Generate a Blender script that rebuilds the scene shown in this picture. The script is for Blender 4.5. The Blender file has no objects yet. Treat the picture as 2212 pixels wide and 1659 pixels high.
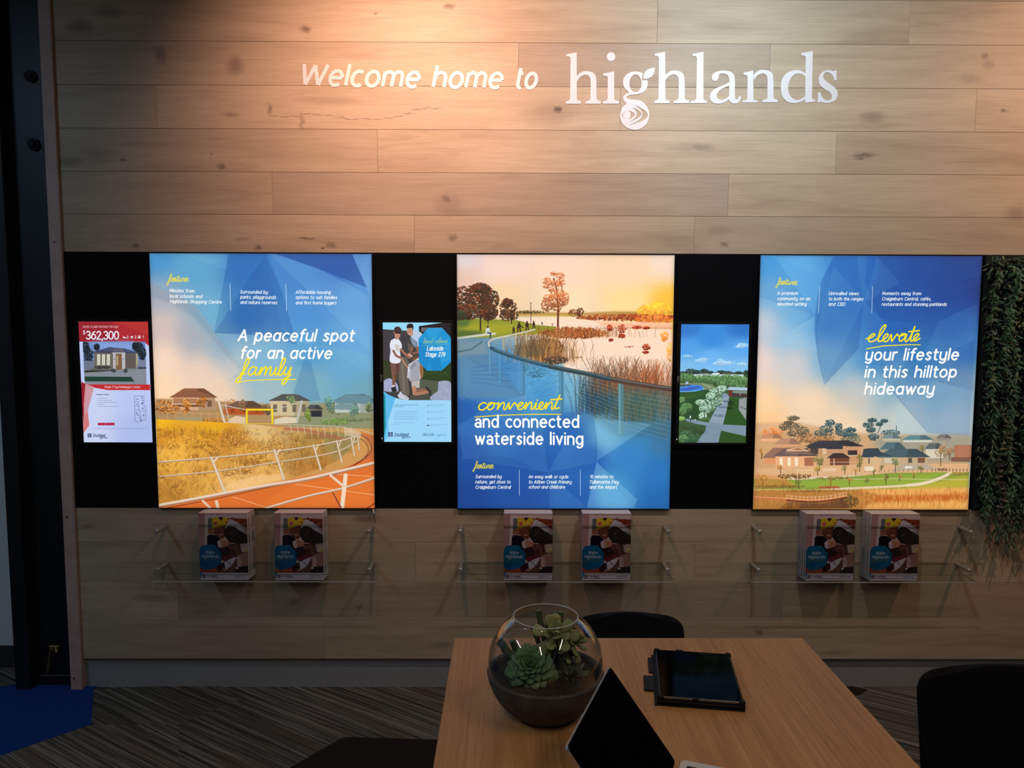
import bpy, bmesh, math, random
import numpy as np
from mathutils import Vector, Matrix
from mathutils.geometry import tessellate_polygon

# ---------------------------------------------------------------- camera, world, lights, exposure
S = bpy.context.scene
FOC, PITCH, ROLL, YAW, CZ, WALL = 1680.0, 8.836e-2, 3.13e-3, 5.92e-3, 1.69, 3.4014
cam_d = bpy.data.cameras.new('camera'); cam = bpy.data.objects.new('camera', cam_d); S.collection.objects.link(cam); S.camera = cam
cam_d.sensor_fit = 'HORIZONTAL'; cam_d.sensor_width = 36.0; cam_d.lens = 36.0 * FOC / 2212; cam_d.clip_start = 0.02; cam_d.clip_end = 60
_cp, _sp = math.cos(PITCH), math.sin(PITCH)
FW = Vector((math.sin(YAW) * _cp, math.cos(YAW) * _cp, -_sp)); _rt = Vector((math.cos(YAW), -math.sin(YAW), 0)); _up = _rt.cross(FW)
RT = _rt * math.cos(ROLL) + _up * math.sin(ROLL); UP = _up * math.cos(ROLL) - _rt * math.sin(ROLL)
M = Matrix((RT, UP, -FW)).transposed().to_4x4(); M.translation = (0, 0, CZ); cam.matrix_world = M

w = bpy.data.worlds.new('world'); S.world = w; w.use_nodes = True
w.node_tree.nodes['Background'].inputs[0].default_value = (0.75, 0.85, 1, 1); w.node_tree.nodes['Background'].inputs[1].default_value = 0.02
S.view_settings.view_transform = 'Standard'; S.view_settings.look = 'None'; S.view_settings.exposure = 0.0; S.view_settings.gamma = 1.0; S.view_settings.use_curve_mapping = False
S.cycles.use_denoising = True; S.cycles.max_bounces = 8; S.cycles.transparent_max_bounces = 24; S.cycles.caustics_refractive = False; S.cycles.caustics_reflective = False
S.cycles.sample_clamp_indirect = 3.0

SPOTS = [  # wall washing spotlights on the ceiling: x, y, z, aim point on the wall, colour, watts, cone in degrees
    (-0.45, 2.22, 3.16, (-0.34, WALL, 2.52), (1.0, 0.54, 0.37), 160, 100),
    (0.98, 2.22, 3.16, (0.96, WALL, 2.50), (0.86, 0.97, 1.0), 84, 135),
    (2.80, 2.22, 3.16, (2.85, WALL, 2.3), (1.0, 0.58, 0.38), 110, 130),
]
for x, y, z, aim, col, wt, cone in SPOTS:
    l = bpy.data.lights.new('spot_lamp', 'SPOT'); l.energy = wt; l.color = col; l.spot_size = math.radians(cone); l.spot_blend = 0.85; l.shadow_soft_size = 0.035
    o = bpy.data.objects.new('spot_lamp', l); S.collection.objects.link(o); o.location = (x, y, z)
    o.rotation_euler = (Vector(aim) - Vector((x, y, z))).to_track_quat('-Z', 'Y').to_euler()
BATTENS = [(-0.55, -0.6, 1.3, (1.0, 0.90, 0.75), 14.5), (1.5, 0.4, 1.3, (1.0, 0.75, 0.55), 14.0), (-2.9, 1.2, 1.2, (0.5, 0.75, 1.0), 19.0)]   # x, y, length, colour, watts
for x, y, ln, col, wt in BATTENS:
    l = bpy.data.lights.new('batten_lamp', 'AREA'); l.shape = 'RECTANGLE'; l.size = 0.07; l.size_y = ln; l.energy = wt; l.color = col
    o = bpy.data.objects.new('batten_lamp', l); S.collection.objects.link(o); o.location = (x, y, 3.235)


# ---------------------------------------------------------------- stroke alphabet and small painter for the flat prints
def arc(cx, cy, rx, ry, a0, a1, n=None):
    n = n or max(4, int(abs(a1 - a0) / 18))
    return [(cx + rx * math.cos(math.radians(a0 + (a1 - a0) * i / n)), cy + ry * math.sin(math.radians(a0 + (a1 - a0) * i / n))) for i in range(n + 1)]

def smooth(pts, n=6, closed=False):
    P = [tuple(p) for p in pts]
    if closed: P = [P[-1]] + P + P[:2]
    else: P = [P[0]] + P + [P[-1]]
    out = []
    for i in range(1, len(P) - 2):
        a, b, c, d = P[i - 1], P[i], P[i + 1], P[i + 2]
        for k in range(n):
            t = k / n
            out.append(tuple(0.5 * (2 * b[j] + (c[j] - a[j]) * t + (2 * a[j] - 5 * b[j] + 4 * c[j] - d[j]) * t * t + (3 * b[j] - a[j] - 3 * c[j] + d[j]) * t ** 3) for j in (0, 1)))
    if not closed: out.append(P[-2])
    return out

def _glyphs():
    o38 = arc(38, 50, 38, 50, 0, 360)
    tail = arc(37, -6, 37, 36, 0, -140)
    g = {}
    g['o'] = ([arc(40, 50, 40, 50, 0, 360)], 80)
    g['a'] = ([o38, [(76, 100), (76, 0)]], 76)
    g['@'] = ([[(8, 88)] + arc(34, 70, 32, 30, 110, 0) + [(66, 0)], arc(32, 27, 32, 27, 0, 360)], 66)
    g['b'] = ([[(0, 148), (0, 0)], o38], 76)
    g['c'] = ([arc(40, 50, 40, 50, 52, 308)], 62)
    g['d'] = ([o38, [(76, 148), (76, 0)]], 76)
    g['e'] = ([[(2, 52), (78, 52)], arc(40, 50, 39, 50, 3, 312)], 78)
    g['\u00e9'] = (g['e'][0] + [[(34, 122), (56, 146)]], 78)
    g['f'] = ([[(18, 0), (18, 118)] + arc(44, 118, 26, 30, 180, 75), [(0, 98), (42, 98)]], 42)
    g['g'] = ([o38, [(76, 100)] + [(76, -6)] + [(x + 2, y) for x, y in tail]], 76)
    g['h'] = ([[(0, 148), (0, 0)], [(0, 55)] + arc(36, 62, 36, 38, 180, 0) + [(72, 0)]], 72)
    g['i'] = ([[(0, 100), (0, 0)], [(0, 138), (0, 139)]], 0)
    g['k'] = ([[(0, 148), (0, 0)], [(58, 100), (6, 50), (62, 0)]], 60)
    g['l'] = ([[(0, 148), (0, 0)]], 0)
    g['m'] = ([[(0, 100), (0, 0)], [(0, 60)] + arc(30, 66, 30, 34, 180, 0) + [(60, 0)], [(60, 60)] + arc(90, 66, 30, 34, 180, 0) + [(120, 0)]], 120)
    g['n'] = ([[(0, 100), (0, 0)], [(0, 55)] + arc(36, 62, 36, 38, 180, 0) + [(72, 0)]], 72)
    g['p'] = ([[(0, 100), (0, -44)], o38], 76)
    g['r'] = ([[(0, 100), (0, 0)], [(0, 50)] + arc(36, 62, 36, 38, 180, 82)], 40)
    g['s'] = ([smooth([(56, 86), (32, 100), (7, 78), (30, 53), (56, 28), (32, 0), (3, 14)], 4)], 58)
    g['t'] = ([[(16, 136), (16, 28)] + arc(40, 28, 24, 28, 180, 285), [(0, 100), (44, 100)]], 44)
    g['u'] = ([[(0, 100), (0, 38)] + arc(36, 38, 36, 38, 180, 360) + [(72, 100)], [(72, 40), (72, 0)]], 72)
    g['v'] = ([[(0, 100), (34, 0), (68, 100)]], 68)
    g['w'] = ([[(0, 100), (28, 0), (54, 94), (80, 0), (108, 100)]], 108)
    g['x'] = ([[(0, 100), (62, 0)], [(62, 100), (0, 0)]], 62)
    g['z'] = ([[(2, 100), (60, 100), (0, 0), (62, 0)]], 62)
    g['y'] = ([[(0, 100), (0, 38)] + arc(36, 38, 36, 38, 180, 360) + [(72, 100)], [(72, 100), (72, -6)] + [(x - 1, y) for x, y in tail]], 72)
    g['A'] = ([[(0, 0), (50, 140), (100, 0)], [(18, 46), (82, 46)]], 100)
    g['B'] = ([[(0, 0), (0, 140), (40, 140)] + arc(40, 106, 34, 34, 90, -90) + [(0, 72)], [(40, 72)] + arc(44, 36, 36, 36, 90, -90) + [(0, 0)]], 80)
    g['C'] = ([arc(62, 70, 60, 70, 50, 310)], 102)
    g['D'] = ([[(0, 0), (0, 140), (36, 140)] + arc(36, 70, 62, 70, 90, -90) + [(0, 0)]], 98)
    g['E'] = ([[(70, 140), (0, 140), (0, 0), (70, 0)], [(0, 72), (62, 72)]], 70)
    g['F'] = ([[(70, 140), (0, 140), (0, 0)], [(0, 72), (60, 72)]], 66)
    g['G'] = ([arc(62, 70, 60, 70, 50, 350) + [(122, 68), (74, 68)]], 118)
    g['H'] = ([[(0, 140), (0, 0)], [(90, 140), (90, 0)], [(0, 72), (90, 72)]], 90)
    g['I'] = ([[(0, 140), (0, 0)]], 0)
    g['K'] = ([[(0, 140), (0, 0)], [(74, 140), (6, 70), (80, 0)]], 78)
    g['L'] = ([[(0, 140), (0, 0), (66, 0)]], 64)
    g['M'] = ([[(0, 0), (12, 140), (58, 30), (104, 140), (116, 0)]], 116)
    g['N'] = ([[(0, 0), (0, 140), (88, 0), (88, 140)]], 88)
    g['O'] = ([arc(64, 70, 64, 70, 0, 360)], 128)
    g['P'] = ([[(0, 0), (0, 140), (38, 140)] + arc(38, 102, 38, 38, 90, -90) + [(0, 64)]], 76)
    g['R'] = ([[(0, 0), (0, 140), (38, 140)] + arc(38, 104, 36, 36, 90, -90) + [(0, 68)], [(36, 68), (78, 0)]], 78)
    g['S'] = ([smooth([(76, 120), (42, 140), (8, 108), (40, 74), (78, 36), (42, 0), (2, 20)], 5)], 78)
    g['T'] = ([[(0, 140), (88, 140)], [(44, 140), (44, 0)]], 88)
    g['U'] = ([[(0, 140), (0, 44)] + arc(44, 44, 44, 44, 180, 360) + [(88, 140)]], 88)
    g['V'] = ([[(0, 140), (46, 0), (92, 140)]], 92)
    g['W'] = ([[(0, 140), (34, 0), (76, 134), (118, 0), (160, 140)]], 156)
    g['Y'] = ([[(0, 140), (44, 66), (88, 140)], [(44, 66), (44, 0)]], 88)
    g['0'] = ([arc(40, 70, 40, 70, 0, 360)], 80)
    g['1'] = ([[(8, 116), (36, 140), (36, 0)]], 40)
    g['2'] = ([[(4, 112)] + arc(38, 102, 34, 38, 160, -20) + [(2, 0), (76, 0)]], 76)
    g['3'] = ([arc(36, 105, 33, 35, 150, -90), arc(36, 36, 38, 36, 90, -150)], 74)
    g['6'] = ([arc(40, 44, 38, 44, 0, 360), smooth([(66, 138), (24, 110), (2, 50)], 4)], 78)
    g['7'] = ([[(0, 140), (74, 140), (26, 0)]], 70)
    g['8'] = ([arc(38, 104, 32, 36, 0, 360), arc(38, 35, 38, 35, 0, 360)], 76)
    g['9'] = ([arc(38, 96, 38, 44, 0, 360), smooth([(76, 92), (56, 30), (14, 2)], 4)], 78)
    g[','] = ([[(10, 4), (2, -24)]], 12)
    g['.'] = ([[(4, 2), (4, 3)]], 8)
    g["'"] = ([[(4, 148), (0, 120)]], 6)
    g['&'] = ([smooth([(96, 0), (40, 70), (20, 112), (42, 138), (62, 114), (40, 80), (4, 36), (36, 0), (70, 20), (86, 60)], 4)], 96)
    g['$'] = (g['S'][0] + [[(40, 158), (40, -18)]], 78)
    return g
GLYPH = _glyphs()

def set_text(s, gap=30, space=62, slant=0.2):
    """strokes of a line of lettering in units where the x-height is 100; returns (list of (char, strokes)), width"""
    out, x = [], 0.0
    for ch in s:
        if ch == ' ': x += space; continue
        st, w = GLYPH.get(ch, GLYPH['o'])
        out.append((ch, [[(px + x + py * slant, py) for px, py in l] for l in st]))
        x += w + gap
    return out, x - gap

# joined-up handwriting, one list of strokes per word, x-height about 100
SCRIPT = {
 'family': ([[(-10, 18), (20, 50), (52, 150), (44, 190), (22, 170), (12, 60), (-4, -60), (-30, -78), (-34, -40), (10, 14), (40, 24)],
             [(132, 92), (100, 100), (70, 60), (76, 14), (104, 10), (134, 50), (142, 92), (136, 30), (150, 6), (172, 30), (190, 92), (192, 60), (186, 6), (206, 70), (232, 100), (240, 60), (236, 6), (254, 70), (280, 100), (288, 60), (284, 16), (300, 6), (322, 30), (338, 92), (334, 30), (348, 6), (372, 40), (410, 150), (404, 196), (382, 170), (374, 60), (378, 10), (398, 8), (420, 50), (432, 92), (424, 40), (440, 10), (466, 30), (486, 92), (478, 0), (456, -80), (430, -92), (432, -50), (480, 0), (500, 14)]], 500),
 'features': ([[(-10, 18), (20, 50), (52, 150), (44, 190), (22, 170), (12, 60), (-4, -60), (-30, -78), (-34, -40), (10, 14), (50, 20), (84, 60), (96, 92), (78, 100), (60, 60), (70, 10), (100, 10), (128, 44), (160, 96), (134, 98), (112, 60), (118, 12), (144, 20), (170, 92), (168, 30), (184, 8), (206, 60), (224, 150), (214, 60), (222, 8), (244, 20), (264, 92), (258, 30), (274, 6), (300, 40), (308, 92), (304, 30), (320, 8), (336, 60), (344, 96), (368, 84), (366, 30), (382, 8), (410, 40), (424, 80), (412, 98), (392, 60), (400, 12), (430, 16), (458, 104), (468, 66), (484, 34), (470, 4), (438, 14)], [(196, 112), (258, 118)]], 484),
 'convenient': ([[(70, 88), (40, 100), (8, 60), (18, 10), (56, 6), (90, 50), (128, 96), (96, 92), (88, 40), (110, 4), (142, 30), (146, 80), (128, 96), (170, 84), (188, 92), (184, 10), (208, 80), (232, 98), (242, 60), (240, 16), (262, 10), (280, 92), (296, 8), (330, 94), (350, 70), (376, 40), (410, 80), (398, 100), (372, 70), (376, 12), (408, 8), (434, 60), (442, 92), (440, 8), (464, 80), (486, 98), (496, 60), (496, 14), (516, 10), (536, 92), (534, 20), (552, 6), (586, 44), (600, 84), (586, 100), (566, 66), (572, 12), (606, 8), (632, 92), (630, 8), (654, 80), (676, 98), (686, 60), (686, 14), (706, 14), (740, 190), (718, 60), (724, 10), (756, 20)], [(664, 130), (764, 140)], [(539, 124), (541, 126)]], 756),
 'elevate': ([[(0, 40), (50, 60), (72, 92), (50, 100), (22, 60), (30, 10), (70, 10), (120, 70), (160, 190), (146, 210), (118, 150), (112, 30), (134, 6), (176, 40), (200, 84), (182, 100), (160, 60), (168, 10), (206, 14), (230, 92), (246, 8), (282, 94), (300, 74), (330, 76), (364, 96), (330, 98), (312, 50), (326, 8), (354, 30), (376, 92), (372, 20), (392, 6), (420, 80), (440, 190), (424, 60), (430, 8), (470, 40), (494, 84), (476, 100), (452, 60), (462, 8), (510, 40)], [(392, 126), (490, 138)]], 510),
 'land': ([[(0, 30), (40, 90), (60, 180), (44, 200), (30, 120), (30, 20), (56, 6), (110, 96), (78, 98), (64, 50), (84, 6), (118, 92), (116, 10), (140, 20), (156, 92), (160, 8), (184, 90), (206, 90), (206, 14), (230, 10), (284, 96), (250, 98), (236, 50), (256, 6), (290, 60), (306, 190), (290, 60), (300, 8), (330, 20)]], 330),
 'release': ([[(0, 92), (6, 8), (30, 90), (54, 86), (50, 20), (80, 20), (114, 76), (98, 98), (78, 60), (88, 8), (130, 30), (166, 180), (148, 196), (136, 120), (140, 14), (170, 14), (204, 76), (188, 98), (168, 60), (180, 8), (220, 20), (262, 96), (228, 98), (214, 50), (234, 6), (266, 92), (266, 14), (296, 20), (324, 92), (328, 20), (300, 6), (350, 20), (388, 76), (370, 98), (350, 60), (362, 8), (410, 30)]], 410),
}
SCRIPT['yours'] = ([[(0, 92), (10, 30), (40, 20), (62, 92), (50, -40), (20, -70), (24, -30), (90, 60), (120, 96), (90, 60), (110, 6), (140, 60), (120, 96), (170, 90), (176, 20), (210, 20), (226, 92), (228, 10), (256, 30), (266, 92), (300, 90), (300, 14), (340, 90), (340, 20), (310, 6), (360, 16)]], 360)

class Painter:
    def __init__(self, w, h, quad, seed=1):
        self.w, self.h = w, h
        self.p = np.zeros((h, w, 3), np.float32)
        self.q = quad                                   # source coordinates of TL, TR, BR, BL
        src = np.array(quad, float); dst = np.array([(0, 0), (w, 0), (w, h), (0, h)], float)
        A = []; b = []
        for (x, y), (u, v) in zip(src, dst):
            A.append([x, y, 1, 0, 0, 0, -u * x, -u * y]); b.append(u)
            A.append([0, 0, 0, x, y, 1, -v * x, -v * y]); b.append(v)
        self.H = np.append(np.linalg.solve(np.array(A), np.array(b)), 1).reshape(3, 3)
        self.s = w / (abs(quad[1][0] - quad[0][0]) + abs(quad[2][0] - quad[3][0])) * 2
        self.r = random.Random(seed)
        self.inv = None
    def T(self, pts):
        a = np.asarray(pts, float); x = a[:, 0]; y = a[:, 1]; H = self.H
        d = H[2, 0] * x + H[2, 1] * y + H[2, 2]
        return np.stack([(H[0, 0] * x + H[0, 1] * y + H[0, 2]) / d, (H[1, 0] * x + H[1, 1] * y + H[1, 2]) / d], 1)
    def grid(self):
        if self.inv is None:
            I = np.linalg.inv(self.H)
            yy, xx = np.mgrid[0:self.h, 0:self.w].astype(np.float32); xx += .5; yy += .5
            d = I[2, 0] * xx + I[2, 1] * yy + I[2, 2]
            self.inv = ((I[0, 0] * xx + I[0, 1] * yy + I[0, 2]) / d, (I[1, 0] * xx + I[1, 1] * yy + I[1, 2]) / d)
        return self.inv
    def field(self, ctl, sig):
        X, Y = self.grid(); acc = np.zeros((self.h, self.w, 3), np.float32); ws = np.full((self.h, self.w), 1e-9, np.float32)
        for x, y, c in ctl:
            wt = 1.0 / (((X - x) ** 2 + (Y - y) ** 2) / sig ** 2 + .3) ** 2.2
            acc += wt[..., None] * np.array(c, np.float32) / 255; ws += wt
        return acc / ws[..., None]
    def put(self, x0, y0, cov, col, a=1.0):
        h, w = cov.shape; x1 = min(self.w, x0 + w); y1 = min(self.h, y0 + h); cx0 = max(0, x0); cy0 = max(0, y0)
        if cx0 >= x1 or cy0 >= y1: return
        c = (cov[cy0 - y0:y1 - y0, cx0 - x0:x1 - x0] * a)[..., None]
        v = self.p[cy0:y1, cx0:x1]; v += c * (np.array(col, np.float32) / 255 - v)
    def cover(self, pts, soft=0):
        P = self.T(pts); pad = 1 + int(soft * 3)
        lo = np.maximum(np.floor(P.min(0)) - pad, -pad).astype(int); hi = np.minimum(np.ceil(P.max(0)) + pad, (self.w + pad, self.h + pad)).astype(int)
        if (hi <= lo).any(): return None
        w, h = hi - lo; ss = 2
        xs = lo[0] + (np.arange(w * ss) + .5) / ss; ys = lo[1] + (np.arange(h * ss) + .5) / ss
        ins = np.zeros((h * ss, w * ss), bool); Q = np.roll(P, -1, 0)
        for (xa, ya), (xb, yb) in zip(P, Q):
            if ya == yb: continue
            m = (ys >= min(ya, yb)) & (ys < max(ya, yb))
            if m.any():
                xi = xa + (ys[m] - ya) * (xb - xa) / (yb - ya)
                ins[m] ^= xs[None, :] > xi[:, None]
        cov = ins.reshape(h, ss, w, ss).mean((1, 3)).astype(np.float32)
        if soft:
            k = max(1, int(soft))
            for _ in range(2):
                for ax in (0, 1):
                    cs = np.cumsum(np.pad(cov, [(k + 1, k) if i == ax else (0, 0) for i in (0, 1)]), ax)
                    cov = (np.take(cs, range(2 * k + 1, cs.shape[ax]), ax) - np.take(cs, range(0, cs.shape[ax] - 2 * k - 1), ax)) / (2 * k + 1)
        return lo[0], lo[1], cov
    def poly(self, pts, col, a=1.0, soft=0):
        r = self.cover(pts, soft)
        if r: self.put(r[0], r[1], r[2], col, a)
    def line(self, pts, wd, col, a=1.0):
        P = self.T(pts); rad = max(.45, wd * self.s / 2)
        lo = np.floor(P.min(0) - rad - 1).astype(int); hi = np.ceil(P.max(0) + rad + 1).astype(int)
        lo = np.maximum(lo, 0); hi = np.minimum(hi, (self.w, self.h))
        if (hi <= lo).any(): return
        cov = np.zeros((hi[1] - lo[1], hi[0] - lo[0]), np.float32)
        for p, q in zip(P[:-1], P[1:]):
            l2 = np.maximum(np.floor(np.minimum(p, q) - rad - 1).astype(int), lo); h2 = np.minimum(np.ceil(np.maximum(p, q) + rad + 1).astype(int), hi)
            if (h2 <= l2).any(): continue
            xx = np.arange(l2[0], h2[0])[None, :] + .5 - p[0]; yy = np.arange(l2[1], h2[1])[:, None] + .5 - p[1]
            d = q - p; L = max(d @ d, 1e-9); t = np.clip((xx * d[0] + yy * d[1]) / L, 0, 1)
            ds = np.sqrt((xx - t * d[0]) ** 2 + (yy - t * d[1]) ** 2)
            v = cov[l2[1] - lo[1]:h2[1] - lo[1], l2[0] - lo[0]:h2[0] - lo[0]]; np.maximum(v, np.clip(rad + .5 - ds, 0, 1), out=v)
        self.put(lo[0], lo[1], cov, col, a)
    def dot(self, x, y, rx, ry, col, a=1.0, soft=.5):
        (u, v), = self.T([(x, y)]); rx = max(rx * self.s, .6); ry = max(ry * self.s, .6)
        x0 = int(u - rx - 2); y0 = int(v - ry - 2); w = int(2 * rx + 5); h = int(2 * ry + 5)
        if w < 1 or h < 1 or x0 > self.w or y0 > self.h or x0 + w < 0 or y0 + h < 0: return
        xx = (np.arange(x0, x0 + w)[None, :] + .5 - u) / rx; yy = (np.arange(y0, y0 + h)[:, None] + .5 - v) / ry
        self.put(x0, y0, np.clip((1 - np.sqrt(xx * xx + yy * yy)) / max(soft, 1 / rx), 0, 1).astype(np.float32), col, a)
    def clump(self, cx, cy, rx, ry, cols, n, size, a=.85, shade=True):
        size *= .62; n = int(n * 1.9)
        for _ in range(n):
            t = self.r.uniform(0, 6.283); q = self.r.random() ** .55
            x = cx + rx * q * math.cos(t); y = cy + ry * q * math.sin(t); c = self.r.choice(cols); k = self.r.uniform(.85, 1.12)
            if shade: k *= 1.08 - .22 * (y - cy) / ry
            s = size * self.r.uniform(.5, 1.3); self.dot(x, y, s, s * self.r.uniform(.6, 1), [min(255, v * k) for v in c], a)
    def tree(self, cx, cy, rx, ry, cols, n=90, trunk=None, lobes=5):
        if trunk: self.line([(cx, cy), (cx + trunk[2] if len(trunk) > 2 else cx, trunk[0])], trunk[1], [v * .5 for v in cols[0]])
        for _ in range(lobes):
            t = self.r.uniform(0, 6.283); q = self.r.uniform(.2, .62)
            self.clump(cx + rx * q * math.cos(t), cy + ry * q * math.sin(t), rx * .48, ry * .42, cols, n // lobes, max(rx, ry) * .16)
    def blades(self, x0, x1, y0, y1, cols, n, ln, lean=0, wd=1.5, a=.7):
        for _ in range(n):
            x = self.r.uniform(x0, x1); y = self.r.uniform(y0, y1); l = ln * self.r.uniform(.5, 1.3); dx = lean + self.r.uniform(-.35, .35) * l
            self.line([(x, y), (x + dx * .4, y - l * .6), (x + dx, y - l)], wd, self.r.choice(cols), a)
    def text(self, s, x0, y0, x1, y1, xh, wt, col, slant=.2, a=1.0, gap=38, space=70):
        lt, wd = set_text(s, gap, space, 0); k = xh / 100; kx = (x1 - x0) / wd
        for ch, st in lt:
            for l in st:
                self.line([(x0 + px * kx + py * slant * k, y0 + (y1 - y0) * px / wd - py * k) for px, py in l], wt, col, a)
    def script(self, word, x0, y0, x1, y1, xh, wt, col, slant=.25, a=1.0):
        st, wd = SCRIPT[word]; k = xh / 100; kx = (x1 - x0) / wd
        for l in st:
            l = smooth(l, 5) if len(l) > 2 else l
            self.line([(x0 + px * kx + py * slant * k, y0 + (y1 - y0) * px / wd - py * k) for px, py in l], wt, col, a)
    def grain(self, amt, cell=2):
        rs = np.random.RandomState(5); g = rs.rand(self.h // cell + 1, self.w // cell + 1).astype(np.float32)
        g = np.kron(g, np.ones((cell, cell), np.float32))[:self.h, :self.w]
        self.p *= (1 + amt * (g[..., None] - .5))

# ---------------------------------------------------------------- helpers
def ray(px, py): return FW + RT * ((px - 1106) / FOC) - UP * ((py - 829.5) / FOC)
def on_wall(px, py, y=WALL):
    d = ray(px, py); return Vector((0, 0, CZ)) + d * (y / d.y)
def on_level(px, py, z=0.0):
    d = ray(px, py); return Vector((0, 0, CZ)) + d * ((z - CZ) / d.z)

class MB:                                   # collects shapes, then links them as one mesh object
    def __init__(s): s.v = []; s.f = []; s.uv = None
    def add(s, v, f):
        n = len(s.v); s.v += [tuple(p) for p in v]; s.f += [tuple(i + n for i in q) for q in f]; return s
    def box(s, x0, x1, y0, y1, z0, z1, b=0.0):
        if b <= 0:
            return s.add([(x0, y0, z0), (x1, y0, z0), (x1, y1, z0), (x0, y1, z0), (x0, y0, z1), (x1, y0, z1), (x1, y1, z1), (x0, y1, z1)], [(0, 3, 2, 1), (4, 5, 6, 7), (0, 1, 5, 4), (1, 2, 6, 5), (2, 3, 7, 6), (3, 0, 4, 7)])
        bm = bmesh.new(); bmesh.ops.create_cube(bm, size=1)
        for q in bm.verts: q.co = ((x0 + x1) / 2 + q.co.x * (x1 - x0), (y0 + y1) / 2 + q.co.y * (y1 - y0), (z0 + z1) / 2 + q.co.z * (z1 - z0))
        bmesh.ops.bevel(bm, geom=list(bm.edges), offset=b, segments=2 if b > .003 else 1, affect='EDGES', profile=.7)
        return s.bm(bm)
    def bm(s, bm, mat=None):
        bm.verts.index_update(); n = len(s.v)
        for q in bm.verts: s.v.append(tuple(mat @ q.co) if mat else tuple(q.co))
        for f in bm.faces: s.f.append(tuple(q.index + n for q in f.verts))
        bm.free(); return s
    def prism(s, pts, axis, a, b):          # outline pts (2-D) extruded along 'x','y','z' from a to b
        def P(p, t): return (t, p[0], p[1]) if axis == 'x' else (p[0], t, p[1]) if axis == 'y' else (p[0], p[1], t)
        n = len(pts); tri = tessellate_polygon([[Vector((p[0], p[1], 0)) for p in pts]])
        s.add([P(p, a) for p in pts] + [P(p, b) for p in pts], [tuple(t) for t in tri] + [tuple(i + n for i in reversed(t)) for t in tri] + [(i, (i + 1) % n, (i + 1) % n + n, i + n) for i in range(n)]); return s
    def tube(s, path, r, n=10, cap=True):
        path = [Vector(p) for p in path]; R = r if isinstance(r, (list, tuple)) else [r] * len(path); vs = []; fs = []
        up = None
        for i, p in enumerate(path):
            d = (path[min(i + 1, len(path) - 1)] - path[max(i - 1, 0)]).normalized()
            if up is None: up = d.orthogonal().normalized()
            else: up = (up - d * up.dot(d)).normalized()
            q = d.cross(up)
            for k in range(n):
                a = 2 * math.pi * k / n; vs.append(p + (up * math.cos(a) + q * math.sin(a)) * R[i])
        for i in range(len(path) - 1):
            for k in range(n): fs.append((i * n + k, i * n + (k + 1) % n, (i + 1) * n + (k + 1) % n, (i + 1) * n + k))
        if cap: fs += [tuple(reversed(range(n))), tuple(range((len(path) - 1) * n, len(path) * n))]
        return s.add(vs, fs)
    def lathe(s, prof, c=(0, 0, 0), n=64, close=False):
        vs = []; fs = []; m = len(prof)
        for i in range(n):
            a = 2 * math.pi * i / n
            for r, z in prof: vs.append((c[0] + r * math.cos(a), c[1] + r * math.sin(a), c[2] + z))
        for i in range(n):
            j = (i + 1) % n
            for k in range(m - (0 if close else 1)): k2 = (k + 1) % m; fs.append((i * m + k, j * m + k, j * m + k2, i * m + k2))
        return s.add(vs, fs)
    def build(s, name, mat, parent=None, smooth_=False, kind=None):
        me = bpy.data.meshes.new(name); me.from_pydata(s.v, [], s.f); me.validate(); me.update()
        bm = bmesh.new(); bm.from_mesh(me); bmesh.ops.remove_doubles(bm, verts=bm.verts, dist=1e-6); bmesh.ops.recalc_face_normals(bm, faces=bm.faces); bm.to_mesh(me); bm.free()
        if smooth_:
            for p in me.polygons: p.use_smooth = True
            if smooth_ != 'all':
                me.set_sharp_from_angle(angle=math.radians(40))
        me.materials.append(mat); o = bpy.data.objects.new(name, me); S.collection.objects.link(o)
        if parent is not None:
            o.parent = parent; o.matrix_parent_inverse = parent_inv(parent)
        if kind: o['kind'] = kind
        return o
def world_of(o):
    m = Matrix.LocRotScale(o.location, o.rotation_euler, o.scale)
    return (world_of(o.parent) @ o.matrix_parent_inverse @ m) if o.parent else m
def parent_inv(p): return world_of(p).inverted()
def thing(name, label, cat, loc=(0, 0, 0), group=None):
    o = bpy.data.objects.new(name, None); S.collection.objects.link(o); o.location = loc; o.empty_display_size = .05
    o['label'] = label; o['category'] = cat
    if group: o['group'] = group
    return o
def tag(o, label, cat, group=None):
    o['label'] = label; o['category'] = cat
    if group: o['group'] = group
    return o
def struct(o): o['kind'] = 'structure'; return o
def copy_tree(o, parent=None):
    c = o.copy(); S.collection.objects.link(c)
    if parent is not None: c.parent = parent; c.matrix_parent_inverse = o.matrix_parent_inverse.copy()
    for ch in list(o.children): copy_tree(ch, c)
    return c

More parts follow.
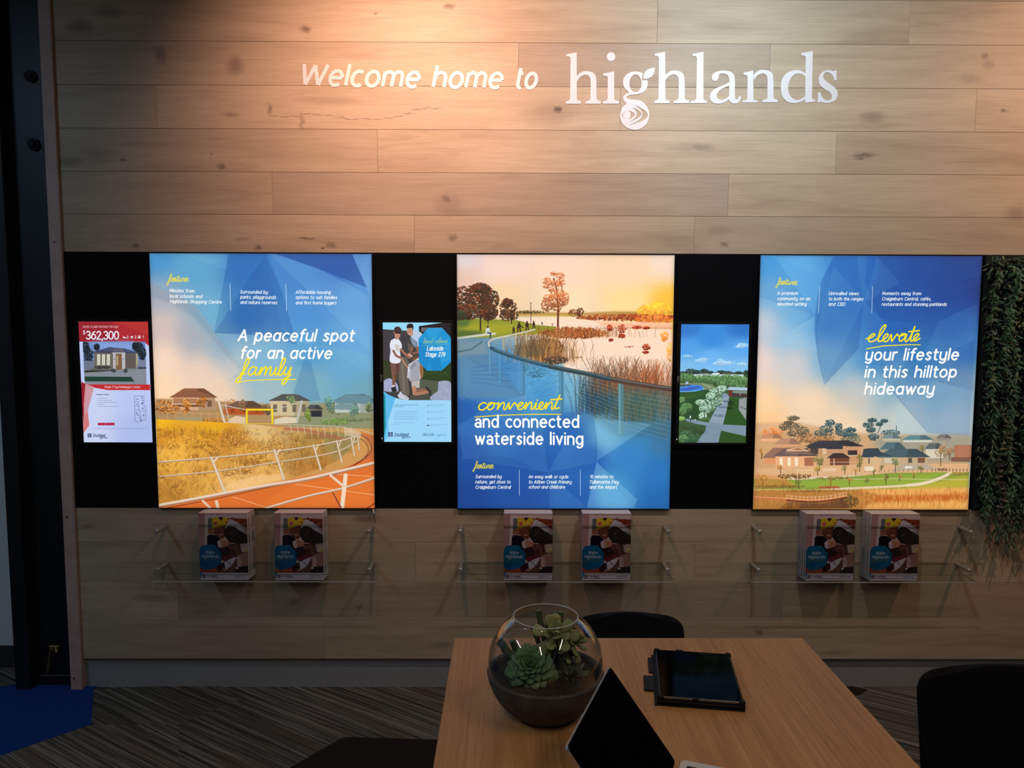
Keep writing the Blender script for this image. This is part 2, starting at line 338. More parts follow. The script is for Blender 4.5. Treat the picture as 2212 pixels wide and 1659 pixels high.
# ---------------------------------------------------------------- materials
def lin(c): return tuple((v / 255 / 12.92) if v / 255 <= .04045 else ((v / 255 + .055) / 1.055) ** 2.4 for v in c) + (1,)
class N:
    def __init__(s, name):
        s.m = bpy.data.materials.new(name); s.m.use_nodes = True; s.t = s.m.node_tree; s.t.nodes.clear(); s.out = s.n('ShaderNodeOutputMaterial')
    def n(s, typ, **kw):
        q = s.t.nodes.new(typ)
        for k, v in kw.items():
            if k.startswith('i_'): q.inputs[k[2:].replace('_', ' ')].default_value = v
            elif k[0] == 'i' and k[1:].isdigit(): q.inputs[int(k[1:])].default_value = v
            else: setattr(q, k, v)
        return q
    def l(s, a, b): s.t.links.new(a, b)
    def bsdf(s, **kw):
        b = s.n('ShaderNodeBsdfPrincipled', **kw); s.l(b.outputs[0], s.out.inputs[0]); return b
    def noise(s, scale, vec=None, detail=3, rough=.5, dist=0):
        q = s.n('ShaderNodeTexNoise'); q.inputs['Scale'].default_value = scale; q.inputs['Detail'].default_value = detail; q.inputs['Roughness'].default_value = rough; q.inputs['Distortion'].default_value = dist
        if vec is not None: s.l(vec, q.inputs['Vector'])
        return q.outputs['Fac']
    def math(s, op, a, b=None, c=None):
        q = s.n('ShaderNodeMath', operation=op)
        for i, v in enumerate((a, b, c)):
            if v is None: continue
            if isinstance(v, (int, float)): q.inputs[i].default_value = v
            else: s.l(v, q.inputs[i])
        return q.outputs[0]
    def ramp(s, fac, stops):
        q = s.n('ShaderNodeValToRGB'); e = q.color_ramp.elements
        while len(e) > 1: e.remove(e[-1])
        e[0].position = stops[0][0]; e[0].color = stops[0][1]
        for p, c in stops[1:]: k = e.new(p); k.color = c
        s.l(fac, q.inputs[0]); return q.outputs[0]
    def mix(s, fac, a, b, mode='MIX'):
        q = s.n('ShaderNodeMix', data_type='RGBA', blend_type=mode)
        for sock, v in ((q.inputs[0], fac), (q.inputs[6], a), (q.inputs[7], b)):
            if isinstance(v, (int, float, tuple)): sock.default_value = v
            else: s.l(v, sock)
        return q.outputs[2]
    def mapping(s, vec, scale=(1, 1, 1), rot=(0, 0, 0), loc=None):
        q = s.n('ShaderNodeMapping'); q.inputs['Scale'].default_value = scale; q.inputs['Rotation'].default_value = rot; s.l(vec, q.inputs['Vector'])
        if loc is not None: s.l(loc, q.inputs['Location'])
        return q.outputs[0]
    def bump(s, h, dist, strength=1.0):
        q = s.n('ShaderNodeBump'); q.inputs['Distance'].default_value = dist; q.inputs['Strength'].default_value = strength; s.l(h, q.inputs['Height']); return q.outputs[0]

def plain(name, col, rough=.5, metal=0.0, noise_amt=.08, noise_scale=40, bump=0.0, spec=.5, coat=0.0):
    k = N(name); tc = k.n('ShaderNodeTexCoord').outputs['Object']; f = k.noise(noise_scale, tc, 4)
    b = k.bsdf(); c = lin(col) if max(col) > 1 else tuple(col) + (1,)
    k.l(k.ramp(f, [(.3, tuple(v * (1 - noise_amt) for v in c[:3]) + (1,)), (.7, tuple(min(1, v * (1 + noise_amt)) for v in c[:3]) + (1,))]), b.inputs['Base Color'])
    b.inputs['Roughness'].default_value = rough; b.inputs['Metallic'].default_value = metal; b.inputs['Specular IOR Level'].default_value = spec; b.inputs['Coat Weight'].default_value = coat
    if bump: k.l(k.bump(f, bump), b.inputs['Normal'])
    return k.m
def clear(name, tint=(.97, .985, .98), f0=.045, edge=.7, rough=.02, power=4.0):   # thin clear sheet: passes light straight, reflects more at a grazing angle
    k = N(name); lw = k.n('ShaderNodeLayerWeight', i_Blend=.5); f = k.math('POWER', lw.outputs['Facing'], power); f = k.math('MULTIPLY_ADD', f, edge, f0)
    t = k.n('ShaderNodeBsdfTransparent'); t.inputs[0].default_value = tuple(tint) + (1,); g = k.n('ShaderNodeBsdfGlossy'); g.inputs['Roughness'].default_value = rough
    x = k.n('ShaderNodeMixShader'); k.l(f, x.inputs[0]); k.l(t.outputs[0], x.inputs[1]); k.l(g.outputs[0], x.inputs[2]); k.l(x.outputs[0], k.out.inputs[0]); return k.m
def dark_glass(name):                        # switched-off display: near black with a faint clear reflection
    k = N(name); tc = k.n('ShaderNodeTexCoord').outputs['Object']; d = k.n('ShaderNodeBsdfDiffuse'); k.l(k.ramp(k.noise(30, tc), [(.3, (.0012, .0012, .0013, 1)), (.7, (.0020, .0020, .0024, 1))]), d.inputs[0])
    g = k.n('ShaderNodeBsdfGlossy'); g.inputs['Roughness'].default_value = .06; x = k.n('ShaderNodeMixShader'); x.inputs[0].default_value = .012; k.l(d.outputs[0], x.inputs[1]); k.l(g.outputs[0], x.inputs[2]); k.l(x.outputs[0], k.out.inputs[0]); return k.m
def glow(name, col, strength):
    k = N(name); e = k.n('ShaderNodeEmission'); e.inputs[0].default_value = tuple(col) + (1,); e.inputs[1].default_value = strength; k.l(e.outputs[0], k.out.inputs[0]); return k.m

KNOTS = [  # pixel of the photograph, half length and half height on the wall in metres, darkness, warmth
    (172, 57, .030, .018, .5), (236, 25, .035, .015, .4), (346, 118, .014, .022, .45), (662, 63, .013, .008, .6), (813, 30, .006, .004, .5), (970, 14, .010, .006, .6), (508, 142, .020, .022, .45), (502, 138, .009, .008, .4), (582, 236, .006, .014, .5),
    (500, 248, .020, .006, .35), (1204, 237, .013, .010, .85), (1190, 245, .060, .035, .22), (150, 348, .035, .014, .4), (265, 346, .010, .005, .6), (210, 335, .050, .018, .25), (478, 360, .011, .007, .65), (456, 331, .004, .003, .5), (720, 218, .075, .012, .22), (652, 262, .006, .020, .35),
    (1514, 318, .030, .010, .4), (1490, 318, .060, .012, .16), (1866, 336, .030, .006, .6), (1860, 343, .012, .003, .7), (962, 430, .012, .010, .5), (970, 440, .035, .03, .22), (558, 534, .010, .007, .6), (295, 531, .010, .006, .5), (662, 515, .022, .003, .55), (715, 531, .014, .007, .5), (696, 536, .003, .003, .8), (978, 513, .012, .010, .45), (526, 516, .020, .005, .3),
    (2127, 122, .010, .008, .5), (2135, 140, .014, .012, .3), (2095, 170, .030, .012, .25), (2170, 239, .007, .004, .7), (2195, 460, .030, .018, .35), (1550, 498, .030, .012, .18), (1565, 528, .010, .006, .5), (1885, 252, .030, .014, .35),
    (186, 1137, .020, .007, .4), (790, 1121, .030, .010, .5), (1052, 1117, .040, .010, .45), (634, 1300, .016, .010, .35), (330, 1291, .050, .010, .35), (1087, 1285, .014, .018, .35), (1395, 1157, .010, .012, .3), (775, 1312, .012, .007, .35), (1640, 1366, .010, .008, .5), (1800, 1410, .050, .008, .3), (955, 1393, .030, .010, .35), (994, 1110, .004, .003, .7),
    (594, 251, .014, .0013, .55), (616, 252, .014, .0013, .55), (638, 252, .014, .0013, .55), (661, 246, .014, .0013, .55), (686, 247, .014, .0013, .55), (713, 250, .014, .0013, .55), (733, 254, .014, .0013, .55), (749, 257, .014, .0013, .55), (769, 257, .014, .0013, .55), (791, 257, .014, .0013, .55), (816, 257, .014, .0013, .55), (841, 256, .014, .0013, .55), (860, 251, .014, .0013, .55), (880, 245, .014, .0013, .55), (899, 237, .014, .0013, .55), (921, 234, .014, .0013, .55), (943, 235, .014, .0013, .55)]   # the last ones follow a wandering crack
def wood_wall():
    k = N('oak_wall_planks'); tc = k.n('ShaderNodeTexCoord').outputs['Object']; oi = k.n('ShaderNodeObjectInfo')
    off = k.n('ShaderNodeCombineXYZ'); r = k.math('MULTIPLY', oi.outputs['Random'], 37.0); k.l(r, off.inputs[0]); k.l(r, off.inputs[2])
    va = k.n('ShaderNodeVectorMath', operation='ADD'); k.l(tc, va.inputs[0]); k.l(off.outputs[0], va.inputs[1]); v = va.outputs[0]
    big = k.noise(1.0, k.mapping(v, (1.3, 1, 9)), 3, .5, .8)
    cath = k.noise(1.0, k.mapping(v, (2.2, 1, 26)), 5, .6, 1.6)
    fine = k.noise(1.0, k.mapping(v, (7, 1, 330)), 3, .6, .2)
    c = k.ramp(k.math('ADD', k.math('MULTIPLY', big, .55), k.math('MULTIPLY', cath, .45)), [(.30, (.315, .246, .178, 1)), (.46, (.415, .335, .248, 1)), (.56, (.460, .376, .282, 1)), (.72, (.515, .425, .322, 1))])
    c = k.mix(k.math('MULTIPLY_ADD', fine, .5, -.1), c, (.30, .235, .17, 1)); 
    ring = k.n('ShaderNodeTexWave', wave_type='BANDS', bands_direction='Z', wave_profile='SAW'); k.l(k.mapping(v, (.5, 1, 9)), ring.inputs['Vector']); ring.inputs['Scale'].default_value = 3.4; ring.inputs['Distortion'].default_value = 9; ring.inputs['Detail'].default_value = 3; ring.inputs['Detail Scale'].default_value = .7
    c = k.mix(k.math('MULTIPLY', k.math('POWER', ring.outputs['Fac'], 6.0), .30), c, (.27, .21, .15, 1))
    acc = None
    wob = k.n('ShaderNodeTexNoise'); k.l(tc, wob.inputs['Vector']); wob.inputs['Scale'].default_value = 30; wob.inputs['Detail'].default_value = 3
    wv = k.n('ShaderNodeVectorMath', operation='MULTIPLY_ADD'); k.l(wob.outputs['Color'], wv.inputs[0]); wv.inputs[1].default_value = (.05, 0, .02); k.l(tc, wv.inputs[2])
    for px, py, a, b, s in KNOTS:
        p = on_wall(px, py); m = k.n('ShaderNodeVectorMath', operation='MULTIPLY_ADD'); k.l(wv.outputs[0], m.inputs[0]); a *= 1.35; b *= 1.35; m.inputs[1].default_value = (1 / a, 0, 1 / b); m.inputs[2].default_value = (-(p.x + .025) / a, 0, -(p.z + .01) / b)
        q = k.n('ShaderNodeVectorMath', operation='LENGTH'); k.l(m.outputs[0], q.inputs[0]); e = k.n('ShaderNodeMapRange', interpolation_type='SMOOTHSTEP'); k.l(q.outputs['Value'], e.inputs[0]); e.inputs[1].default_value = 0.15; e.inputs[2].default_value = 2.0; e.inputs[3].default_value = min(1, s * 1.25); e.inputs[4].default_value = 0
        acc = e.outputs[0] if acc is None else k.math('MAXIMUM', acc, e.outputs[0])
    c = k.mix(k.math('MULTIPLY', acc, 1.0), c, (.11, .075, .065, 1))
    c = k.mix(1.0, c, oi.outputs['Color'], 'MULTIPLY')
    b = k.bsdf(); k.l(c, b.inputs['Base Color']); b.inputs['Roughness'].default_value = .5; b.inputs['Specular IOR Level'].default_value = .35
    k.l(k.bump(k.math('ADD', fine, k.math('MULTIPLY', cath, .5)), .0006, .6), b.inputs['Normal']); return k.m
def carpet_stripes():
    k = N('striped_carpet'); tc = k.n('ShaderNodeTexCoord').outputs['Object']; oi = k.n('ShaderNodeObjectInfo')
    off = k.n('ShaderNodeCombineXYZ'); r = k.math('MULTIPLY', oi.outputs['Random'], 19.0); k.l(r, off.inputs[0]); k.l(r, off.inputs[1])
    v = k.mapping(tc, (1, 1, 1), (0, 0, math.radians(33)), off.outputs[0])
    a = k.noise(1, k.mapping(v, (.9, 60, 1)), 3, .7); a2 = k.noise(1, k.mapping(v, (2.2, 150, 1)), 2, .5); hue = k.noise(1, k.mapping(v, (1.1, 22, 1)), 2); f = k.noise(700, tc, 2)
    c = k.ramp(k.math('ADD', k.math('MULTIPLY', a, .6), k.math('MULTIPLY', a2, .4)), [(.40, (.050, .045, .038, 1)), (.48, (.125, .112, .094, 1)), (.54, (.22, .20, .172, 1)), (.63, (.40, .37, .33, 1))])
    c = k.mix(k.math('MULTIPLY', k.math('GREATER_THAN', hue, .60), .45), c, (.20, .13, .09, 1)); c = k.mix(k.math('MULTIPLY', k.math('LESS_THAN', hue, .38), .4), c, (.13, .085, .085, 1))
    c = k.mix(1.0, c, oi.outputs['Color'], 'MULTIPLY'); c = k.mix(k.math('MULTIPLY', f, .5), c, (.03, .03, .03, 1))
    b = k.bsdf(); k.l(c, b.inputs['Base Color']); b.inputs['Roughness'].default_value = .95; b.inputs['Specular IOR Level'].default_value = .1; k.l(k.bump(f, .003), b.inputs['Normal']); return k.m
def table_wood():
    k = N('beech_table_veneer'); tc = k.n('ShaderNodeTexCoord').outputs['Object']
    v = k.mapping(tc, (120, 2.2, 120)); a = k.noise(1, v, 3, .6, .1); fl = k.noise(1, k.mapping(tc, (260, 14, 260)), 2); big = k.noise(1, k.mapping(tc, (16, .45, 16)), 2)
    c = k.ramp(k.math('ADD', k.math('MULTIPLY', a, .6), k.math('MULTIPLY', big, .4)), [(.34, (.40, .185, .062, 1)), (.5, (.50, .25, .092, 1)), (.66, (.58, .31, .125, 1))])
    c = k.mix(k.math('MULTIPLY', k.math('GREATER_THAN', fl, .62), .35), c, (.30, .14, .055, 1))
    b = k.bsdf(); k.l(c, b.inputs['Base Color']); b.inputs['Roughness'].default_value = .45; b.inputs['Specular IOR Level'].default_value = .22; return k.m
def fabric(name, col, scale=900, amt=.5, rough=.95):
    k = N(name); tc = k.n('ShaderNodeTexCoord').outputs['Object']; f = k.noise(scale, tc, 2); b = k.bsdf()
    k.l(k.mix(f, tuple(v * (1 - amt) for v in col) + (1,), tuple(min(1, v * (1 + amt)) for v in col) + (1,)), b.inputs['Base Color']); b.inputs['Roughness'].default_value = rough; b.inputs['Specular IOR Level'].default_value = .15
    k.l(k.bump(f, .002), b.inputs['Normal']); return k.m
def leafmat(name, dark, light, edge=None):
    k = N(name); tc = k.n('ShaderNodeTexCoord'); oi = k.n('ShaderNodeObjectInfo'); f = k.noise(25, tc.outputs['Object'], 3)
    c = k.ramp(f, [(.3, tuple(dark) + (1,)), (.7, tuple(light) + (1,))]); c = k.mix(k.math('MULTIPLY', oi.outputs['Random'], .35), c, tuple(v * .55 for v in dark) + (1,))
    if edge:
        lw = k.n('ShaderNodeLayerWeight', i_Blend=.35); c = k.mix(k.math('MULTIPLY', lw.outputs['Facing'], .5), c, tuple(edge) + (1,))
    b = k.bsdf(); k.l(c, b.inputs['Base Color']); b.inputs['Roughness'].default_value = .5; b.inputs['Subsurface Weight'].default_value = 0; return k.m

MAT = dict(
    oak=wood_wall(), carpet=carpet_stripes(), table=table_wood(),
    trim=plain('pine_edge_trim', (.43, .31, .285), .6, noise_amt=.12, noise_scale=14), white_wall=plain('painted_wall', (.62, .68, .70), .8, noise_amt=.03), grey_wall=plain('back_room_paint', (.30, .29, .27), .85, noise_amt=.03),
    ceiling=plain('ceiling_paint', (.32, .31, .30), .9, noise_amt=.03), plinth=plain('grey_plinth', (.24, .25, .27), .6, noise_amt=.06, noise_scale=6), black_gloss=plain('black_gloss_panel', (.004, .0045, .006), .12, noise_amt=.1, spec=.35),
    black_steel=plain('black_painted_steel', (.0022, .0035, .007), .5, noise_amt=.25, noise_scale=12, bump=.0005), dark_skirt=plain('dark_skirting', (.02, .028, .032), .6), blue_carpet=fabric('blue_carpet', (.008, .045, .24)), dark_carpet=fabric('charcoal_carpet', (.020, .015, .013)),
    vinyl=plain('white_vinyl', (.66, .65, .70), .45, noise_amt=.01), bezel=plain('black_plastic', (.006, .006, .007), .3, noise_amt=.1), matt_black=plain('matt_black_plastic', (.005, .005, .0065), .6, noise_amt=.2, spec=.2), steel=plain('brushed_steel', (.50, .47, .44), .38, .65, noise_amt=.08, noise_scale=120),
    alu=plain('silver_aluminium', (.56, .55, .54), .38, .85, noise_amt=.03), acrylic=clear('clear_acrylic', (.975, .985, .985), .02, .35, .03), acrylic_top=plain('acrylic_polished_edge', (.13, .125, .115), .2), acrylic_edge=plain('acrylic_cut_edge', (.40, .41, .39), .25, noise_amt=.05), glass=clear('clear_bowl_glass', (.965, .975, .975), .035, .9, .0, 3.2),
    glass_rim=plain('glass_rim', (.62, .68, .76), .12, noise_amt=.03, spec=.9), concrete=plain('dark_concrete', (.062, .060, .056), .85, noise_amt=.35, noise_scale=28, bump=.0015), soil=plain('dark_soil', (.014, .011, .009), .95, noise_amt=.6, noise_scale=120, bump=.006),
    chair=fabric('black_chair_fabric', (.0075, .0075, .0105), 500, .3, .8), paper=plain('white_paper', (.60, .57, .58), .7, noise_amt=.03), brass=plain('dull_brass', (.30, .22, .09), .45, .9, noise_amt=.3, noise_scale=80), screw=plain('screw_head', (.12, .11, .11), .5, .6),
    screen_off=dark_glass('black_glass_screen'), led=glow('white_led', (.8, .9, 1), 1.2), batten=glow('fluorescent_tube', (1, .97, .9), 9.0), lens_w=glow('warm_lens', (1, .62, .36), 9.0), lens_c=glow('cool_lens', (.95, 1, .92), 9.0), tablet_rim=plain('grey_metal_rim', (.16, .16, .165), .35, .7), keys=plain('dark_keys', (.02, .018, .018), .6), logo=plain('logo_print', (.30, .31, .33), .5),
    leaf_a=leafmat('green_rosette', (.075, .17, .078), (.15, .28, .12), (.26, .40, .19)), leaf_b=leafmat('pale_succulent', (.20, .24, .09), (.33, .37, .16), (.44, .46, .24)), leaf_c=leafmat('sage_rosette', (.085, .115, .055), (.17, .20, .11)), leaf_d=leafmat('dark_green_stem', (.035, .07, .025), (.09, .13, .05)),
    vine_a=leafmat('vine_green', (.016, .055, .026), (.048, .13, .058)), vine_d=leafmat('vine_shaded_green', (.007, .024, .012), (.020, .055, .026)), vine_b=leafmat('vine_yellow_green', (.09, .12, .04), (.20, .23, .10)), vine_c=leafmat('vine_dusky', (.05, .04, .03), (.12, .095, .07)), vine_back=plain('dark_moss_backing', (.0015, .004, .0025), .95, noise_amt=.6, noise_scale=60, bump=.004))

WH = (255, 252, 250); YE = (250, 226, 40)
def facet(P, pts, k, a):                 # k>0 lighter, k<0 darker tint of the printed geometric pattern
    P.poly(pts, (150, 205, 235) if k > 0 else (24, 74, 150), a * (1 if k > 0 else .75))
def edge_glow(P):                        # the backlight falls off a little at the very edge of the stretched fabric
    h, w = P.h, P.w
    yy = np.minimum(np.arange(h), h - 1 - np.arange(h))[:, None]; xx = np.minimum(np.arange(w), w - 1 - np.arange(w))[None, :]
    d = np.minimum(yy, xx).astype(np.float32)
    P.p *= (1 - .16 * np.exp(-d / 9.0))[..., None]
def house(P, x, y, w, h, rh, wall, roof, win=3, gar=None, door=None):
    k = [v * .55 for v in wall]
    P.poly([(x, y), (x + w, y), (x + w, y - h), (x, y - h)], wall)
    P.poly([(x + w * .62, y), (x + w, y), (x + w, y - h), (x + w * .62, y - h)], [v * .85 for v in wall])
    P.poly([(x - w * .06, y - h + 2), (x + w * 1.06, y - h + 2), (x + w * .74, y - h - rh), (x + w * .28, y - h - rh)], roof)
    P.poly([(x + w * .5, y - h + 2), (x + w * 1.06, y - h + 2), (x + w * .74, y - h - rh), (x + w * .6, y - h - rh)], [v * .8 for v in roof])
    for i in range(win):
        wx = x + w * (i + .5) / win - w * .05
        P.poly([(wx, y - h * .25), (wx + w * .1, y - h * .25), (wx + w * .1, y - h * .75), (wx, y - h * .75)], k)

def paint_p1():
    P = Painter(1000, 1168, [(20, 27), (1410, 29), (1425, 1614), (78, 1614)], 11)
    P.p = P.field([(60, 60, (58, 138, 200)), (300, 120, (82, 158, 200)), (420, 420, (105, 172, 205)), (620, 120, (48, 118, 190)), (900, 120, (60, 128, 200)), (1200, 80, (52, 112, 192)),
                   (1350, 300, (88, 150, 215)), (600, 420, (52, 120, 192)), (1000, 400, (70, 140, 210)), (1340, 560, (100, 165, 220)), (80, 300, (150, 165, 185)), (80, 480, (205, 185, 182)),
                   (300, 560, (150, 160, 175)), (480, 620, (115, 160, 192)), (120, 700, (250, 216, 190)), (350, 760, (238, 206, 184)), (560, 700, (190, 195, 195)), (100, 860, (255, 216, 172)),
                   (450, 880, (245, 212, 180)), (700, 700, (120, 178, 210)), (800, 860, (165, 190, 195)), (1000, 620, (82, 155, 205)), (1000, 860, (125, 175, 190)), (1300, 720, (105, 170, 210)), (1380, 880, (110, 165, 180))], 195)
    facet(P, [(20, 27), (515, 29), (425, 525), (330, 380), (200, 290), (22, 225)], 1, .16)
    facet(P, [(20, 27), (180, 28), (515, 130), (500, 29)], 1, .10)
    facet(P, [(515, 29), (748, 29), (600, 250), (425, 525)], -1, .20)
    facet(P, [(748, 29), (860, 290), (945, 600), (700, 535), (425, 525), (600, 250)], -1, .34)
    facet(P, [(748, 29), (600, 250), (430, 525), (860, 545)], -1, .12)
    facet(P, [(770, 29), (1110, 350), (1300, 540), (1412, 660), (1412, 300), (1100, 130), (830, 32)], 1, .20)
    facet(P, [(810, 30), (1290, 30), (1385, 240), (1100, 130)], -1, .8)
    facet(P, [(1290, 30), (1411, 30), (1413, 330)], 1, .30)
    facet(P, [(770, 29), (1110, 350), (1412, 660), (1413, 760), (1200, 560), (945, 600), (860, 290)], 1, .07)
    facet(P, [(425, 525), (860, 545), (1060, 560), (985, 690), (700, 760), (560, 700)], 1, .16)
    facet(P, [(985, 690), (1030, 700), (1090, 945), (905, 945)], -1, .24)
    facet(P, [(860, 545), (1413, 660), (1413, 780), (1150, 640)], 1, .10)
    P.poly(smooth([(22, 225), (180, 290), (330, 380), (425, 525), (520, 640), (585, 760)], 6) + [(585, 770), (330, 900), (60, 905)], (255, 226, 205), .20)
    P.poly(smooth([(22, 225), (180, 290), (330, 380), (425, 525), (520, 640), (585, 760)], 6) + [(560, 730), (400, 540), (300, 430), (150, 340), (22, 300)], (60, 90, 120), .16, 8)
    # horizon band: distant trees and houses
    P.poly([(60, 1090), (58, 935), (300, 940), (600, 960), (900, 970), (1100, 965), (1420, 950), (1422, 1130)], (176, 140, 96), 1, 3)
    P.poly([(900, 1130), (900, 975), (1420, 950), (1422, 1140)], (128, 146, 112), .75, 14)
    OR = [(196, 118, 48), (150, 84, 34), (222, 150, 70), (120, 70, 34)]; OL = [(96, 112, 72), (70, 92, 70), (130, 142, 96)]
    P.clump(110, 985, 60, 45, OR, 60, 12); P.clump(520, 960, 50, 26, [(150, 100, 60), (180, 130, 80)], 40, 8); P.clump(1190, 990, 60, 40, OL, 60, 10)
    house(P, 160, 1005, 270, 80, 55, (214, 168, 130), (150, 96, 66), 4)
    P.poly([(150, 920), (440, 925), (330, 888), (260, 883)], (142, 92, 66)); P.poly([(168, 970), (330, 972), (330, 985), (168, 985)], (120, 74, 50))
    P.poly([(170, 932), (320, 935), (320, 972), (170, 970)], (176, 122, 86)); P.line([(168, 968), (320, 968)], 4, (245, 225, 200))
    house(P, 500, 1030, 230, 42, 40, (176, 104, 60), (120, 88, 72), 3); P.poly([(480, 1035), (745, 1035), (745, 1000), (480, 996)], (190, 70, 28), .55)
    house(P, 775, 1040, 240, 95, 36, (206, 188, 150), (92, 92, 88), 4); P.poly([(770, 945), (1020, 945), (930, 905), (850, 905)], (84, 86, 84))
    house(P, 1000, 1045, 100, 50, 24, (120, 110, 92), (70, 80, 84), 1); P.poly([(1030, 1045), (1095, 1045), (1095, 1008), (1030, 1008)], (40, 46, 52))
    house(P, 1180, 1020, 250, 75, 40, (186, 196, 190), (92, 122, 134), 3); P.poly([(1170, 962), (1425, 965), (1400, 912), (1250, 908)], (104, 138, 150))
    P.poly([(1165, 1000), (1330, 1002), (1290, 965), (1190, 966)], (120, 148, 154))
    for x, y, rx, ry, cs in [(250, 975, 38, 60, OR), (350, 960, 34, 50, OR), (180, 1005, 40, 36, OR), (595, 965, 24, 52, [(150, 110, 70), (110, 84, 60)]), (900, 960, 36, 50, OL), (750, 1000, 30, 56, [(120, 92, 60), (90, 76, 56)]),
                             (1140, 975, 44, 62, [(92, 130, 122), (70, 110, 104), (120, 152, 138)]), (1010, 1035, 22, 52, [(96, 120, 48), (124, 144, 60)]), (1290, 1000, 46, 60, [(104, 136, 120), (84, 116, 104)]), (1390, 1000, 34, 60, OL)]:
        P.tree(x, y, rx, ry, cs, 110)
    P.clump(430, 1072, 120, 16, [(186, 120, 40), (150, 92, 30)], 90, 9); P.clump(1180, 1075, 90, 24, [(96, 134, 60), (120, 150, 70)], 80, 9); P.clump(1290, 1060, 130, 14, [(90, 110, 70)], 60, 8)
    for x in range(80, 470, 52): P.line([(x, 1018), (x, 1085)], 5, (210, 150, 90))
    P.line([(66, 1018), (470, 1030)], 4, (216, 160, 100)); P.poly([(190, 1042), (350, 1050), (350, 1078), (190, 1074)], (170, 150, 110))
    # playground posts, sail and yellow goal frame
    P.poly([(500, 1085), (620, 1090), (620, 1050), (560, 1040), (520, 1060)], (226, 196, 160)); P.poly([(800, 1090), (935, 1085), (950, 1052), (870, 1045), (800, 1062)], (222, 206, 178))
    P.line([(452, 952), (490, 1085)], 14, (222, 204, 184)); P.line([(495, 965), (520, 1085)], 8, (200, 176, 150)); P.line([(972, 950), (940, 1080)], 14, (190, 186, 178))
    P.line([(455, 970), (620, 1002)], 5, (214, 196, 176)); P.line([(800, 1002), (965, 955)], 5, (200, 192, 176))
    P.line([(628, 1088), (628, 1002), (788, 1002), (788, 1088)], 12, (240, 212, 34)); P.line([(628, 1088), (788, 1090)], 5, (230, 190, 60))
    # lawn and dry meadow
    P.poly([(62, 1062), (400, 1080), (700, 1096), (900, 1108), (1422, 1120), (1425, 1614), (78, 1614)], (206, 150, 84))
    G = P.field([(70, 1090, (246, 190, 30)), (450, 1100, (240, 176, 30)), (700, 1110, (222, 190, 130)), (100, 1180, (214, 140, 40)), (500, 1180, (196, 128, 48)), (900, 1150, (200, 160, 100)), (150, 1280, (240, 180, 70)),
                 (600, 1260, (214, 152, 62)), (1000, 1220, (176, 136, 66)), (1200, 1180, (150, 136, 84)), (700, 1380, (226, 170, 90)), (300, 1420, (222, 160, 70)), (120, 1500, (190, 130, 50)), (600, 1450, (240, 190, 120)), (1050, 1320, (190, 130, 60))], 120)
    r = P.cover([(62, 1062), (400, 1078), (700, 1096), (900, 1125), (1330, 1150), (1330, 1200), (1180, 1330), (880, 1440), (490, 1520), (78, 1600)])
    v = P.p[r[1]:r[1] + r[2].shape[0], max(0, r[0]):]; hh, ww = v.shape[:2]; c = r[2][:hh, max(0, -r[0]):max(0, -r[0]) + ww]; ww = c.shape[1]
    v[:, :ww] += c[:hh, :, None] * (G[r[1]:r[1] + hh, max(0, r[0]):max(0, r[0]) + ww] - v[:, :ww])
    def meadow(x, y):
        return y < 1600 - (x - 78) * .19 and y < 1440 - (x - 880) * .42 + (0 if x < 880 else 0) + 60
    rr = P.r
    pal = [(250, 196, 84), (176, 110, 34), (120, 74, 26), (226, 160, 60), (255, 214, 120), (206, 136, 50), (150, 108, 50)]
    for _ in range(1100):                                            # tussocks
        x = rr.uniform(62, 1290); y = rr.uniform(1130, 1580)
        if x > 500 and y > 1540 - (x - 400) * .30: continue
        if y > 1575 - (x - 78) * .14: continue
        dk = P.r.random(); sz = 8 + (y - 1100) * .035
        c = [pal[1], pal[2], pal[6]] if dk < .45 else [pal[0], pal[3], pal[4]]
        if x > 850: c = [(120, 104, 48), (176, 140, 70), (96, 84, 40), (206, 160, 84)]
        for _ in range(5):
            P.line([(x + rr.uniform(-sz, sz), y), (x + rr.uniform(-sz * 1.6, sz * 1.6), y - sz * rr.uniform(.8, 1.9))], 1.6, rr.choice(c), .5)
    for _ in range(46):                                             # larger clumps with a lit edge
        x = rr.uniform(90, 1150); y = rr.uniform(1150, 1560)
        if y > 1540 - (x - 78) * .22: continue
        w = rr.uniform(24, 60); P.clump(x, y, w, w * .5, [(120, 70, 22), (150, 92, 30), (96, 58, 20)], 34, 8, .38); P.blades(x - w, x + w, y - w * .6, y + w * .2, [(255, 206, 104), (240, 176, 70), (140, 84, 26)], 26, w * .6, 0, 1.8, .6)
    for x, y, w, h in [(150, 1160, 70, 24), (330, 1150, 120, 22), (560, 1170, 90, 30), (520, 1390, 60, 26), (640, 1330, 80, 24), (230, 1520, 90, 60), (940, 1370, 50, 46), (720, 1230, 90, 30), (1080, 1340, 46, 40)]:
        P.clump(x, y, w, h, [(140, 86, 28), (170, 110, 40), (110, 70, 28)], 50, 8, .4); P.blades(x - w, x + w, y - h, y + h, [(120, 76, 26), (190, 128, 50)], 60, 30, 0, 2, .6)
    P.poly([(500, 1470), (680, 1410), (860, 1400), (870, 1435), (640, 1480), (480, 1500)], (244, 196, 130), .8, 4)
    # brick-red path
    path = smooth([(1335, 1140), (1400, 1185), (1412, 1250), (1350, 1310), (1200, 1375), (980, 1420), (700, 1475), (400, 1540), (78, 1600)], 5)
    P.poly(path + [(78, 1614), (1425, 1614), (1422, 1165)], (222, 112, 46))
    P.poly([(900, 1470), (1425, 1390), (1425, 1614), (700, 1614)], (236, 124, 48), .6, 8); P.poly([(1340, 1150), (1422, 1165), (1423, 1300), (1330, 1330), (1400, 1240)], (190, 112, 70), .7, 3)
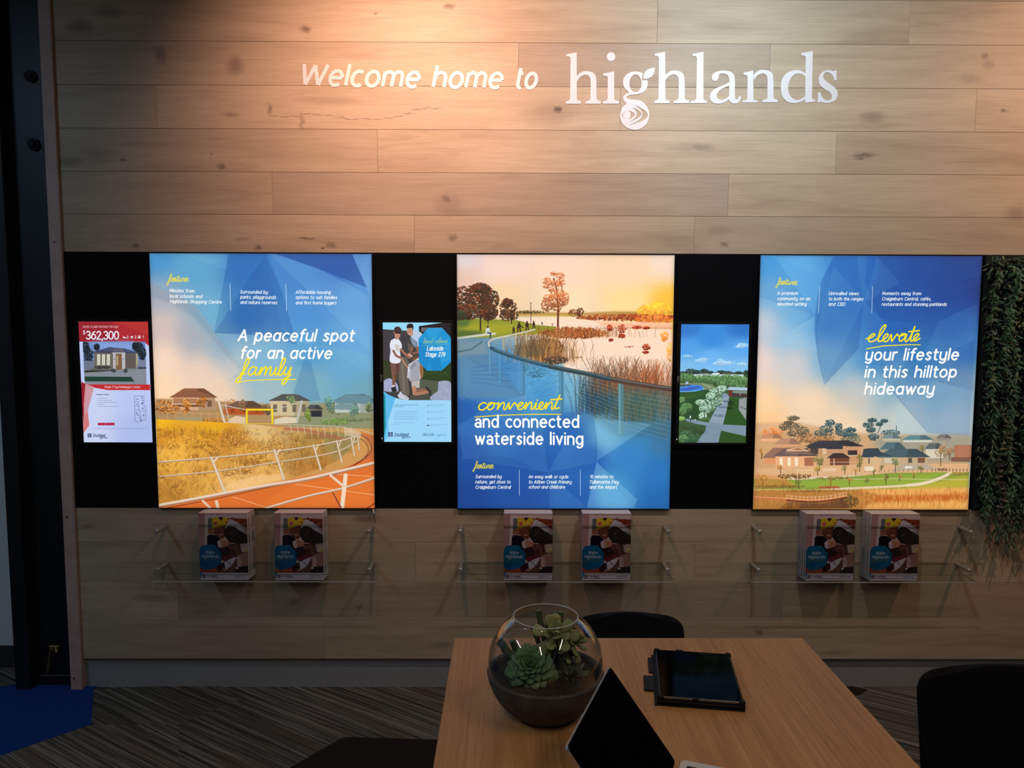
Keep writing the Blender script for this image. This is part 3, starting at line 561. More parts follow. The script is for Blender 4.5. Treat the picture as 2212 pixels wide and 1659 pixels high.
    for k in range(46):
        y0 = 1440 + k * 5; P.line([(520 + k * 4, y0 + 70), (1425, y0 - 50)], 1.2, (190, 84, 32), .35)
    for a, b in [((540, 1545), (760, 1614)), ((930, 1465), (1425, 1532)), ((1150, 1400), (1425, 1418))]: P.line([a, b], 4, (246, 190, 140), .9)
    for k, off in enumerate((0, 20)):
        P.line([(x - (8 + off if x > 1300 else 0), y + 8 + off * .8) for x, y in path], 4, (92, 40, 22), .9)
    for k in range(60):
        t = k / 60; x = 80 + 420 * t; P.line([(x, 1606 - 78 * t), (x + 3, 1613 - 80 * t)], 2, (96, 40, 20), .8)
    P.line([(870, 1118), (1000, 1130), (1180, 1170), (1240, 1190)], 20, (176, 110, 80), .9)
    SL = (226, 202, 176); SD = (160, 130, 104)
    # far rail along the boardwalk
    P.line([(800, 1092), (1000, 1098), (1200, 1106), (1330, 1128), (1420, 1150)], 4, (206, 190, 160)); P.line([(860, 1110), (1100, 1118), (1300, 1140)], 3, (190, 170, 140))
    for x in range(900, 1300, 42): P.line([(x, 1100 + (x - 900) * .03), (x + 8, 1140 + (x - 900) * .09)], 5, (206, 184, 150))
    for x in range(1000, 1200, 40): P.poly([(x, 1150), (x + 30, 1156), (x + 30, 1190), (x, 1178)], (150, 104, 66), .7)
    P.poly([(1240, 1112), (1330, 1136), (1335, 1180), (1240, 1160)], (232, 214, 190), .5)
    # near rail
    top = smooth([(78, 1328), (420, 1300), (700, 1272), (980, 1236), (1180, 1200), (1290, 1172), (1330, 1150)], 5)
    mid = smooth([(80, 1418), (440, 1384), (800, 1330), (1060, 1290), (1220, 1250), (1325, 1190)], 5)
    for l, w in ((top, 10), (mid, 8)): P.line([(x, y + 3) for x, y in l], w, SD); P.line(l, w * .6, SL)
    for x0, y0, x1, y1 in [(405, 1300, 488, 1510), (800, 1252, 858, 1432), (1045, 1222, 1090, 1376), (1190, 1196, 1222, 1328), (1280, 1170, 1300, 1288), (1318, 1150, 1330, 1250)]:
        w = 14 * (y1 - y0) / 200; P.line([(x0, y0), (x1, y1)], w + 4, SD); P.line([(x0, y0), (x1, y1)], w, SL); P.line([(x0 + 40 * w / 14, y0 - 2), (x0 + 14, y0 + 30)], w * .7, SL)
    big = smooth([(80, 1596), (360, 1545), (700, 1480), (1000, 1430), (1250, 1372), (1424, 1330)], 5)
    P.line([(x, y + 5) for x, y in big], 22, (170, 128, 100)); P.line(big, 15, (232, 206, 184))
    b2 = smooth([(745, 1614), (1000, 1540), (1220, 1490), (1424, 1425)], 5); P.line([(x, y + 4) for x, y in b2], 14, (170, 128, 100)); P.line(b2, 10, (226, 200, 180))
    P.line([(1245, 1410), (1222, 1612)], 26, (240, 216, 188)); P.line([(1150, 1410), (1235, 1480)], 16, (236, 208, 180)); P.line([(1165, 1520), (1215, 1610)], 8, (120, 60, 40))
    P.line([(352, 1570), (398, 1614)], 14, SL); P.line([(438, 1575), (446, 1614)], 20, SL); P.line([(1380, 1614), (1425, 1585)], 8, (150, 60, 30))
    # lettering
    P.script('features', 140, 205, 262, 205, 26, 3.6, YE, .15)
    for s, x0, x1, y in [("Minutes from", 146, 298, 268), ("local schools and", 148, 348, 303), ("Highlands Shopping Centre", 150, 470, 337)]: P.text(s, x0, y, x1, y + 3, 13.5, 3.2, WH)
    for s, x0, x1, y in [("Surrounded by", 588, 758, 276), ("parks, playgrounds", 590, 810, 308), ("and nature reserves", 590, 818, 341)]: P.text(s, x0, y, x1, y + 2, 13.5, 3.2, WH)
    for s, x0, x1, y in [("Affordable housing", 936, 1152, 277), ("options to suit families", 936, 1192, 309), ("and first home buyers", 936, 1188, 343)]: P.text(s, x0, y, x1, y + 1, 13.5, 3.2, WH)
    P.line([(524, 216), (529, 382)], 3, (210, 230, 240)); P.line([(874, 220), (878, 386)], 3, (210, 230, 240))
    P.text("A peaceful spot", 576, 571, 1292, 572, 47, 11.5, WH, .22)
    P.text("for an active", 590, 680, 1152, 681, 47, 11.5, WH, .22)
    P.script('family', 592, 790, 905, 790, 56, 9, YE, .2)
    P.line([(572, 832), (640, 820), (800, 814), (934, 813)], 6, YE)
    P.grain(.05); edge_glow(P)
    return P

def reeds(P, x, y, w, h, n, cols, wd=2, a=.7):
    for _ in range(n):
        bx = x + P.r.gauss(0, w * .45); l = h * P.r.uniform(.4, 1.1); ln = P.r.uniform(-.35, .35) * l
        P.line([(bx, y + P.r.uniform(-h * .1, h * .12)), (bx + ln * .3, y - l * .6), (bx + ln, y - l)], wd, P.r.choice(cols), a)

def paint_p2():
    P = Painter(1000, 1184, [(24, 30), (1388, 37), (1351, 1619), (26, 1612)], 22)
    P.p = P.field([(60, 60, (226, 214, 216)), (60, 180, (236, 196, 176)), (300, 100, (250, 216, 200)), (700, 80, (255, 218, 192)), (1100, 100, (255, 216, 180)), (1350, 60, (250, 222, 200)), (300, 300, (248, 212, 166)),
                   (700, 360, (255, 224, 180)), (1100, 360, (255, 222, 150)), (1360, 360, (255, 196, 60)), (700, 560, (255, 222, 190)), (1000, 600, (255, 216, 180)), (1300, 620, (255, 200, 150)), (820, 720, (226, 206, 186)), (1000, 720, (250, 216, 190)),
                   (80, 600, (110, 146, 160)), (80, 760, (62, 128, 186)), (300, 800, (60, 130, 190)), (560, 800, (84, 160, 206)), (750, 850, (110, 178, 212)), (560, 900, (70, 148, 204)), (900, 900, (70, 120, 140)), (1150, 950, (84, 116, 116)), (1330, 900, (140, 110, 90)),
                   (1200, 1120, (60, 140, 190)), (950, 1150, (110, 176, 210)), (1330, 1180, (60, 120, 160)), (60, 1000, (34, 98, 176)), (300, 1100, (42, 108, 186)), (700, 1150, (40, 108, 186)), (60, 1300, (28, 80, 162)), (500, 1350, (30, 90, 172)), (850, 1300, (32, 96, 178)),
                   (1100, 1300, (52, 134, 200)), (1300, 1400, (40, 120, 190)), (60, 1580, (22, 62, 140)), (400, 1580, (30, 84, 164)), (800, 1560, (36, 96, 176)), (980, 1500, (74, 156, 210)), (1300, 1580, (34, 106, 176))], 140)
    # far bank and sun haze
    P.poly([(380, 408), (760, 414), (1380, 420), (1380, 388), (1000, 386), (800, 396), (400, 384)], (176, 128, 56), .8, 3)
    P.clump(1270, 395, 120, 60, [(246, 170, 40), (255, 190, 60), (236, 150, 40)], 160, 18, .7); P.clump(1100, 425, 330, 20, [(150, 60, 22), (180, 84, 30), (120, 46, 20)], 320, 12); P.clump(1260, 440, 120, 32, [(214, 100, 40), (236, 130, 50)], 130, 14, .7)
    P.clump(480, 390, 90, 10, [(70, 60, 30), (100, 76, 36)], 90, 7); P.clump(760, 395, 40, 24, [(110, 60, 30), (140, 80, 36)], 60, 9); P.clump(795, 390, 22, 26, [(90, 50, 26)], 30, 8)
    P.poly([(400, 404), (760, 402), (760, 418), (400, 418)], (190, 160, 60), .6, 2)
    P.poly([(380, 425), (700, 428), (880, 446), (1370, 460), (1360, 860), (1040, 820), (700, 750), (640, 560), (420, 500)], (255, 222, 196), .92, 3)
    P.poly([(880, 450), (1375, 470), (1374, 500), (960, 480)], (244, 150, 90), .5, 6)
    P.line([(900, 490), (1376, 492)], 3, (130, 40, 20), .5)
    # lawn and trees on the left
    P.poly([(26, 425), (200, 432), (400, 440), (520, 470), (640, 480), (640, 520), (300, 545), (26, 556)], (140, 146, 44)); P.poly([(26, 470), (300, 460), (500, 480), (300, 530), (26, 540)], (176, 172, 40), .6, 8)
    P.poly([(26, 500), (200, 508), (150, 540), (26, 545)], (52, 84, 50), .7, 6); P.poly([(26, 428), (120, 430), (90, 480), (26, 490)], (60, 96, 50), .7, 8)
    DT = [(60, 34, 22), (90, 44, 24), (40, 34, 26), (120, 58, 30), (44, 46, 30)]
    for x, y, rx, ry in [(60, 320, 90, 90), (150, 290, 90, 76), (220, 310, 66, 70), (90, 390, 110, 46), (220, 390, 60, 50), (170, 240, 60, 30)]: P.clump(x, y, rx, ry, DT, 260, 12)
    for x, y, rx, ry in [(345, 365, 54, 50), (350, 410, 58, 36), (340, 330, 36, 26)]: P.clump(x, y, rx, ry, DT, 120, 10)
    P.clump(40, 410, 50, 30, [(30, 50, 34), (44, 60, 40)], 80, 10)
    for x in (170, 218, 365): P.line([(x, 410), (x, 500 if x == 170 else 460)], 9 if x == 170 else 6, (44, 32, 24))
    P.line([(26, 552), (200, 530), (260, 524)], 14, (206, 206, 190)); P.line([(30, 566), (90, 560)], 14, (140, 150, 150))
    # tall gum tree
    TT = [(196, 92, 44), (222, 116, 60), (150, 66, 30), (236, 140, 80)]
    P.line([(655, 482), (658, 380), (650, 260), (630, 180)], 8, (120, 56, 30)); P.line([(656, 400), (700, 320), (670, 200)], 5, (140, 66, 34)); P.line([(652, 330), (600, 250)], 4, (140, 66, 34)); P.line([(655, 482), (657, 380)], 12, (110, 50, 26))
    for x, y, rx, ry, n in [(630, 150, 22, 18, 26), (670, 165, 26, 24, 40), (590, 200, 30, 26, 50), (640, 210, 34, 24, 50), (675, 205, 26, 26, 44), (585, 232, 26, 12, 26), (690, 295, 36, 34, 90), (660, 280, 30, 40, 70), (600, 300, 38, 22, 80), (590, 345, 42, 44, 130), (640, 350, 34, 34, 90), (690, 330, 34, 22, 60), (620, 255, 26, 14, 26)]:
        P.clump(x, y, rx, ry, TT if y < 330 else [(120, 60, 32), (150, 80, 40), (190, 100, 50)], n, 7)
    P.line([(486, 330), (486, 470)], 4, (90, 60, 50)); P.dot(486, 332, 8, 4, (120, 90, 80))
    # people
    PK = (44, 26, 22)
    for x, y, h in [(378, 500, 44), (412, 480, 62), (462, 474, 60), (504, 466, 46), (556, 460, 22), (620, 466, 16)]:
        P.dot(x, y - h * .38, h * .11, h * .13, PK); P.dot(x, y - h * .08, h * .22, h * .28, PK); P.line([(x - h * .08, y), (x - h * .12, y + h * .5)], h * .12, PK); P.line([(x + h * .08, y), (x + h * .14, y + h * .48)], h * .12, PK)
    P.line([(412, 470), (436, 486)], 6, PK); P.line([(412, 470), (398, 490)], 6, PK)
    P.dot(216, 480, 8, 9, (60, 48, 40)); P.poly([(205, 490), (226, 488), (234, 515), (200, 525)], (206, 210, 206)); P.line([(215, 518), (234, 520), (230, 550)], 9, (60, 80, 90))
    # reeds
    RC = [(150, 96, 44), (196, 134, 70), (110, 66, 34), (226, 170, 104), (84, 50, 28)]
    P.clump(760, 520, 200, 34, [(130, 66, 28), (160, 84, 36), (96, 46, 22)], 300, 12); reeds(P, 780, 545, 330, 62, 420, [(150, 76, 32), (190, 104, 48), (110, 54, 24), (226, 140, 74)])
    P.clump(560, 620, 130, 70, [(120, 76, 40), (84, 54, 34), (150, 100, 56)], 260, 13, .8); reeds(P, 580, 700, 190, 170, 480, RC); reeds(P, 470, 660, 120, 120, 200, [(96, 76, 50), (60, 60, 50), (140, 110, 70)]); P.clump(640, 690, 80, 24, [(84, 60, 44), (60, 54, 50)], 80, 12, .7)
    for x, y, rx, ry in [(1056, 495, 26, 30), (1056, 540, 24, 14), (980, 490, 16, 20), (988, 565, 14, 8), (1210, 610, 26, 18), (1205, 642, 20, 8), (1150, 488, 30, 10), (1210, 490, 24, 8)]: P.clump(x, y, rx, ry, [(150, 44, 22), (190, 70, 36), (120, 36, 20)], 50, 8)
    P.clump(1100, 607, 30, 5, [(160, 80, 50)], 20, 5); P.clump(775, 673, 30, 5, [(120, 84, 70)], 20, 5); P.clump(1320, 545, 26, 30, [(246, 140, 50)], 40, 14, .5); P.clump(1355, 640, 20, 60, [(246, 160, 60)], 40, 14, .4)
    # boardwalk on the left
    P.poly([(26, 556), (215, 560), (225, 660), (320, 780), (460, 930), (26, 930)], (84, 132, 166), .75, 10); P.poly([(26, 575), (200, 572), (222, 650), (26, 660)], (140, 158, 160), .6, 6)
    for k in range(12): P.line([(26, 590 + k * 12), (230 - k * 2, 582 + k * 13)], 2, (70, 108, 136), .5)
    P.line([(30, 636), (110, 622), (180, 575)], 10, (58, 84, 100), .6)
    for k in range(5): P.line([(110, 740 + k * 20), (360, 700 + k * 40)], 8, (40, 92, 150), .3)
    # water with reflections below the rail
    for _ in range(240):
        x = P.r.uniform(400, 860); y = P.r.uniform(720, 940); P.line([(x, y), (x + P.r.uniform(8, 26), y - P.r.uniform(0, 12))], 2.4, P.r.choice([(150, 206, 232), (60, 130, 176), (40, 90, 130)]), .45)
    P.clump(520, 750, 80, 50, [(46, 90, 110), (60, 110, 130)], 120, 10, .4)
    # big dark reed clumps on the right
    reeds(P, 900, 1010, 130, 230, 260, [(30, 66, 96), (40, 80, 110), (60, 70, 70), (24, 50, 80)], 2.6); reeds(P, 1010, 900, 190, 220, 300, [(96, 66, 44), (130, 88, 56), (60, 56, 46), (160, 110, 70)]); reeds(P, 1230, 900, 200, 200, 330, [(170, 84, 40), (130, 62, 34), (196, 110, 60), (84, 60, 44)])
    P.poly([(880, 870), (1360, 860), (1350, 1180), (1000, 1160), (880, 1040)], (50, 92, 100), .38, 16); reeds(P, 1150, 1060, 240, 180, 360, [(44, 84, 80), (84, 96, 64), (130, 110, 76), (30, 70, 80)], 2.4, .6)
    P.poly([(1040, 850), (1360, 850), (1355, 1180), (1150, 1120)], (90, 110, 96), .25, 20)
    # rail
    for k in range(10):
        y = 40 + k * 30; P.line(smooth([(700, 770 + y * .55), (900, 800 + y * .75), (1050, 840 + y * .85), (1360, 890 + y * .98)], 5), 2, (170, 186, 176), .5)
    for k in range(7): P.line(smooth([(222, 620 + k * 22), (300, 665 + k * 22), (430, 715 + k * 26)], 4), 2, (120, 160, 180), .5)
    for k in range(6): P.line([(300, 560 + k * 12), (400, 535 + k * 14), (500, 510 + k * 12)], 2, (190, 170, 140), .5)
    for x, y0, y1, w, c in [(435, 690, 900, 26, (62, 116, 150)), (676, 755, 1010, 30, (66, 120, 146)), (1050, 840, 1150, 34, (84, 130, 140)), (295, 650, 830, 18, (70, 130, 168)), (230, 590, 770, 14, (80, 134, 168)), (316, 545, 620, 12, (150, 150, 130)), (458, 520, 560, 8, (190, 170, 130)), (392, 530, 590, 8, (180, 160, 130))]:
        P.line([(x, y0), (x, y1)], w, c, .8); P.line([(x - w * .25, y0), (x - w * .25, y1)], w * .3, [min(255, v * 1.35) for v in c], .7)
    rail = smooth([(510, 498), (420, 520), (300, 545), (235, 565), (222, 595), (260, 625), (400, 675), (600, 728), (820, 772), (1000, 812), (1200, 848), (1360, 872)], 6)
    n = len(rail); k = n * 5 // 11
    P.line(rail[:k], 9, (206, 200, 180)); P.line(rail[k - 2:], 24, (44, 84, 104)); P.line(rail[n * 7 // 11:], 28, (46, 66, 72)); P.line(rail[n * 9 // 11:], 32, (84, 62, 52)); P.line([(x, y - 7) for x, y in rail[k:]], 4, (120, 150, 156), .8)
    # printed facets
    facet(P, [(26, 910), (140, 1020), (330, 1080), (26, 1080)], -1, .25); facet(P, smooth([(870, 1000), (900, 1200), (885, 1400), (835, 1612)], 6) + [(26, 1612), (26, 1300), (400, 1050)], -1, .22)
    facet(P, [(26, 1100), (240, 960), (440, 910), (560, 1130), (590, 1390), (60, 1300)], 1, .12); facet(P, smooth([(26, 1330), (180, 1285), (400, 1310), (560, 1420), (640, 1612)], 6) + [(26, 1612)], -1, .28)
    facet(P, smooth([(26, 1400), (260, 1400), (440, 1500), (520, 1612)], 6) + [(26, 1612)], -1, .2); facet(P, [(26, 1490), (200, 1520), (400, 1612), (26, 1612)], -1, .3)
    facet(P, [(590, 1390), (700, 1200), (890, 1180), (890, 1330)], 1, .12); facet(P, [(895, 1325), (1150, 1560), (1130, 1612), (835, 1612)], 1, .34); facet(P, [(895, 1325), (1240, 1100), (1355, 1200), (1352, 1616), (1120, 1612)], -1, .10)
    facet(P, [(895, 1320), (1240, 1090), (880, 1050), (900, 1200)], 1, .25); facet(P, [(600, 1400), (835, 1612), (600, 1612)], 1, .10); facet(P, [(26, 640), (210, 760), (440, 930), (330, 1080), (60, 900)], 1, .08)
    facet(P, [(330, 760), (440, 930), (560, 1130), (470, 760)], 1, .10)
    P.script('convenient', 150, 1000, 660, 996, 46, 9, YE, .2); P.line([(136, 1043), (300, 1032), (500, 1027), (672, 1028)], 6, YE)
    def up(s): return s.replace('a', '@')
    P.text(up("and connected"), 138, 1105, 782, 1108, 49, 12, WH, 0)
    P.text(up("waterside living"), 140, 1211, 808, 1215, 49, 12, WH, 0)
    P.script('features', 132, 1364, 248, 1364, 24, 3.6, YE, .15)
    for s, x0, x1, y in [("Surrounded by", 137, 298, 1423), ("nature, yet close to", 137, 354, 1456), ("Craigieburn Central", 137, 355, 1489), ("An easy walk or cycle", 470, 716, 1425), ("to Aitken Creek Primary", 471, 736, 1458), ("school and childcare", 470, 696, 1489),
                         ("10 minutes to", 854, 998, 1426), ("Tullamarine Fwy", 852, 1032, 1459), ("and the Airport", 852, 1022, 1491)]: P.text(s, x0, y, x1, y + 1, 13.5, 3.2, WH)
    P.line([(412, 1374), (412, 1532)], 3, (200, 220, 240)); P.line([(794, 1374), (794, 1534)], 3, (200, 220, 240))
    P.grain(.05); edge_glow(P)
    return P

def paint_p3():
    P = Painter(1000, 1165, [(90, 36), (1482, 40), (1386, 1634), (40, 1622)], 33)
    P.p = P.field([(130, 80, (70, 160, 226)), (300, 100, (84, 166, 226)), (600, 80, (44, 122, 200)), (850, 80, (34, 104, 190)), (1100, 80, (24, 70, 160)), (1300, 90, (24, 44, 116)), (1400, 100, (24, 30, 88)), (1440, 60, (26, 24, 66)), (1460, 180, (26, 40, 104)), (1380, 50, (26, 28, 78)), (150, 280, (110, 174, 220)), (400, 260, (80, 160, 220)), (600, 300, (40, 116, 196)),
                   (1000, 260, (28, 90, 176)), (1300, 260, (26, 60, 146)), (100, 460, (206, 206, 214)), (300, 420, (110, 176, 220)), (250, 560, (160, 196, 220)), (500, 460, (50, 124, 200)), (900, 460, (36, 104, 186)), (1300, 450, (36, 96, 176)), (80, 700, (240, 214, 204)), (300, 720, (214, 208, 206)),
                   (500, 700, (120, 176, 210)), (800, 700, (56, 132, 196)), (1100, 700, (60, 136, 196)), (1400, 620, (60, 124, 190)), (1400, 860, (150, 176, 190)), (80, 950, (255, 216, 166)), (400, 950, (250, 216, 180)), (700, 900, (206, 200, 190)), (900, 850, (130, 176, 196)), (1200, 900, (140, 180, 196)),
                   (1000, 1060, (206, 206, 196)), (1300, 1080, (190, 196, 196)), (100, 1100, (255, 200, 140)), (600, 1100, (246, 214, 176))], 215)
    facet(P, [(90, 36), (190, 60), (430, 415), (90, 300)], -1, .12); facet(P, [(190, 50), (545, 42), (480, 185)], 1, .16); facet(P, [(190, 60), (480, 185), (430, 415)], 1, .10)
    facet(P, [(430, 415), (130, 600), (440, 640), (428, 500)], 1, .28); facet(P, smooth([(545, 42), (460, 220), (425, 450), (440, 650), (485, 850)], 6) + [(700, 620), (735, 330), (690, 42)], -1, .36)
    facet(P, [(545, 100), (735, 330), (600, 620), (485, 850), (440, 500)], 1, .10); facet(P, smooth([(690, 42), (700, 200), (740, 420), (810, 680), (920, 900), (1130, 1150)], 6) + [(1395, 1180), (1430, 600), (1480, 300), (1482, 40)], -1, .32)
    facet(P, smooth([(690, 42), (700, 200), (740, 420), (810, 680), (900, 870)], 6) + [(1000, 700), (830, 420), (740, 200), (760, 42)], 1, .10)
    facet(P, smooth([(740, 330), (850, 430), (1050, 460), (1250, 430), (1450, 330)], 6) + [(1480, 40), (820, 40), (830, 150)], -1, .42); facet(P, smooth([(820, 40), (900, 180), (1080, 270), (1300, 280), (1470, 210)], 6) + [(1482, 40)], -1, .42)
    facet(P, smooth([(1060, 40), (1130, 130), (1270, 190), (1475, 170)], 6) + [(1482, 40)], -1, .5); facet(P, [(820, 40), (960, 210), (740, 330)], 1, .10); facet(P, [(800, 250), (1140, 200), (1460, 330), (1200, 450)], -1, .12)
    facet(P, [(960, 470), (1200, 450), (1110, 640), (1000, 600)], -1, .2); facet(P, [(1200, 455), (1450, 340), (1440, 560), (1110, 720)], 1, .08); facet(P, [(930, 900), (1190, 830), (1430, 880), (1410, 1150), (1150, 1160)], 1, .16)
    facet(P, [(1190, 830), (1440, 560), (1428, 900)], -1, .12); facet(P, [(950, 960), (915, 1150), (1150, 1160)], 1, .22); facet(P, [(500, 850), (700, 640), (920, 900), (800, 960)], 1, .10)
    # haze, hills, roofs
    P.poly([(50, 1090), (300, 1085), (700, 1150), (1000, 1165), (1400, 1170), (1390, 1400), (45, 1400)], (206, 160, 112), .9, 8); P.poly([(800, 1170), (1400, 1165), (1395, 1330), (800, 1330)], (130, 150, 150), .55, 14)
    P.poly([(60, 1100), (200, 1085), (460, 1110), (200, 1140), (60, 1150)], (236, 190, 150), .6, 8)
    P.clump(160, 1150, 70, 36, [(226, 130, 70), (206, 116, 60)], 90, 12, .6); P.clump(430, 1180, 120, 34, [(170, 120, 76), (140, 104, 70)], 120, 14, .8); P.clump(650, 1190, 60, 40, [(120, 116, 92), (96, 100, 84)], 90, 12, .8)
    TR = [(96, 84, 64), (120, 96, 70), (74, 76, 62)]; TB = [(58, 86, 92), (44, 70, 76), (76, 100, 100)]
    for x, y, rx, ry, c in [(290, 1055, 40, 14, TR), (265, 1085, 34, 14, TR), (235, 1110, 34, 22, TR), (300, 1110, 46, 26, TR), (355, 1140, 34, 34, TR), (300, 1150, 50, 20, TR), (520, 1085, 30, 22, TB), (500, 1120, 44, 26, TB), (480, 1150, 60, 22, TB), (575, 1110, 26, 24, TB), (590, 1145, 40, 24, TB), (650, 1130, 34, 16, TB), (640, 1160, 50, 14, TB),
                            (785, 1070, 30, 12, TB), (760, 1100, 34, 18, TB), (830, 1095, 22, 12, TB), (860, 1075, 22, 12, TB), (775, 1130, 30, 16, TB), (900, 1150, 60, 18, TB), (795, 1175, 34, 22, TB)]: P.clump(x, y, rx, ry, c, 70, 8)
    for x0, y0, x1, y1 in [(270, 1170, 275, 1060), (490, 1180, 510, 1090), (785, 1170, 780, 1080), (820, 1150, 850, 1080), (937, 1150, 937, 1105)]: P.line([(x0, y0), (x1, y1)], 4, (70, 74, 68))
    def roofhouse(x, y, w, h, rh, wall, roof, win=()):
        P.poly([(x, y), (x + w, y), (x + w, y - h), (x, y - h)], wall); P.poly([(x - w * .07, y - h + 3), (x + w * 1.07, y - h + 3), (x + w * .78, y - h - rh), (x + w * .22, y - h - rh)], roof)
        P.poly([(x + w * .55, y - h + 3), (x + w * 1.07, y - h + 3), (x + w * .78, y - h - rh), (x + w * .62, y - h - rh)], [v * .82 for v in roof])
        for a, b, cc in win: P.poly([(x + w * a, y - h * .15), (x + w * b, y - h * .15), (x + w * b, y - h * .85), (x + w * a, y - h * .85)], cc)
    for x, y, w, h, rh, wl, rf in [(90, 1200, 130, 22, 26, (236, 176, 130), (200, 140, 100)), (180, 1235, 150, 20, 34, (220, 160, 120), (190, 140, 112)), (850, 1200, 110, 18, 24, (190, 184, 160), (120, 140, 140)), (980, 1210, 180, 18, 26, (206, 206, 190), (96, 136, 140)), (1190, 1200, 90, 18, 20, (150, 140, 130), (120, 116, 112)),
                                  (840, 1270, 150, 20, 40, (170, 150, 120), (84, 112, 120)), (1120, 1310, 110, 60, 34, (214, 206, 180), (96, 104, 104)), (1300, 1320, 110, 90, 0, (176, 116, 84), (120, 90, 80))]: roofhouse(x, y, w, h, rh, wl, rf)
    roofhouse(110, 1340, 250, 40, 60, (226, 150, 100), (150, 110, 92)); roofhouse(380, 1290, 330, 60, 34, (196, 150, 112), (62, 60, 66), [(.05, .2, (80, 66, 60)), (.28, .36, (226, 190, 150)), (.78, .98, (70, 56, 54))])
    P.poly([(370, 1245), (560, 1245), (520, 1212), (410, 1212)], (60, 58, 66)); P.poly([(490, 1250), (690, 1250), (620, 1216), (560, 1216)], (54, 54, 62)); P.poly([(600, 1230), (715, 1240), (690, 1345), (600, 1345)], (206, 150, 110)); P.poly([(632, 1258), (690, 1258), (690, 1290), (632, 1290)], (60, 50, 50))
    P.poly([(520, 1350), (640, 1350), (640, 1300), (520, 1300)], (120, 70, 50)); P.poly([(500, 1306), (650, 1306), (600, 1275), (540, 1275)], (66, 50, 52)); P.line([(632, 1290), (690, 1290)], 4, (230, 214, 190)); P.line([(545, 1350), (545, 1310)], 6, (226, 190, 150)); P.line([(520, 1332), (690, 1332)], 3, (220, 190, 160))
    roofhouse(180, 1365, 250, 75, 46, (236, 176, 128), (112, 92, 92), [(.1, .18, (250, 226, 190)), (.3, .38, (250, 226, 190)), (.48, .56, (250, 226, 190)), (.72, .95, (170, 110, 80))]); P.poly([(240, 1245), (330, 1230), (420, 1285), (240, 1280)], (150, 116, 100), .6); P.poly([(250, 1250), (325, 1236), (400, 1262), (250, 1262)], (226, 180, 140)); P.poly([(280, 1254), (322, 1240), (360, 1256)], (170, 110, 80))
    roofhouse(720, 1350, 130, 50, 54, (214, 176, 130), (60, 74, 84), [(.3, .38, (120, 100, 80)), (.5, .58, (120, 100, 80))]); roofhouse(830, 1345, 300, 44, 50, (196, 170, 130), (76, 96, 104), [(.1, .35, (210, 196, 170)), (.6, .68, (90, 80, 70)), (.8, .95, (120, 84, 64))]); P.poly([(720, 1300), (860, 1292), (920, 1300), (780, 1246), (730, 1250)], (56, 68, 80))
    P.poly([(770, 1310), (805, 1296), (840, 1312), (840, 1350), (770, 1350)], (216, 180, 136)); P.poly([(1330, 1228), (1408, 1228), (1400, 1330), (1310, 1330)], (180, 120, 90)); P.poly([(1280, 1305), (1402, 1305), (1400, 1335), (1280, 1332)], (130, 92, 74))
    # road, park
    P.poly([(48, 1370), (700, 1350), (1398, 1345), (1395, 1400), (48, 1430)], (222, 176, 130)); P.poly([(970, 1345), (1130, 1345), (1200, 1380), (900, 1390)], (170, 166, 150), .7, 3); P.poly([(45, 1430), (300, 1440), (620, 1425), (900, 1400), (1394, 1398), (1388, 1520), (700, 1510), (45, 1520)], (134, 156, 60))
    P.poly([(250, 1450), (800, 1440), (1240, 1400), (1100, 1470), (560, 1500), (250, 1475)], (150, 172, 62), .8, 5); P.poly([(1100, 1470), (1390, 1420), (1388, 1500), (900, 1510)], (200, 176, 60), .8, 8); P.poly([(45, 1400), (250, 1430), (300, 1480), (45, 1500)], (206, 130, 60), .7, 8)
    pth = smooth([(1275, 1404), (1210, 1435), (1100, 1468), (930, 1484), (700, 1494), (560, 1500), (300, 1515)], 5); P.line(pth, 15, (228, 206, 170)); P.line(pth[:14], 20, (232, 212, 180)); P.line([(500, 1440), (900, 1436), (1100, 1442), (1392, 1446)], 3, (226, 214, 170)); P.line([(45, 1500), (560, 1504)], 5, (230, 180, 120))
    GB = [(110, 104, 52), (84, 90, 46), (150, 124, 66)]; OB = [(176, 116, 54), (206, 140, 70), (140, 96, 50)]
    for x, y, rx, ry, c in [(92, 1265, 14, 30, OB), (212, 1365, 26, 30, OB), (452, 1320, 34, 44, GB), (442, 1368, 26, 30, [(150, 130, 50), (176, 140, 60)]), (706, 1315, 34, 50, GB), (930, 1330, 28, 46, [(110, 116, 84), (130, 130, 90)]), (1215, 1270, 46, 60, [(140, 112, 80), (166, 130, 92)]), (1270, 1250, 30, 50, [(150, 116, 84)]), (1100, 1245, 30, 26, GB),
                            (612, 1370, 22, 24, GB), (680, 1385, 20, 18, OB), (100, 1440, 46, 36, OB), (225, 1440, 26, 30, OB), (325, 1450, 26, 30, GB), (525, 1448, 18, 20, OB), (640, 1440, 24, 24, OB), (870, 1425, 20, 30, GB), (955, 1418, 18, 22, OB), (1045, 1410, 18, 18, OB), (795, 1392, 20, 16, GB), (840, 1360, 22, 18, GB), (1090, 1370, 30, 20, GB), (750, 1446, 26, 10, GB)]: P.tree(x, y, rx, ry, c, 70, (y + ry * 1.5, 4), 4)
    P.clump(300, 1418, 110, 16, [(120, 84, 40), (96, 76, 40)], 90, 9); P.clump(540, 1430, 110, 10, [(130, 110, 50)], 70, 8); P.clump(515, 1488, 70, 9, [(170, 80, 44), (150, 70, 40)], 70, 8); P.clump(200, 1480, 160, 10, [(120, 90, 44)], 100, 8); P.clump(1330, 1408, 60, 10, [(150, 120, 60)], 50, 8)
    for x in (318, 345, 375, 405): P.line([(x, 1380), (x, 1440)], 4, (240, 200, 150))
    P.line([(310, 1382), (415, 1380)], 5, (240, 206, 160))
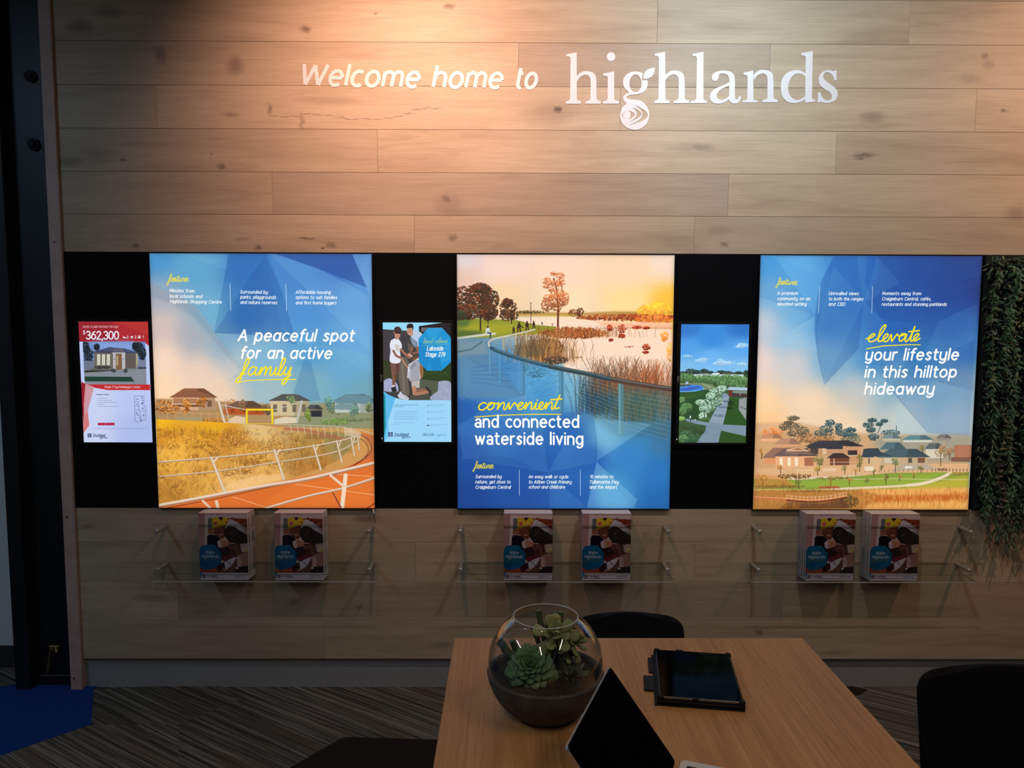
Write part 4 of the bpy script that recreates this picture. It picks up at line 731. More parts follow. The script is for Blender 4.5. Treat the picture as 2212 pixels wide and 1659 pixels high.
    for x in range(1160, 1390, 22): P.line([(x, 1378), (x, 1392)], 4, (70, 50, 36))
    for x in range(740, 1150, 30): P.line([(x, 1382), (x, 1394)], 3, (90, 60, 40), .7)
    P.clump(1010, 1368, 30, 8, [(220, 216, 206)], 20, 7); P.clump(1225, 1380, 40, 7, [(110, 84, 70)], 20, 7); P.poly([(735, 1360), (795, 1358), (790, 1388), (735, 1385)], (236, 216, 186)); P.poly([(478, 1368), (560, 1366), (555, 1388), (475, 1388)], (230, 196, 160))
    # reeds and footbridge
    P.poly([(42, 1505), (700, 1505), (1388, 1505), (1386, 1634), (40, 1622)], (188, 126, 60)); P.poly([(700, 1500), (1388, 1495), (1388, 1545), (850, 1545)], (240, 176, 96), .9, 5); P.poly([(760, 1545), (1388, 1530), (1387, 1580), (800, 1590)], (196, 96, 30), .8, 8); P.poly([(800, 1585), (1387, 1575), (1386, 1634), (700, 1630)], (250, 186, 100), .8, 8)
    P.blades(700, 1385, 1510, 1630, [(255, 206, 120), (206, 120, 50), (170, 80, 30), (236, 160, 80)], 620, 26, 0, 2); P.blades(42, 700, 1510, 1625, [(150, 96, 44), (120, 80, 40), (206, 140, 70)], 420, 18, 0, 2); P.clump(640, 1575, 60, 40, [(110, 80, 36), (84, 66, 34)], 120, 10, .8); P.clump(430, 1508, 200, 8, [(130, 100, 50)], 80, 8)
    P.poly([(250, 1580), (480, 1585), (600, 1560), (640, 1620), (200, 1622)], (90, 56, 34), .8, 4)
    br = smooth([(45, 1550), (250, 1560), (380, 1570), (500, 1565), (620, 1545)], 5); P.line(br, 9, (206, 120, 70)); P.line([(x, y - 6) for x, y in br], 3, (246, 190, 140)); P.line([(x, y - 22) for x, y in br[5:]], 3, (232, 180, 140)); P.line([(x, y + 8) for x, y in br[5:]], 8, (90, 46, 30))
    for i in range(5, len(br), 1): x, y = br[i]; P.line([(x, y), (x, y - 26)], 3, (236, 190, 150))
    for x in (300, 385, 450, 515): P.line([(x, 1575), (x, 1598)], 7, (150, 84, 50))
    P.blades(50, 330, 1600, 1625, [(176, 110, 50), (206, 140, 66)], 120, 24, 0, 2)
    # lettering
    P.script('features', 194, 220, 314, 222, 24, 3.6, YE, .15)
    for s, x0, x1, y in [("A premium", 192, 320, 282), ("community on an", 192, 396, 316), ("elevated setting", 192, 372, 350), ("Unrivalled views", 515, 700, 284), ("to both the ranges", 514, 728, 318), ("and CBD", 512, 616, 351), ("Moments away from", 850, 1092, 284), ("Craigieburn Central, caf\u00e9s,", 848, 1156, 318), ("restaurants and stunning parklands", 847, 1254, 352)]: P.text(s, x0, y, x1, y + 1, 13.5, 3.2, WH)
    P.line([(456, 230), (450, 397)], 3, (190, 216, 240)); P.line([(790, 230), (783, 397)], 3, (190, 216, 240))
    P.script('elevate', 746, 580, 1082, 578, 50, 9, YE, .2); P.line([(750, 623), (860, 604), (1000, 598), (1088, 598)], 6, YE)
    P.text("your lifestyle", 744, 692, 1322, 692, 47, 11.5, WH, .2); P.text("in this hilltop", 740, 800, 1308, 801, 47, 11.5, WH, .2); P.text("hideaway", 738, 906, 1166, 907, 47, 11.5, WH, .2)
    P.grain(.05); edge_glow(P)
    return P

def smallprint(P, x0, x1, y, col, h):     # print too fine to read: broken grey dashes
    x = x0
    while x < x1 - 6:
        l = P.r.uniform(12, 46); P.line([(x, y), (min(x + l, x1), y)], h, col, .42)
        for _ in range(2): q = x + P.r.uniform(0, l); P.line([(q, y - h * .6), (q + 1, y + h * .5)], 3, col, .4)
        x += l + 7

def swirl(P, x, y, s, col, bg):          # square emblem with a curved mark
    P.poly([(x, y), (x + s, y), (x + s, y + s), (x, y + s)], col)
    P.line(smooth([(x + s * .66, y + s * .2), (x + s * .36, y + s * .34), (x + s * .4, y + s * .54), (x + s * .66, y + s * .62), (x + s * .62, y + s * .8), (x + s * .4, y + s * .84)], 5), s * .1, bg)
    P.line(arc(x + s * .5, y + s * .5, s * .36, s * .38, 40, 200), s * .06, bg); P.line(arc(x + s * .5, y + s * .5, s * .36, s * .38, 220, 380), s * .06, bg)

def paint_m1():
    P = Painter(560, 984, [(212, 83), (1072, 86), (1135, 1580), (285, 1580)], 44)
    P.p[:] = np.array((196, 206, 244), np.float32) / 255
    P.p = P.field([(300, 1000, (206, 214, 246)), (1000, 900, (190, 204, 246)), (1000, 1500, (176, 192, 240)), (300, 1500, (206, 214, 246))], 300)
    P.poly([(205, 75), (1080, 80), (1090, 388), (1040, 350), (960, 332), (215, 332)], (176, 44, 50)); P.poly([(205, 75), (620, 78), (720, 332), (215, 332)], (150, 36, 48), .8, 6); P.poly([(620, 78), (1080, 80), (1085, 250), (800, 140)], (190, 60, 50), .6, 4)
    P.text("HOUSE & LAND PACKAGE FOR SALE", 265, 160, 702, 160, 17, 3.2, (230, 200, 206), .2); P.text("$", 270, 238, 296, 238, 30, 6, (240, 238, 250), 0)
    P.text("362,300", 312, 300, 708, 302, 68, 15, (240, 240, 252), 0, 1, 24)
    for x, d in ((800, '3'), (898, '2'), (990, '1')): P.text(d, x + 12, 290, x + 28, 290, 22, 5, (236, 230, 240), 0)
    P.line([(764, 262), (764, 292)], 5, (236, 226, 236)); P.line([(764, 284), (802, 284), (802, 292)], 8, (236, 226, 236)); P.line([(772, 274), (796, 280)], 8, (236, 226, 236)); P.poly([(858, 264), (888, 264), (884, 290), (862, 290)], (236, 226, 236)); P.poly([(952, 266), (978, 266), (984, 290), (946, 290)], (236, 226, 236)); P.line([(956, 258), (974, 258)], 6, (236, 226, 236))
    # photograph of a house at dusk
    P.poly([(265, 335), (960, 335), (1040, 352), (1058, 862), (292, 862)], (120, 124, 130)); P.poly([(265, 335), (1040, 335), (1045, 560), (270, 560)], (110, 140, 200)); P.poly([(400, 335), (900, 335), (900, 440), (400, 440)], (140, 170, 226), .8, 20)
    for x, y, rx, ry in [(300, 400, 50, 70), (340, 490, 60, 80), (330, 600, 60, 70), (440, 400, 34, 40), (950, 400, 70, 60), (1000, 480, 50, 80), (920, 380, 40, 40)]: P.clump(x, y, rx, ry, [(26, 34, 42), (38, 46, 48), (18, 24, 34)], 160, 14)
    P.poly([(275, 565), (400, 570), (400, 660), (285, 680)], (110, 120, 146)); P.poly([(930, 570), (1048, 565), (1052, 660), (940, 655)], (120, 130, 160)); P.clump(1000, 660, 50, 14, [(30, 36, 40)], 40, 9)
    P.poly([(405, 465), (945, 465), (940, 665), (412, 665)], (112, 106, 100)); P.poly([(400, 458), (600, 398), (660, 406), (780, 415), (950, 468), (780, 476), (400, 468)], (74, 80, 112)); P.poly([(625, 455), (790, 455), (760, 415), (670, 412)], (96, 96, 110)); P.line([(400, 462), (640, 462)], 8, (50, 50, 60)); P.line([(780, 474), (950, 474)], 8, (50, 50, 60))
    for x in (445, 505, 565): P.poly([(x, 490), (x + 38, 490), (x + 38, 622), (x, 622)], (220, 222, 196)); P.poly([(x + 8, 510), (x + 20, 510), (x + 24, 610), (x + 8, 610)], (190, 196, 176))
    P.poly([(632, 466), (792, 466), (792, 480), (632, 480)], (196, 190, 180)); P.poly([(640, 470), (674, 470), (676, 680), (645, 680)], (186, 186, 190)); P.poly([(750, 470), (790, 470), (792, 680), (756, 680)], (190, 190, 196)); P.poly([(676, 486), (750, 486), (752, 678), (680, 678)], (130, 96, 70)); P.line([(690, 508), (692, 620)], 7, (226, 214, 180)); P.line([(704, 508), (704, 620)], 5, (200, 180, 150)); P.dot(655, 548, 8, 8, (40, 60, 110)); P.dot(772, 548, 8, 8, (40, 60, 110))
    P.poly([(792, 488), (920, 488), (922, 665), (798, 665)], (98, 90, 88)); P.poly([(925, 480), (945, 480), (950, 600), (930, 665)], (176, 170, 130))
    P.clump(510, 650, 120, 20, [(34, 40, 36), (44, 50, 40)], 90, 10); P.poly([(360, 668), (630, 668), (632, 700), (360, 700)], (100, 96, 90)); P.poly([(288, 690), (680, 690), (660, 716), (290, 716)], (40, 46, 40))
    P.poly([(288, 716), (1052, 668), (1056, 862), (292, 862)], (136, 140, 150)); P.poly([(290, 764), (868, 768), (908, 828), (292, 824)], (36, 66, 52)); P.clump(650, 690, 30, 26, [(26, 32, 32)], 40, 9); P.clump(795, 690, 28, 26, [(26, 32, 32)], 40, 9); P.poly([(680, 682), (758, 682), (780, 716), (676, 716)], (130, 136, 150))
    P.poly([(292, 862), (1098, 862), (1102, 932), (580, 932), (420, 905), (330, 870)], (196, 44, 46)); P.text("Vogue 17 by Homebuyers Centre", 538, 905, 980, 907, 19, 3.6, (246, 214, 220), 0)
    P.poly([(215, 335), (265, 335), (292, 862), (245, 830)], (190, 206, 248)); P.poly([(250, 830), (410, 895), (330, 1190), (350, 1370), (280, 1468), (262, 1200)], (206, 130, 130)); P.poly([(250, 830), (300, 860), (280, 1100), (285, 1340), (262, 1200)], (150, 26, 46)); P.poly([(300, 860), (410, 895), (330, 1190), (285, 1250)], (206, 158, 170), .8); P.poly([(330, 1190), (350, 1370), (280, 1468), (290, 1330)], (214, 120, 120), .9)
    P.text("Package Features", 434, 994, 592, 994, 12, 2.6, (70, 76, 110), 0)
    for i, w in enumerate((566, 626, 690, 558, 704)):
        y = 1040 + i * 25; P.line([(444, y - 4), (450, y - 4)], 3, (90, 96, 130)); smallprint(P, 464, w, y - 4, (110, 116, 150), 7)
    BK = (40, 44, 70)
    for l in [[(910, 1004), (1024, 1004), (1026, 1130), (1046, 1130), (1050, 1300), (1000, 1302)], [(910, 1004), (916, 1320), (986, 1326)], [(912, 1078), (960, 1078)], [(914, 1132), (966, 1132)], [(960, 1078), (966, 1180)], [(916, 1180), (974, 1180)], [(974, 1180), (980, 1320)], [(986, 1060), (1026, 1060)], [(992, 1190), (1046, 1190)], [(990, 1240), (992, 1326)]]: P.line(l, 3.5, BK, .85)
    for x, y in [(1000, 1100), (1010, 1090), (935, 1215), (950, 1235), (940, 1110), (1000, 1030), (945, 1045), (1012, 1158), (1020, 1245), (996, 1310)]: P.dot(x, y, 12, 10, BK, .7)
    P.poly([(456, 1338), (662, 1336), (664, 1370), (456, 1371)], (176, 36, 76)); P.line([(551, 1338), (551, 1370)], 4, (200, 206, 240)); P.line([(468, 1354), (536, 1354)], 3, (210, 80, 110)); P.line([(566, 1354), (652, 1354)], 3, (210, 80, 110))
    P.line([(400, 1402), (1064, 1402)], 3, (120, 130, 170), .7); P.line([(400, 1412), (1010, 1416)], 3, (120, 130, 170), .7)
    swirl(P, 330, 1472, 48, (24, 36, 90), (206, 214, 246)); P.text("Stockland", 396, 1514, 544, 1514, 26, 5, (34, 44, 100), .15); P.script('yours', 484, 1532, 576, 1532, 16, 3, (34, 44, 100))
    P.grain(.04); return P

def paint_m2():
    P = Painter(560, 984, [(155, 97), (995, 103), (996, 1577), (168, 1575)], 55)
    P.p[:] = np.array((158, 216, 255), np.float32) / 255
    P.p[int(P.h * .6):] = np.array((160, 218, 255), np.float32) / 255
    P.poly([(155, 95), (995, 95), (996, 1060), (160, 1060)], (60, 62, 60)); P.poly([(155, 95), (900, 100), (610, 150), (640, 210), (440, 204), (155, 180)], (150, 222, 252))
    P.poly([(155, 182), (460, 202), (470, 620), (160, 600)], (62, 60, 66)); 
    for x in range(170, 460, 22): P.line([(x, 190), (x + 3, 600)], 2, (84, 82, 88), .6)
    P.poly([(155, 560), (250, 580), (270, 800), (160, 800)], (52, 60, 40)); P.poly([(600, 145), (880, 105), (996, 100), (996, 600), (620, 560)], (28, 28, 34))
    for x in range(640, 900, 22): P.line([(x, 165), (x, 210)], 6, (220, 228, 230)); 
    P.poly([(620, 560), (996, 560), (996, 860), (600, 850)], (40, 62, 30)); P.clump(800, 760, 190, 60, [(44, 70, 30), (36, 56, 28), (54, 80, 36)], 160, 16, .6)
    P.poly([(160, 800), (996, 830), (996, 1060), (160, 1000)], (58, 62, 60), .9, 10)
    # tarpaulin and white cloth on the ground
    P.poly(smooth([(165, 820), (240, 790), (330, 860), (340, 960), (250, 960), (165, 945)], 4), (170, 172, 206)); P.poly([(620, 800), (860, 830), (820, 990), (600, 950)], (86, 92, 76)); P.poly(smooth([(840, 830), (930, 820), (995, 860), (995, 1055), (740, 1055), (760, 1000), (830, 950)], 4), (160, 168, 196))
    for _ in range(40):
        x = P.r.uniform(830, 980); y = P.r.uniform(850, 1040); P.line([(x, y), (x + P.r.uniform(-30, 30), y + P.r.uniform(10, 40))], 4, P.r.choice([(206, 214, 236), (120, 124, 150)]), .5)
    P.poly(smooth([(330, 1000), (380, 950), (420, 1010), (470, 1060), (360, 1040)], 4), (206, 206, 222)); P.poly([(400, 960), (500, 1060), (420, 1040)], (190, 190, 206))
    P.poly(smooth([(350, 560), (430, 520), (480, 620), (470, 850), (500, 990), (440, 1000), (380, 960), (350, 800)], 5), (104, 98, 88)); P.poly([(380, 600), (410, 600), (430, 980), (400, 960)], (130, 124, 110), .7, 3); P.poly([(480, 820), (520, 830), (510, 1000), (480, 1000)], (58, 58, 56))
    P.poly([(500, 1000), (720, 960), (740, 1056), (470, 1056)], (74, 76, 66))
    # man bending forward, face down
    SK = (196, 140, 116); SK2 = (150, 98, 78)
    P.poly(smooth([(500, 240), (540, 200), (600, 210), (645, 250), (600, 320), (600, 400), (530, 380), (500, 320)], 5), (186, 206, 232)); P.poly(smooth([(500, 260), (530, 300), (585, 350), (575, 420), (520, 370), (490, 300)], 5), (120, 130, 156), .8); P.dot(490, 205, 40, 50, SK, 1, .1); P.poly([(455, 200), (530, 190), (525, 262), (480, 258)], SK)
    P.poly(smooth([(448, 165), (460, 125), (500, 112), (530, 130), (532, 175), (520, 190), (515, 165), (460, 170)], 5), (34, 26, 30)); P.dot(472, 212, 5, 3, (50, 30, 30)); P.dot(496, 210, 5, 3, (50, 30, 30)); P.line([(470, 240), (486, 248), (500, 238)], 4, (240, 230, 226)); P.line([(484, 215), (480, 230)], 3, SK2)
    P.line([(520, 400), (500, 470), (450, 510), (490, 540)], 24, SK2); P.line([(575, 400), (590, 470), (530, 480)], 26, SK2); P.poly([(460, 345), (500, 370), (500, 480), (470, 440)], (100, 90, 80))
    # boy in a white shirt
    P.poly([(245, 590), (365, 590), (360, 740), (262, 740)], (120, 84, 74)); P.poly([(310, 600), (362, 600), (350, 735), (318, 735)], (96, 66, 60)); P.line([(284, 735), (290, 890)], 36, (126, 88, 70)); P.line([(325, 735), (312, 820)], 26, (100, 70, 56))
    P.line([(288, 885), (275, 895)], 26, (220, 216, 226)); P.poly([(255, 905), (310, 890), (330, 960), (270, 965)], (40, 40, 44))
    P.poly(smooth([(300, 295), (345, 300), (385, 360), (388, 430), (365, 430), (370, 590), (245, 588), (250, 450), (240, 380), (255, 320)], 4), (232, 234, 246)); P.poly([(300, 370), (365, 380), (350, 470), (310, 440)], (206, 200, 186), .8, 3)
    P.line([(285, 450), (320, 510), (390, 545)], 28, (150, 100, 80)); P.line([(375, 430), (430, 490), (480, 510)], 26, (170, 116, 92)); P.line([(385, 545), (420, 600), (455, 650)], 24, (176, 130, 110)); P.line([(480, 500), (510, 515)], 30, (206, 160, 140))
    P.poly([(300, 240), (362, 240), (355, 300), (318, 312)], (176, 124, 100)); P.dot(335, 255, 36, 46, (196, 142, 118), 1, .1); P.poly(smooth([(292, 225), (300, 165), (345, 148), (380, 175), (384, 225), (360, 240), (300, 232)], 5), (66, 48, 50)); P.dot(296, 222, 8, 14, (206, 160, 140)); P.line([(330, 262), (345, 264)], 3, (60, 40, 36)); P.line([(335, 285), (350, 284)], 3, (150, 80, 76))
    # girl kneeling in a striped shirt
    P.poly(smooth([(590, 560), (640, 600), (655, 700), (640, 790), (600, 780)], 4), (150, 104, 66)); P.poly(smooth([(510, 560), (560, 510), (600, 540), (590, 600)], 4), (120, 80, 56)); sh = smooth([(470, 620), (560, 560), (605, 545), (610, 700), (612, 810), (490, 825), (480, 700), (465, 660)], 4); P.poly(sh, (206, 206, 214))
    for k in range(15): y = 575 + k * 17; P.line([(495 if k > 3 else 540 - k * 12, y + 8), (550, y + 4), (606, y - 6)], 5.5, (50, 54, 80))
    for k in range(5): P.line([(478 + k * 16, 640 - k * 12), (500 + k * 16, 680 - k * 10)], 4, (50, 54, 80))
    P.line([(472, 660), (465, 780)], 18, (216, 216, 236)); P.poly([(505, 825), (612, 815), (606, 910), (512, 912)], (190, 184, 176)); P.line([(540, 910), (545, 975)], 52, (186, 132, 104)); P.line([(560, 985), (700, 960)], 42, (176, 124, 96)); P.line([(580, 940), (690, 930)], 34, (150, 100, 80)); P.line([(690, 905), (740, 960)], 28, (44, 44, 44))
    P.clump(300, 980, 60, 30, [(44, 46, 44), (70, 70, 66)], 60, 12, .8)
    # octagonal badge
    oc = [(712, 168), (890, 168), (992, 285), (995, 590), (880, 697), (700, 697), (598, 590), (596, 300)]
    P.poly(oc, (20, 150, 216)); P.poly([(712, 168), (890, 168), (800, 330), (690, 260)], (40, 164, 226), .7); P.poly([(598, 330), (760, 420), (700, 697), (600, 590)], (10, 130, 200), .6); P.poly([(995, 300), (995, 560), (840, 600), (900, 420)], (44, 166, 226), .6); P.poly([(720, 560), (860, 520), (880, 697), (760, 697)], (8, 124, 196), .5)
    P.script('land', 648, 360, 775, 358, 36, 5, (150, 196, 150), .2); P.script('release', 794, 360, 955, 352, 36, 5, (150, 196, 150), .2); P.line([(640, 386), (970, 368)], 4, (130, 190, 160))
    P.text("Lakeside", 700, 446, 896, 446, 36, 8, WH, .18); P.text("Stage 279", 678, 520, 918, 522, 36, 8, WH, .18)
    # lower panel
    P.poly(smooth([(150, 935), (200, 985), (300, 1028), (450, 1058), (700, 1062), (1000, 1062)], 6) + [(1000, 1590), (150, 1590)], (160, 218, 255)); P.poly([(150, 940), (220, 990), (310, 1030), (220, 1310), (228, 1500), (160, 1585)], (96, 190, 240)); P.poly([(150, 940), (185, 1010), (188, 1400), (165, 1520), (155, 1200)], (16, 140, 150)); P.poly([(220, 1310), (228, 1500), (165, 1590)], (120, 206, 246), .8)
    TX = (110, 150, 196)
    for i, x1 in enumerate((602, 418)): smallprint(P, 294, x1, 1120 + i * 20, (70, 104, 150), 8)
    for i, x1 in enumerate((572, 566, 560, 574, 560, 590)): smallprint(P, 294, x1, 1201 + i * 20, TX, 7)
    for i, x1 in enumerate((552, 362)): smallprint(P, 294, x1, 1338 + i * 19, TX, 7)
    P.line([(672, 1100), (672, 1390)], 2, (140, 190, 230))
    for i in range(4):
        y = 1115 + i * 82; P.line([(700, y), (704, y + 14), (722, y + 14), (724, y + 2)], 3, (60, 90, 150)); P.dot(706, y + 22, 3, 3, (60, 90, 150)); P.dot(718, y + 22, 3, 3, (60, 90, 150)); smallprint(P, 738, 936, y + 2, TX, 6); smallprint(P, 738, 900 - i * 20, y + 20, TX, 6)
    P.poly([(700, 1368), (722, 1368), (722, 1380), (700, 1380)], (30, 60, 100))
    swirl(P, 220, 1457, 54, (20, 40, 100), (200, 226, 255)); P.text("Stockland", 294, 1508, 462, 1508, 28, 5.4, (36, 56, 110), .15); P.script('yours', 390, 1528, 492, 1528, 16, 3, (36, 56, 110))
    P.text("lakeside", 648, 1502, 786, 1502, 26, 4, (70, 110, 160), 0); P.text("highlands", 812, 1502, 934, 1502, 17, 3, (90, 170, 220), 0); P.dot(842, 1506, 7, 7, (40, 90, 180))
    P.grain(.04); return P

def paint_m3():
    P = Painter(560, 976, [(130, 118), (975, 123), (920, 1592), (88, 1588)], 66)
    P.p = P.field([(200, 160, (50, 124, 206)), (900, 160, (44, 116, 200)), (500, 300, (56, 142, 224)), (200, 420, (84, 166, 240)), (900, 440, (90, 172, 244)), (500, 560, (110, 186, 250)), (200, 660, (130, 196, 240)), (900, 660, (140, 200, 244)), (500, 690, (140, 200, 244))], 200)
    for x, y, rx, ry, n in [(860, 400, 80, 22, 60), (880, 375, 50, 22, 40), (930, 385, 40, 20, 30), (200, 515, 70, 12, 40), (370, 575, 80, 22, 60), (400, 555, 60, 20, 40), (640, 610, 120, 26, 110), (620, 580, 60, 30, 60), (720, 600, 70, 22, 50), (880, 615, 70, 14, 40)]: P.clump(x, y, rx, ry, [(190, 220, 248), (170, 210, 250)], n, 16, .3)
    P.poly([(110, 715), (960, 720), (940, 1600), (80, 1600)], (62, 92, 56))
    for x, y, rx, ry in [(150, 725, 40, 18), (240, 700, 60, 30), (310, 712, 60, 26), (410, 700, 50, 24), (480, 716, 40, 14), (620, 712, 50, 16), (700, 718, 60, 12), (840, 724, 40, 18), (930, 718, 30, 24)]: P.clump(x, y, rx, ry, [(40, 62, 60), (54, 78, 66), (30, 50, 50)], 90, 12)
    P.poly([(280, 740), (900, 745), (900, 770), (290, 765)], (196, 214, 220)); P.line([(350, 738), (460, 728), (470, 745)], 8, (150, 140, 136)); P.line([(640, 726), (760, 730)], 8, (120, 100, 96)); P.poly([(505, 730), (600, 722), (600, 752), (505, 752)], (220, 236, 250)); P.poly([(315, 745), (345, 745), (345, 790), (315, 790)], (200, 220, 240))
    GT = [(70, 112, 66), (96, 138, 84), (52, 88, 56), (126, 160, 104)]
    P.clump(520, 800, 420, 50, GT, 420, 16)
    for x, y, rx, ry in [(160, 770, 60, 44), (230, 780, 60, 50), (420, 800, 60, 44), (560, 800, 60, 40), (690, 800, 70, 56), (800, 810, 70, 60), (900, 830, 60, 60), (640, 860, 70, 40), (780, 860, 60, 40), (860, 890, 60, 20)]: P.clump(x, y, rx, ry, GT, 150, 13)
    P.poly([(110, 850), (360, 845), (520, 870), (560, 930), (380, 940), (110, 920)], (120, 140, 100)); P.poly([(380, 850), (560, 920), (520, 935), (400, 870)], (170, 170, 150), .9, 2); P.clump(620, 900, 60, 24, [(84, 110, 70)], 60, 12)
    P.poly([(110, 905), (250, 870), (370, 880), (405, 905), (398, 940), (250, 955), (108, 958)], (66, 140, 226)); P.poly([(112, 922), (250, 896), (350, 890), (370, 905), (200, 950), (112, 940)], (60, 96, 196)); P.line([(110, 958), (250, 955), (398, 940), (405, 905)], 8, (130, 196, 240)); P.poly([(180, 835), (214, 832), (214, 862), (180, 864)], (170, 200, 226)); P.line([(185, 864), (185, 905)], 5, (190, 210, 230)); P.poly([(110, 868), (240, 866), (240, 885), (110, 900)], (60, 76, 96), .7)
    P.poly([(108, 965), (300, 955), (400, 935), (520, 935), (470, 1100), (380, 1290), (200, 1330), (95, 1320)], (44, 78, 44)); P.poly([(110, 990), (400, 960), (430, 1000), (110, 1090)], (58, 96, 48), .7, 8)
    P.poly([(640, 960), (720, 1000), (660, 1340), (640, 1365), (925, 1380), (922, 1510), (620, 1442), (580, 1600), (300, 1600), (420, 1440), (430, 1390), (180, 1320), (180, 1290), (460, 1340), (600, 1080)], (128, 150, 168)); P.poly([(660, 1020), (720, 1020), (650, 1360), (480, 1330), (600, 1100)], (150, 170, 188), .8)
    for a, b in [((600, 1110), (700, 1120)), ((560, 1190), (680, 1200)), ((520, 1260), (665, 1275)), ((490, 1310), (650, 1330)), ((420, 1385), (640, 1430)), ((380, 1470), (610, 1500)), ((340, 1570), (590, 1590)), ((600, 1340), (590, 1410)), ((770, 1370), (800, 1470))]: P.line([a, b], 3, (96, 112, 126), .7)
    for x, y, rx, ry in [(680, 1075, 40, 10), (640, 1150, 60, 16), (600, 1250, 70, 22)]: P.clump(x, y, rx, ry, [(84, 100, 118)], 60, 10, .5)
    P.poly([(728, 1036), (842, 1050), (836, 1180), (925, 1310), (922, 1378), (640, 1364), (700, 1140)], (46, 84, 36)); P.poly([(615, 1444), (922, 1515), (918, 1595), (580, 1595)], (48, 82, 34)); P.clump(740, 1100, 36, 30, [(24, 48, 24)], 60, 12, .6); P.clump(730, 1160, 36, 16, [(24, 48, 24)], 40, 12, .6)
    P.poly([(842, 1050), (935, 1030), (925, 1310), (836, 1180)], (150, 156, 160)); P.line([(860, 1145), (925, 1175)], 10, (90, 60, 56)); P.line([(870, 1160), (920, 1150)], 5, (180, 190, 190))
    P.poly([(722, 898), (945, 908), (942, 948), (690, 936)], (176, 206, 226)); P.poly([(715, 936), (942, 946), (935, 1030), (720, 1018)], (70, 56, 56)); P.poly([(712, 940), (756, 940), (752, 1022), (712, 1015)], (110, 54, 40)); P.poly([(760, 945), (940, 950), (940, 985), (762, 975)], (130, 146, 130)); P.dot(855, 992, 14, 7, (200, 200, 206))
    BT = [(206, 236, 224), (170, 214, 196), (120, 164, 120), (84, 124, 84), (226, 246, 240)]
    for x, y, rx, ry in [(560, 1060, 80, 80), (470, 1120, 90, 90), (420, 1170, 80, 70), (560, 960, 90, 60), (630, 920, 60, 46), (490, 1010, 60, 50), (360, 1090, 60, 40), (390, 1260, 50, 50)]: P.clump(x, y, rx, ry, [(44, 74, 48), (60, 96, 60)], 120, 18, .8); P.clump(x, y, rx, ry * .9, BT, 170, 11, .9)
    P.clump(420, 1300, 60, 24, [(70, 104, 60)], 60, 12); P.line([(410, 1180), (408, 1290)], 8, (54, 50, 44))
    for x, y, rx, ry, c in [(130, 1060, 40, 40, GT), (190, 1150, 70, 56, GT), (140, 1200, 50, 50, GT), (120, 1290, 50, 26, [(130, 170, 90)]), (260, 1390, 170, 30, [(44, 70, 50), (60, 84, 50)]), (220, 1500, 130, 60, [(84, 124, 90), (60, 96, 70), (44, 74, 54)]), (320, 1440, 100, 50, [(40, 62, 44), (60, 80, 50)]), (150, 1540, 60, 50, GT), (250, 1560, 90, 30, [(50, 90, 60)])]: P.clump(x, y, rx, ry, c, 170, 12)
    P.line([(235, 1262), (235, 1285)], 16, (226, 236, 250)); P.line([(236, 1290), (238, 1325)], 10, (40, 50, 60)); P.dot(236, 1250, 6, 7, (60, 50, 46)); P.dot(295, 1306, 14, 8, (226, 236, 246))
    P.grain(.04); return P

